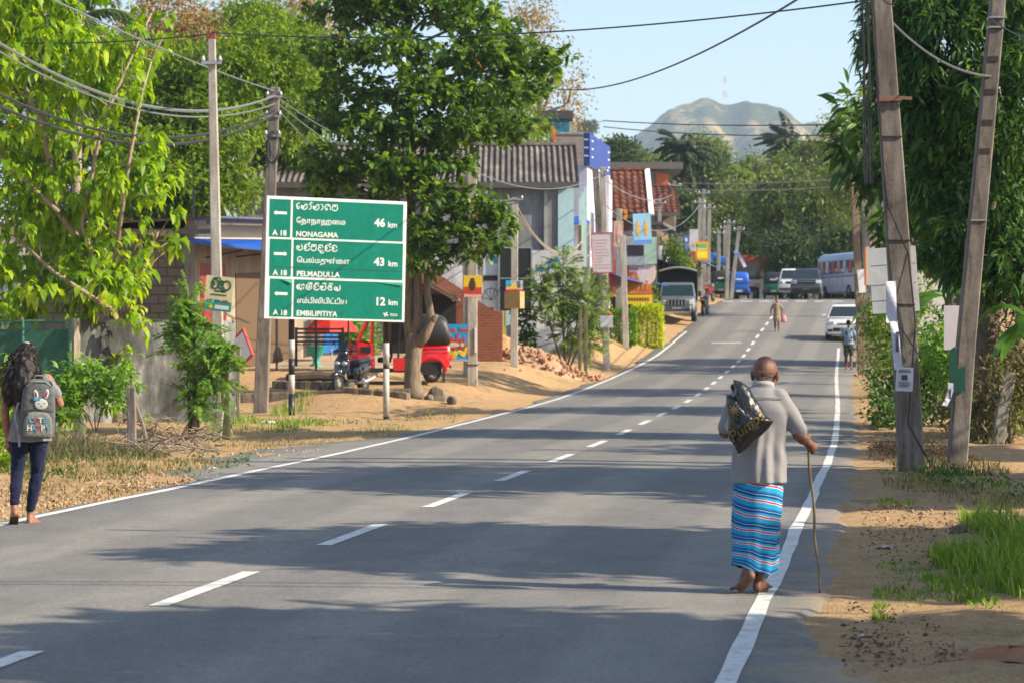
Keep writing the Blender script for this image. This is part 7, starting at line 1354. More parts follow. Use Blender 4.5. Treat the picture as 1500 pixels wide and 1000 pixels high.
lg = single('log', MB().limb([(0, 0, 0), (.7, .1, .03), (1.25, .1, -.02)], [.12, .13, .11], 9), M('dark_log', (.10, .075, .055), .9, var=.5, bmp=.5), 'short dark log lying on the upper kerb step', 'log', loc=gp(424, 60.5) + Vector((0, .2, .30)))
for u, Y, r, lab in ((640, 58.6, .36, 'squarish grey boulder right behind the sign post'), (628, 57.9, .16, 'small dark stone at the foot of the almond tree'), (662, 57.2, .2, 'low earthy lump of stone right of the almond trunk')):
    mb = MB(); random.seed(int(u)); mb.rock((0, 0, r*.3), r); single('boulder', mb, KB, lab, 'boulder', loc=gp(u, Y), bevel=.03)
for u, Y, lab, sc in ((392, 46.5, 'crumpled white plastic bag in the weeds below the sign', .16), (1297, 19.6, 'small scrap of white litter on the right verge grass', .05), (1266, 13.7, 'torn white paper scrap on the bare dirt by the road edge', .035), (312, 31.5, 'small pale plastic scrap on the left verge', .06)):
    mb = MB(); random.seed(int(u)); n = 7; vs = [(x/n-.5 + random.uniform(-.06, .06), y/n-.5 + random.uniform(-.06, .06), .12 + random.uniform(0, .5)*(1 - abs(x/n-.5)*1.6)) for x in range(n+1) for y in range(n+1)]; vs = [(a*sc*2, b*sc*2, c*sc) for a, b, c in vs]
    mb.add(vs, [(i*(n+1)+j, (i+1)*(n+1)+j, (i+1)*(n+1)+j+1, i*(n+1)+j+1) for i in range(n) for j in range(n)]); single('litter', mb, M('litter_white', (.62, .62, .63), .5), lab, 'litter', loc=gp(u, Y))
for u, v, lab in ((1405, 787, 'flat dark stone on the dirt beyond the green grass'),):
    Y = EYE*F/(v-500); mb = MB(); mb.rock((0, 0, .02), .1); mb.rock((.18, .03, .01), .06); single('stone', mb, KB, lab, 'stone', loc=gp(u, Y))
Y = EYE*F/(972-500); c = gp(1478, Y); mb = MB(); n = 14; vs = []
for i in range(5):
    for j in range(n): a = 2*pi*j/n; r = i/4*(1+.15*sin(3*a)); r *= 1 + .22*sin(a*4+1) + .1*sin(a*9); x, y = .26*r*cos(a), .28*r*sin(a); vs.append((x, y, .05*(1-(i/4)**2) + .012*sin(a*5+i) + g(c.x+x, c.y+y) - c.z))
mb.add(vs, [(i*n+j, i*n+(j+1) % n, (i+1)*n+(j+1) % n, (i+1)*n+j) for i in range(4) for j in range(n)]); tag(mb.build('red_earth', m_stain('red_soil', (.40, .16, .085), (.30, .15, .085), 8, streak=(1, 1, 1)), None, True, loc=c), kind='structure')
# post pair by the feathery bush
post('fence_post', 'left dark mossy post standing before the feathery bush', 849, 527, 850, 455, 76.5, 5, 5, m_stain('mossy', (.16, .15, .08), (.05, .05, .03), 4), 'dark posts before the feathery bush'); post('fence_post', 'right and taller dark post before the feathery bush', 858, 524, 858, 449, 77, 5.5, 5, m_stain('mossy', (.16, .15, .08), (.05, .05, .03), 4), 'dark posts before the feathery bush')

# ------------------------------------------------------------------ people
def skin(name, col):
    if name in _MC: return _MC[name]
    m, n, b, o = nodes(name); v = coord(n); f = noise(n, v, 22, 6, .7)
    n.links.new(ramp(n, f, [(.3, tuple(c*.55 for c in col)), (.7, col)]).outputs[0], b.inputs['Base Color']); b.inputs['Roughness'].default_value = .5; b.inputs['Specular IOR Level'].default_value = .4
    b.inputs['Subsurface Weight'].default_value = .04; b.inputs['Subsurface Radius'].default_value = (.01, .004, .002); bump(n, noise(n, coord(n, (1, 1, 2.2)), 60, 5, .7), b, .45, .008); _MC[name] = m; return m
def cloth(name, col, var=.2, wr=.5, stretch=(1, 1, .35), scale=9):
    if name in _MC: return _MC[name]
    m, n, b, o = nodes(name); f = noise(n, coord(n, stretch), scale, 4); n.links.new(ramp(n, f, [(.3, tuple(c*(1-var) for c in col)), (.7, col)]).outputs[0], b.inputs['Base Color'])
    b.inputs['Roughness'].default_value = .9; b.inputs['Specular IOR Level'].default_value = .12; b.inputs['Sheen Weight'].default_value = .15; bump(n, f, b, wr, .03); _MC[name] = m; return m
def rings(L, n=20): return [[Vector((cx + a*cos(2*pi*j/n), cy + b*sin(2*pi*j/n), z)) for j in range(n)] for cx, cy, z, a, b in L]
def hand(mb, wrist, d, palm_n, thumb_side, curl=.9, L=.17, fist=False):
    """palm plus five fingers; d = direction of the hand, palm_n = way the palm faces"""
    w_ = Vector(wrist); d = Vector(d).normalized(); pn = Vector(palm_n); pn = (pn - d*pn.dot(d)).normalized(); s_ = d.cross(pn)*thumb_side
    k = L/.18; mb.limb([w_, w_ + d*.04*k, w_ + d*.085*k], [.026*k, .032*k, .034*k], 10)
    for i in (-1, 0, 1): mb.limb([w_ + d*.02*k + s_*.012*i*k, w_ + d*.082*k + s_*.024*i*k], [.016*k, .015*k], 8)
    for i, ln in enumerate((.070, .082, .076, .058)):
        p = w_ + d*.085*k + s_*(.030 - .020*i)*k; q = d; pts = [p - d*.01*k]; ang = curl*(1 + .08*i)
        for j, f in enumerate((.45, .32, .23)):
            pts.append(pts[-1] + q*ln*f*k*1.1); c, s2 = cos(ang), sin(ang); t = pn.cross(q).cross(pn) if False else None
            ax = d.cross(pn).normalized(); q = (Matrix.Rotation(ang if ax.cross(q).dot(pn) > 0 or j == 0 else ang, 3, ax) @ q)
        mb.limb(pts, [.0095*k, .009*k, .0082*k, .0075*k], 8)
    b = w_ + d*.03*k + s_*.028*k; t1 = b + (s_*.7 + d*.7 + pn*.25).normalized()*.035*k; t2 = t1 + (d*.6 + pn*.8 - s_*.15).normalized()*.032*k; mb.limb([b - s_*.01*k, b, t1, t2], [.013*k, .0125*k, .0105*k, .009*k], 8)
def head(mb, c, yaw=0, pitch=0, k=1.0):
    R = Matrix.Rotation(yaw, 3, 'Z') @ Matrix.Rotation(pitch, 3, 'X'); c = Vector(c); f = lambda x, y, z: c + R @ Vector((x*k, y*k, z*k)); e = R.to_euler()
    mb.ell(f(0, -.012, .028), (.077*k, .094*k, .088*k), 18, 12, e); mb.ell(f(0, .022, -.03), (.062*k, .072*k, .082*k), 16, 10, e); mb.ell(f(0, .05, -.085), (.034*k, .032*k, .03*k), 12, 8, e)
    mb.limb([f(0, .085, .005), f(0, .108, -.028)], [.010*k, .014*k], 8); mb.ell(f(0, .075, .012), (.055*k, .02*k, .014*k), 10, 6, e); mb.ell(f(0, .083, -.062), (.026*k, .014*k, .011*k), 10, 6, e)
    for sx in (-1, 1):
        mb.ell(f(sx*.082, -.008, -.012), (.011*k, .022*k, .034*k), 10, 8, e); mb.ell(f(sx*.088, -.016, .0), (.009*k, .012*k, .028*k), 8, 6, e); mb.ell(f(sx*.045, .052, -.03), (.022*k, .02*k, .02*k), 8, 6, e)
    return f, e
def eyes(par, f, k=1.0):
    for sx in (-1, 1): e = MB().ell(f(sx*.030, .078, .0), (.013*k, .008*k, .009*k), 10, 6).build('eye', WHITEP, par, True); MB().ell(f(sx*.030, .0855, .0), (.006*k, .003*k, .006*k), 8, 5).build('iris', BLACKP, e, True)
def leg(mb, hip, knee, ankle, heel, ball, toe, r=(.085, .058, .062, .036)):
    kn = Vector(knee); an = Vector(ankle); cf = kn.lerp(an, .3) + Vector((0, -.012, 0)); mb.limb([hip, Vector(hip).lerp(kn, .5), kn, cf, kn.lerp(an, .75), an], [r[0], (r[0]+r[1])/2, r[1], r[2], (r[2]*.45+r[3]*.55), r[3]], 12)
    mb.limb([an, Vector(heel)], [r[3]*.95, .031], 10); mb.limb([an, Vector(an).lerp(Vector(ball), .6), ball], [r[3]*.9, .032, .027], 10); mb.limb([heel, ball], [.030, .036], 10)
    bl = Vector(ball); d = (Vector(toe) - bl); s_ = Vector((-d.y, d.x, 0)).normalized()
    for i, (o_, l_) in enumerate(((.028, 1), (.013, .98), (-.001, .9), (-.014, .8), (-.026, .68))): mb.limb([bl + s_*o_*.8, bl + s_*o_ + d*l_], [.016, .0125 if i == 0 else .0095], 7)

# ---- the old man with the stick
mo = Vector((X(1112, 15.92), 15.92, float(rz(15.92)) + .032)); man = thing('person', 'elderly bald man in a grey shirt and striped blue sarong walking away with a stick', 'person', mo); man.scale = (.97, .97, .97)
SK = skin('skin_dark', (.20, .085, .05)); mb = MB()
leg(mb, (-.09, .02, .78), (-.10, .10, .45), (-.078, -.065, .165), (-.066, -.115, .115), (-.125, -.035, .035), (-.165, .02, .018)); leg(mb, (.09, 0, .78), (.055, .1, .45), (-.005, .0, .095), (-.018, -.045, .034), (.045, .085, .026), (.088, .15, .018))
mb.loft(rings([(0, .01, .72, .12, .08), (0, .01, .85, .125, .08), (0, .025, 1.02, .12, .08), (.015, .05, 1.16, .15, .09), (.02, .07, 1.25, .14, .085), (.03, .085, 1.30, .06, .06)]))
mb.limb([(.03, .085, 1.26), (.05, .125, 1.39)], [.058, .054], 14); hf, he = head(mb, (.058, .15, 1.446), radians(-24), radians(-8), 1.06)
mb.limb([(.16, .07, 1.27), (.23, .05, 1.15), (.268, .02, 1.04), (.300, .03, 1.015), (.322, .05, .998)], [.05, .044, .043, .040, .030], 12); hand(mb, (.322, .05, .998), (.42, .55, -.35), (-.75, .45, -.2), 1, 1.25, .19)
mb.limb([(-.135, .07, 1.27), (-.19, .04, 1.15), (-.232, .0, 1.055), (-.20, .09, 1.12), (-.155, .17, 1.20)], [.05, .044, .043, .036, .027], 12); hand(mb, (-.155, .17, 1.20), (.35, .5, .6), (0, -.5, .6), 1, 1.15, .18)
body = remesh(mb, 'body', SK, man, .0065, 3); eyes(man, hf, 1.06)
mb = MB(); k = 26                                # cropped grey hair round the sides
RH = he.to_matrix()
for t in np.linspace(-pi*.98, -.02*pi, 70):
    for j in range(6):
        zz_ = -.055 + .012*j + random.uniform(-.004, .004); rr = sqrt(max(.02, 1 - ((zz_-.028)/.088)**2)) if zz_ > -.03 else .86; q = hf(.0785*rr*cos(t), -.012 + .0955*rr*sin(t), zz_)
        if abs(cos(t)) > .9 and zz_ < .02 and zz_ > -.05: continue
        mb.ell(q, (.0022, .0022, .004), 5, 4)
hr = mb.build('hair', M('grey_stubble', (.30, .22, .18), .8, var=.4, scale=40), man); hr['kind'] = 'stuff'
def shirt_folds(c):
    th = atan2(c.y-.03, c.x); q = float(sstep(1.22, .85, c.z)); ab = abs(c.x-.01) < .24
    d = (.013*sin(th*5 + c.z*2.2 + 1) + .010*sin(th*11 - c.z*5 + sin(c.z*9)))*q*ab + .003*sin((c.z*1.2 + c.x*1.6)*30)*float(sstep(.0, .16, abs(c.x-.01)))*float(sstep(1.30, 1.1, c.z))
    return Vector((c.x + d*cos(th)*.5, c.y + d*sin(th), c.z))
SHM = cloth('grey_shirt', (.235, .225, .235), .05, .2, (1, 1, .22), 5); mb = MB()
mb.loft(rings([(-.005, .0, .725, .182, .128), (-.003, .0, .80, .176, .126), (0, .01, .95, .172, .122), (.008, .03, 1.08, .182, .125), (.016, .05, 1.20, .186, .118), (.02, .068, 1.288, .17, .10), (.026, .082, 1.338, .114, .082), (.036, .102, 1.372, .074, .07)], 28))
mb.limb([(.135, .066, 1.288), (.222, .05, 1.16), (.268, .03, 1.075)], [.076, .066, .056], 14); mb.limb([(-.115, .066, 1.288), (-.185, .04, 1.17), (-.222, .014, 1.095)], [.076, .066, .056], 14)
sh_ = remesh(mb, 'shirt', SHM, man, .009, 4, .016, .2, shirt_folds)
mb = MB(); mb.tube([Vector((.037 + .070*cos(a), .106 + .068*sin(a), 1.366 - .022*sin(a))) for a in np.linspace(0, 2*pi, 25)], [(.017, .007)]*25, 4, sq=True, start=(0, 0, 1)); mb.tube([Vector((.036 + .078*cos(a), .104 + .076*sin(a), 1.350 - .020*sin(a))) for a in np.linspace(pi*1.05, pi*1.95, 14)], .004, 5); mb.build('collar', cloth('shirt_collar', (.33, .32, .33), .1, .3), sh_, True)
mb = MB(); mb.tube([Vector((.02 + .172*cos(a), .068 + .102*sin(a)-.006, 1.288 + .006*sin(a*3))) for a in np.linspace(pi*1.03, pi*1.97, 20)], .0035, 5); mb.build('yoke_seam', cloth('seam_shadow', (.15, .145, .15), .1, .2), sh_)
cy = (.02, .27, .50); nv = (.012, .03, .16); rd_ = (.36, .015, .05); wt_ = (.62, .60, .62)
SAR = m_bands('striped_sarong', [(0, cy), (.20, wt_), (.24, rd_), (.34, wt_), (.38, cy), (.54, nv), (.66, cy), (.69, (.25, .5, .68)), (.72, nv), (.81, cy), (.84, nv), (.89, cy)], (.14, -.02, 1), .098, .85, bmp=.04, attr=True)
L = []; TV = []; n = 72
for i in range(44):
    t = i/43; z = .80 - .645*t; cx = -.004 - .03*t; a_, b_ = .172 - .022*t, .128 - .004*t; q_ = 1 - .26*max(0, 1 - t*6); a_, b_ = a_*q_, b_*q_; ring = []
    for j in range(n):
        th = 2*pi*j/n; f = 1 + (.014 + .085*t)*(.5*sin(3*th + 1.2 + t*2) + .42*sin(8*th + t*3.5) + .25*sin(13*th - t*4)) + .02*sin(5*th + 9*t)*sin(pi*t)
        TV.append(z + .14*a_*cos(th) + .006*sin(3*th + 5*t) + .0035*sin(8*th + 2 + 6*t)*t + .012*sin(6*t + th)) ; ring.append(Vector((cx + a_*f*cos(th), .015*(1-t) + b_*f*sin(th), z + (t**3)*.018*sin(th*2+.6) - (t**3)*.02*cos(th))))
    L.append(ring)
V = np.array([list(p_) for r in L for p_ in r]); idx = np.arange(len(V)).reshape(-1, n); Fq = np.stack([idx[:-1], np.roll(idx, -1, 1)[:-1], np.roll(idx, -1, 1)[1:], idx[1:]], -1).reshape(-1, 4)
link_mesh('sarong', np_mesh('sarong', V, Fq[:, ::-1], np.array(TV), True), SAR, man)
# plastic bag over his left shoulder
BAG = M('black_plastic', (.010, .012, .016), .28, var=.4, scale=3, bmp=.6, bscale=22, spec=.6); bc = Vector(((1094-750)/F*15.72, 15.72, EYE + (500-612)/F*15.72)); bag = thing('plastic_bag', 'black plastic carrier bag with gold lettering slung over the old man\'s left shoulder', 'bag', bc)
ol = [((u-1094)/F*15.95, -(v-612)/F*15.95) for u, v in [(1074, 556), (1086, 559), (1097, 567), (1104, 580), (1114, 594), (1122, 608), (1133, 616), (1126, 626), (1109, 643), (1095, 655), (1081, 665), (1076, 652), (1068, 641), (1066, 625), (1067, 610), (1064, 592), (1064, 578), (1070, 577), (1075, 582), (1076, 570)]]
def dens(o_, k=5):
    r = [];
    for i in range(len(o_)):
        a, b = o_[i], o_[(i+1) % len(o_)]; r += [(a[0]+(b[0]-a[0])*j/k, a[1]+(b[1]-a[1])*j/k) for j in range(k)]
    return r
od = dens(ol); nn_ = len(od); th0 = .085
def puff(x, z):
    a = atan2(z, x); best = min(od, key=lambda p_: abs(((atan2(p_[1], p_[0]) - a + pi) % (2*pi)) - pi)); r = min(1, sqrt(x*x+z*z)/max(.01, sqrt(best[0]**2+best[1]**2))); return th0*(1 - r*r)**.6
vs = []; rr = [.02, .15, .3, .45, .6, .72, .83, .91, .97, 1.0]
for sgn_ in (-1, 1):
    for r in rr: vs += [(p_[0]*r, sgn_*th0*max(0, 1-r*r)**.6 + .009*sin(p_[0]*34*r + p_[1]*26*r)*(1-r*r) + .005*sin(p_[1]*70*r - p_[0]*60*r)*(1-r), p_[1]*r) for p_ in od]
fs = []
for s2 in (0, 1):
    o_ = s2*len(rr)*nn_; fs += [(o_+i*nn_+j, o_+i*nn_+(j+1) % nn_, o_+(i+1)*nn_+(j+1) % nn_, o_+(i+1)*nn_+j) for i in range(len(rr)-1) for j in range(nn_)]; fs.append(tuple(o_ + j for j in range(nn_)))
o_ = len(rr)*nn_; a_ = (len(rr)-1)*nn_; fs += [(a_+j, a_+(j+1) % nn_, o_+a_+(j+1) % nn_, o_+a_+j) for j in range(nn_)]
mb = MB(); mb.add(vs, fs); mb.build('sack', BAG, bag, True); GOLD = M('gold_print', (.40, .30, .10), .4, .3, var=.5, scale=30)
def onbag(q, ang, ox, oz):
    me = q.data
    for v in me.vertices:
        x = ox + v.co.x*cos(ang) - v.co.y*sin(ang); z = oz + v.co.x*sin(ang) + v.co.y*cos(ang); v.co = (x, -puff(x, z) - .016, z)
    q.location = (0, 0, 0); q.rotation_euler = (0, 0, 0); q.scale = (1, 1, 1)
onbag(text('Pumps', .098, GOLD, bag, (0, 0, 0), bold=.012, shear=.25), radians(38), -.095, -.155)
mb = MB(); [mb.add([(.0, 0, 0), (.006*cos(a+1.5), .006*sin(a+1.5), 0), (.045*cos(a), .045*sin(a), 0), (-.006*cos(a+1.5), -.006*sin(a+1.5), 0)], [(0, 1, 2, 3)]) for a in np.arange(0, 6.2, .7)]; onbag(mb.build('gold_star', GOLD, bag), .3, -.085, .055)
mb = MB(); mb.limb([(-.08, .06, .20), (-.05, .16, .18), (-.03, .22, .12), (.0, .33, .04)], [.022, .03, .03, .02], 8); mb.build('twisted_neck', BAG, bag, True)
stk = thing('walking_stick', 'thin crooked wooden walking stick in the old man\'s right hand', 'walking stick', (mo.x + .375*.97, mo.y - .02, mo.z)); stk.scale = (.97, .97, .97)
mb = MB(); t0, t1 = Vector((.395-.375, -.06, 0)), Vector((.338-.375, .135, 1.04)); mb.tube([t0.lerp(t1, s_) + Vector((.006*sin(s_*14), 0, 0)) for s_ in np.linspace(0, 1, 16)], [.0075 + .0035*s_ for s_ in np.linspace(0, 1, 16)], 7); mb.build('shaft', M('stick_wood', (.20, .15, .07), .7, var=.5, scale=20), stk, True); MB().ell(t0 + Vector((0, 0, .006)), (.010, .010, .008), 8, 6).build('ferrule', RUBBER, stk)

# ---- the girl with the backpack
go = Vector((X(44, 21.98), 21.98, g(X(44, 21.98), 21.98))); girl = thing('person', 'young woman with long loose dark hair, grey T-shirt and jeans at the left edge', 'person', go, radians(12)); SK2 = skin('skin_brown', (.34, .15, .085)); mb = MB()
leg(mb, (-.085, 0, .84), (-.11, .02, .48), (-.14, -.16, .17), (-.135, -.21, .13), (-.15, -.10, .04), (-.155, -.05, .022), (.06, .038, .036, .03)); leg(mb, (.085, .0, .84), (.065, .06, .47), (.0, .03, .09), (-.005, -.015, .035), (.045, .10, .028), (.085, .155, .02), (.06, .038, .036, .03))
mb.loft(rings([(0, 0, .78, .15, .11), (0, 0, .9, .155, .115), (0, 0, 1.05, .12, .09), (0, .0, 1.2, .14, .095), (.0, .0, 1.30, .14, .085), (0, .0, 1.36, .06, .06)])); mb.limb([(0, 0, 1.33), (-.02, .02, 1.44)], [.05, .046], 12); gf, ge = head(mb, (-.035, .03, 1.50), radians(10), radians(-4), .98)
mb.limb([(.15, 0, 1.31), (.22, -.01, 1.2), (.265, .0, 1.085), (.22, .1, 1.06), (.16, .19, 1.10)], [.052, .044, .038, .034, .024], 12); hand(mb, (.16, .19, 1.10), (-.5, .5, .5), (-.5, -.3, .3), -1, 1.0, .165)
mb.limb([(-.15, 0, 1.31), (-.195, -.02, 1.18), (-.22, -.04, 1.02), (-.21, .0, .88), (-.195, .03, .78)], [.052, .044, .038, .034, .024], 12); hand(mb, (-.195, .03, .78), (.02, .15, -1), (1, 0, 0), 1, .45, .165)
remesh(mb, 'body', SK2, girl, .0065, 3); eyes(girl, gf, .98)
JE = cloth('dark_jeans', (.010, .014, .045), .4, .6, (1, 1, .6), 16); mb = MB(); mb.loft(rings([(0, 0, .78, .165, .125), (0, 0, .86, .175, .135), (0, 0, .96, .155, .115)], 22))
mb.limb([(-.085, 0, .82), (-.1, .01, .62), (-.11, .02, .48), (-.122, -.06, .36), (-.138, -.14, .215)], [.09, .074, .059, .055, .042], 14); mb.limb([(.08, .0, .82), (.072, .03, .62), (.065, .06, .47), (.038, .03, .32), (.004, .028, .15)], [.09, .074, .059, .055, .042], 14); jn = remesh(mb, 'jeans', JE, girl, .0085, 3, .018, .06)
TS = cloth('grey_tshirt', (.20, .19, .21), .15, .6); mb = MB(); mb.loft(rings([(-.005, 0, .755, .195, .15), (0, 0, .88, .182, .14), (0, 0, 1.05, .145, .112), (0, .0, 1.2, .16, .112), (0, .0, 1.29, .155, .098), (0, 0, 1.335, .1, .075), (0, 0, 1.36, .07, .065)], 24))
mb.limb([(.13, 0, 1.295), (.205, -.01, 1.21), (.225, -.005, 1.175)], [.066, .06, .058], 12); mb.limb([(-.13, 0, 1.295), (-.19, -.02, 1.21), (-.205, -.03, 1.16)], [.066, .06, .058], 12); remesh(mb, 'tshirt', TS, girl, .009, 3, .02, .1)
HA = M('black_hair', (.018, .012, .010), .6, var=.5, scale=30, spec=.3); mb = MB(); random.seed(14); RG2 = ge.to_matrix()
mb.ell(gf(0, -.025, .04), (.088, .103, .095), 16, 10); mb.limb([gf(0, -.06, .03), (-.05, -.11, 1.40), (-.07, -.15, 1.25), (-.085, -.165, 1.12)], [.085, .10, .105, .06], 14); mb.limb([gf(-.05, -.03, .0), (-.14, -.07, 1.36), (-.175, -.1, 1.2), (-.18, -.1, 1.1)], [.06, .075, .075, .04], 12); mb.limb([gf(.05, -.03, .0), (.03, -.09, 1.40), (.0, -.13, 1.3)], [.055, .06, .04], 10)
hair = remesh(mb, 'hair', HA, girl, .011, 3, .05, .05); mb = MB()
for i in range(900):
    a = random.uniform(pi*.72, pi*2.3); p = gf(.092*cos(a)*random.uniform(.6, 1), -.02 + .105*sin(a), .03 + random.uniform(-.06, .06)); dr = Vector((random.uniform(-.22, .10), random.uniform(-.12, -.02), -random.uniform(.2, .5))); ph = random.uniform(0, 6); pts = []
    for j in range(7): s_ = j/6; pts.append(p + Vector((dr.x*s_**.7 + .022*sin(ph+s_*19), dr.y*s_**.6 + .022*cos(ph+s_*17), dr.z*s_)))
    mb.tube(pts, [.0038*(1-.75*j/6) for j in range(7)], 3)
st = mb.build('loose_strands', HA, hair); st['kind'] = 'stuff'; MB().tube([gf(-.03, .0, .128), gf(.0, -.01, .134), gf(.03, -.015, .128)], .012, 6).build('hair_clip', M('clip_pale', (.6, .5, .48), .4), hair)
SOL = M('sandal', (.06, .035, .02), .7)
mb = MB(); mb.loft([[Vector(p_) for p_ in r] for r in [[(-.175, -.235, .115), (-.10, -.235, .115), (-.10, -.245, .10), (-.175, -.245, .10)], [(-.185, -.11, .022), (-.105, -.11, .022), (-.105, -.125, .010), (-.185, -.125, .010)], [(-.195, -.03, .008), (-.12, -.03, .008), (-.12, -.03, -.004), (-.195, -.03, -.004)]]]); mb.build('sandal', SOL, girl, bevel=.006); mb = MB(); mb.loft([[Vector(p_) for p_ in r] for r in [[(-.045, -.05, .008), (.03, -.06, .008), (.03, -.06, -.004), (-.045, -.05, -.004)], [(.0, .08, .008), (.09, .05, .008), (.09, .05, -.004), (.0, .08, -.004)], [(.05, .17, .008), (.125, .14, .008), (.125, .14, -.004), (.05, .17, -.004)]]]); mb.build('sandal', SOL, girl, bevel=.004)
# backpack
bkp = thing('backpack', 'grey backpack with a white rabbit patch and coloured letters on the young woman\'s back', 'backpack', Vector((X(57.5, 21.83), 21.77, EYE + (500-597)/F*22)), radians(20)); bkp.rotation_euler = (radians(4), radians(2), radians(14)); BG = cloth('backpack_grey', (.105, .115, .115), .3, .4, (1, 1, 1), 30); BG2 = cloth('backpack_pale', (.19, .195, .18), .3, .4, (1, 1, 1), 30)
def rbx(y, hw, h0, h1, rr_=.07): return [Vector((x, y, z)) for x, z in [(-hw+rr_*.5, h0), (hw-rr_*.5, h0), (hw, h0+rr_*.5), (hw, (h0+h1)/2), (hw-.012, h1-rr_*1.3), (hw-rr_*.9, h1-rr_*.25), (hw*.35, h1), (-hw*.35, h1), (-hw+rr_*.9, h1-rr_*.25), (-hw+.012, h1-rr_*1.3), (-hw, (h0+h1)/2), (-hw, h0+rr_*.5)]]
mb = MB(); mb.loft([rbx(.07, .13, -.25, .25), rbx(.05, .15, -.26, .26), rbx(-.05, .15, -.26, .255), rbx(-.085, .135, -.25, .235), rbx(-.095, .10, -.22, .20)]); mb.build('pack', BG, bkp, True, .01)
mb = MB(); mb.loft([rbx(-.08, .125, -.245, -.02, .04), rbx(-.14, .125, -.24, -.02, .04), rbx(-.155, .11, -.225, -.035, .03)]); mb.build('front_pocket', BG2, bkp, True, .01); MB().tube([(-.125, -.118, -.01), (0, -.125, .004), (.125, -.118, -.01)], .008, 6).build('zip', M('zip_dark', (.03, .03, .03), .5), bkp); MB().tube([(-.11, -.07, .2), (-.05, -.085, .245), (.05, -.085, .245), (.11, -.07, .2)], .008, 6).build('piping', BG2, bkp)
for sx in (-1, 1): mb = MB(); mb.loft([rbx(.03, .01, -.22, -.06, .01), rbx(-.04, .01, -.22, -.06, .01)]); q = mb.build('side_pocket', BG2, bkp, True); q.location = (sx*.155, 0, 0); MB().tube([(sx*.09, .07, .24), (sx*.11, .16, .2), (sx*.11, .14, 0), (sx*.1, .06, -.18)], [(.022, .006)]*4, 4, sq=True, start=(1, 0, 0)).build('shoulder_strap', BG2, bkp)
MB().tube([(-.15, .03, .1), (-.2, .0, -.04), (-.195, -.02, -.10), (-.16, -.02, -.22), (-.15, -.03, -.34)], [(.010, .004)]*5, 4, sq=True, start=(1, 0, 0)).build('hanging_strap', M('strap_pale', (.32, .31, .29), .8), bkp); MB().tube([(-.05, .04, .25), (-.03, .03, .29), (.03, .03, .29), (.05, .04, .25)], .009, 6).build('carry_loop', BG2, bkp)
rw = M('patch_white', (.50, .48, .46), .8); mb = MB(); mb.ell((.02, -.102, .05), (.058, .006, .05), 18, 8).ell((-.028, -.098, .135), (.020, .006, .042), 12, 8, (0, -.25, 0)).ell((.062, -.096, .14), (.020, .006, .046), 12, 8, (0, .2, 0)); pt_ = mb.build('rabbit_patch', rw, bkp, True)
mb = MB(); mb.ell((-.026, -.104, .135), (.008, .004, .026), 10, 6, (0, -.25, 0)).ell((.062, -.102, .14), (.010, .004, .03), 10, 6, (0, .2, 0)); mb.build('inner_ear', M('patch_red', (.30, .05, .07), .7), pt_); mb = MB(); mb.prism([(-.045, .08), (-.045, .115), (-.018, .1), (.012, .125), (.012, .09)], 'Y', -.112, -.104); mb.build('bow', M('patch_cyan', (.06, .26, .36), .7), pt_); mb = MB(); [mb.ell(c_, (.006, .003, .006), 8, 5) for c_ in ((0, -.1075, .055), (.05, -.1065, .06), (.022, -.1085, .035))]; mb.build('face_dots', BLACKP, pt_)
lc = [M('patch_red', (.30, .05, .07), .7), M('patch_cyan', (.06, .26, .36), .7), rw]
for s_, z, x0 in (('CUTE', -.11, -.085), ('HAPPY', -.18, -.10)):
    for i, ch in enumerate(s_): text(ch, .066, lc[(i*2 + len(s_)) % 3], bkp, (x0 + i*.041, -.159, z), bold=.03)

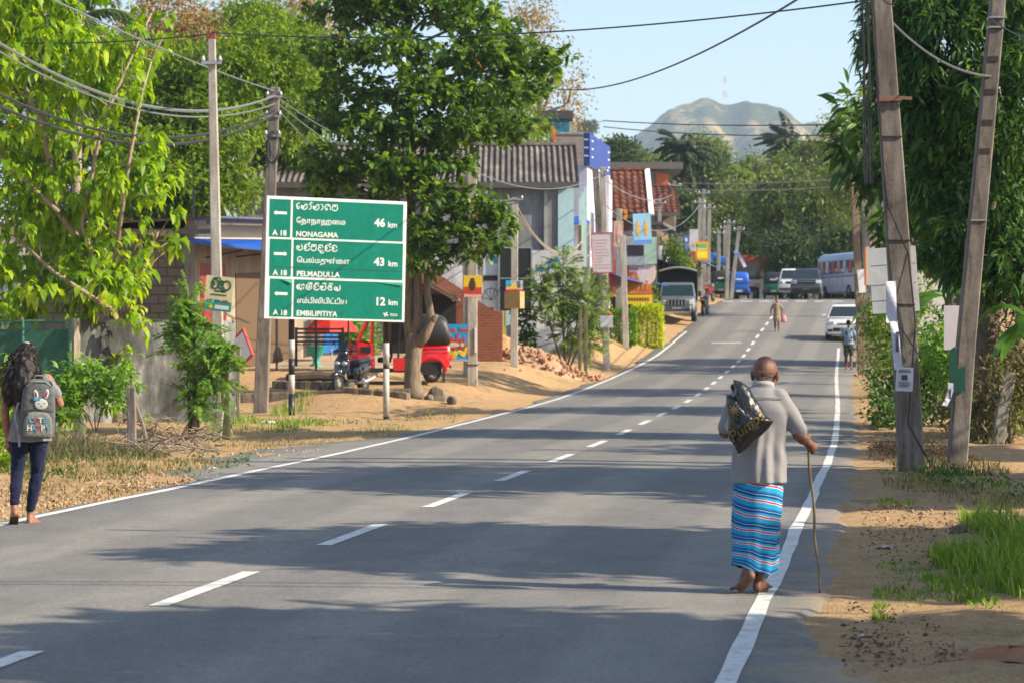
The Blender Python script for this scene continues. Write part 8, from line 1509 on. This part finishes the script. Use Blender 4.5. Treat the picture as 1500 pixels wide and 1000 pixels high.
# ---- smaller figures
def person(label, loc, rz_, top, bot, skinm, pose, skirt=False, hairl=.0, k=1.0, hairm=HA, topz=.86, legz=.45):
    o = thing('person', label, 'person', loc, rz_); o.scale = (k, k, k); mb = MB(); st_, sw_, al, ar = pose
    for sx, st2 in ((-1, st_), (1, -st_)): leg(mb, (sx*.09, 0, .88), (sx*.095, st2*.5 + .04, .48), (sx*.09, st2 - (.06 if st2 < 0 else 0), .1 + max(0, -st2)*.25), (sx*.09, st2-.05 - (.06 if st2 < 0 else 0), .04 + max(0, -st2)*.3), (sx*.095, st2+.08, .03), (sx*.1, st2+.15, .02))
    mb.loft(rings([(0, 0, .82, .15, .11), (0, 0, 1.0, .13, .1), (0, 0, 1.2, .155, .105), (0, 0, 1.36, .15, .09), (0, 0, 1.44, .06, .06)])); mb.limb([(0, 0, 1.4), (0, .02, 1.52)], [.052, .05]); f, e = head(mb, (0, .02, 1.60))
    for sx, arm in ((-1, al), (1, ar)): mb.limb([(sx*.16, 0, 1.38)] + [(sx*a, b, c) for a, b, c in arm], [.052, .042, .026], 10); a, b, c = arm[-1]; a0, b0, c0 = arm[-2]; hand(mb, (sx*a, b, c), (sx*(a-a0), b-b0, c-c0), (-sx, 0, 0), -sx, .5, .17)
    remesh(mb, 'body', skinm, o, .011, 2); eyes(o, f)
    mb = MB(); mb.loft(rings([(0, 0, topz, .18, .14), (0, 0, 1.0, .16, .125), (0, 0, 1.2, .175, .125), (0, 0, 1.37, .165, .105), (0, 0, 1.43, .09, .08)]))
    for sx, arm in ((-1, al), (1, ar)): q = Vector((sx*arm[0][0], arm[0][1], arm[0][2])); s0 = Vector((sx*.15, 0, 1.37)); mb.limb([s0, s0.lerp(q, .75)], [.068, .06], 10)
    remesh(mb, 'shirt', top, o, .014, 2, .015, .12); mb = MB()
    if skirt: mb.loft(rings([(0, 0, .92, .155, .12), (0, 0, .75, .19, .15), (0, 0, legz, .20, .17)]))
    else:
        mb.loft(rings([(0, 0, .82, .165, .125), (0, 0, .95, .155, .12)]))
        for sx, st2 in ((-1, st_), (1, -st_)): h_ = Vector((sx*.09, 0, .84)); kn_ = Vector((sx*.097, st2*.5+.04, legz)); mb.limb([h_, h_.lerp(kn_, .6), kn_], [.1, .092, .085], 12)
    remesh(mb, 'skirt' if skirt else 'shorts', bot, o, .014, 2, .012, .1); mb = MB(); mb.ell(f(0, -.022, .04), (.088, .098, .088), 14, 10)
    if hairl: mb.limb([f(0, -.07, .02), f(0, -.10, -.06), f(0, -.1, -.06-hairl)], [.06, .05, .03])
    remesh(mb, 'hair', hairm, o, .013, 2); return o
person('man in a pale blue T-shirt and dark shorts standing on the right road edge', gp(1243, 85) + Vector((0, 0, .01)), radians(-12), cloth('pale_blue_tshirt', (.22, .29, .42), .12), cloth('slate_shorts', (.05, .06, .075), .2), skin('skin_dark', (.20, .085, .05)), (.05, 0, [(.24, -.02, 1.12), (.2, .1, .92)], [(.25, 0, 1.12), (.24, .14, .95)]), k=.985, legz=.52)
wo = Vector((X(1138, 111.5), 111.5, float(rz(111.5)) + .04)); person('woman in a patterned beige dress crossing the road with a pink bag', wo, radians(172), cloth('beige_print', (.36, .28, .20), .4, .3, (1, 1, 1), 40), cloth('beige_print', (.36, .28, .20), .4, .3, (1, 1, 1), 40), skin('skin_dark', (.20, .085, .05)), (.17, 0, [(.27, .03, 1.14), (.25, .02, .88)], [(.29, -.06, 1.15), (.31, .06, .92)]), True, .12, .90, legz=.55)
hb = thing('bag', 'pink carrier bag in the crossing woman\'s hand', 'bag', wo + Vector((.31, .04, .42))); mb = MB(); mb.loft(rings([(0, 0, 0, .09, .05), (0, 0, .06, .13, .07), (0, 0, .24, .12, .06), (0, 0, .32, .06, .03)], 12)); mb.build('sack', M('pink_plastic', (.6, .22, .25), .5, bmp=.4), hb, True); MB().tube([(-.04, 0, .31), (-.05, 0, .40), (0, 0, .44), (.05, 0, .40), (.04, 0, .31)], .008, 5).build('handles', M('pink_plastic', (.6, .22, .25), .5), hb)
person('person in a lilac shirt by the yellow board, half hidden by the hedge', gp(958, 112), radians(160), cloth('lilac_shirt', (.42, .32, .52), .2), cloth('dark_trousers', (.04, .04, .05), .2), skin('skin_dark', (.20, .085, .05)), (.04, 0, [(.25, 0, 1.12), (.22, .12, .95)], [(.25, 0, 1.12), (.22, .12, .95)]), k=.95, legz=.3)

# ------------------------------------------------------------------ the air
hz = MB(); hz.bx(-2600, 2600, -80, 3500, -4, 330); m = bpy.data.materials.new('haze'); m.use_nodes = True; n = m.node_tree; n.nodes.remove(n.nodes['Principled BSDF'])
pv = n.nodes.new('ShaderNodeVolumePrincipled'); pv.inputs['Color'].default_value = (.66, .82, 1, 1); pv.inputs['Density'].default_value = .00022; pv.inputs['Anisotropy'].default_value = .1; n.links.new(pv.outputs[0], n.nodes['Material Output'].inputs['Volume'])
tag(hz.build('haze', m), kind='stuff')
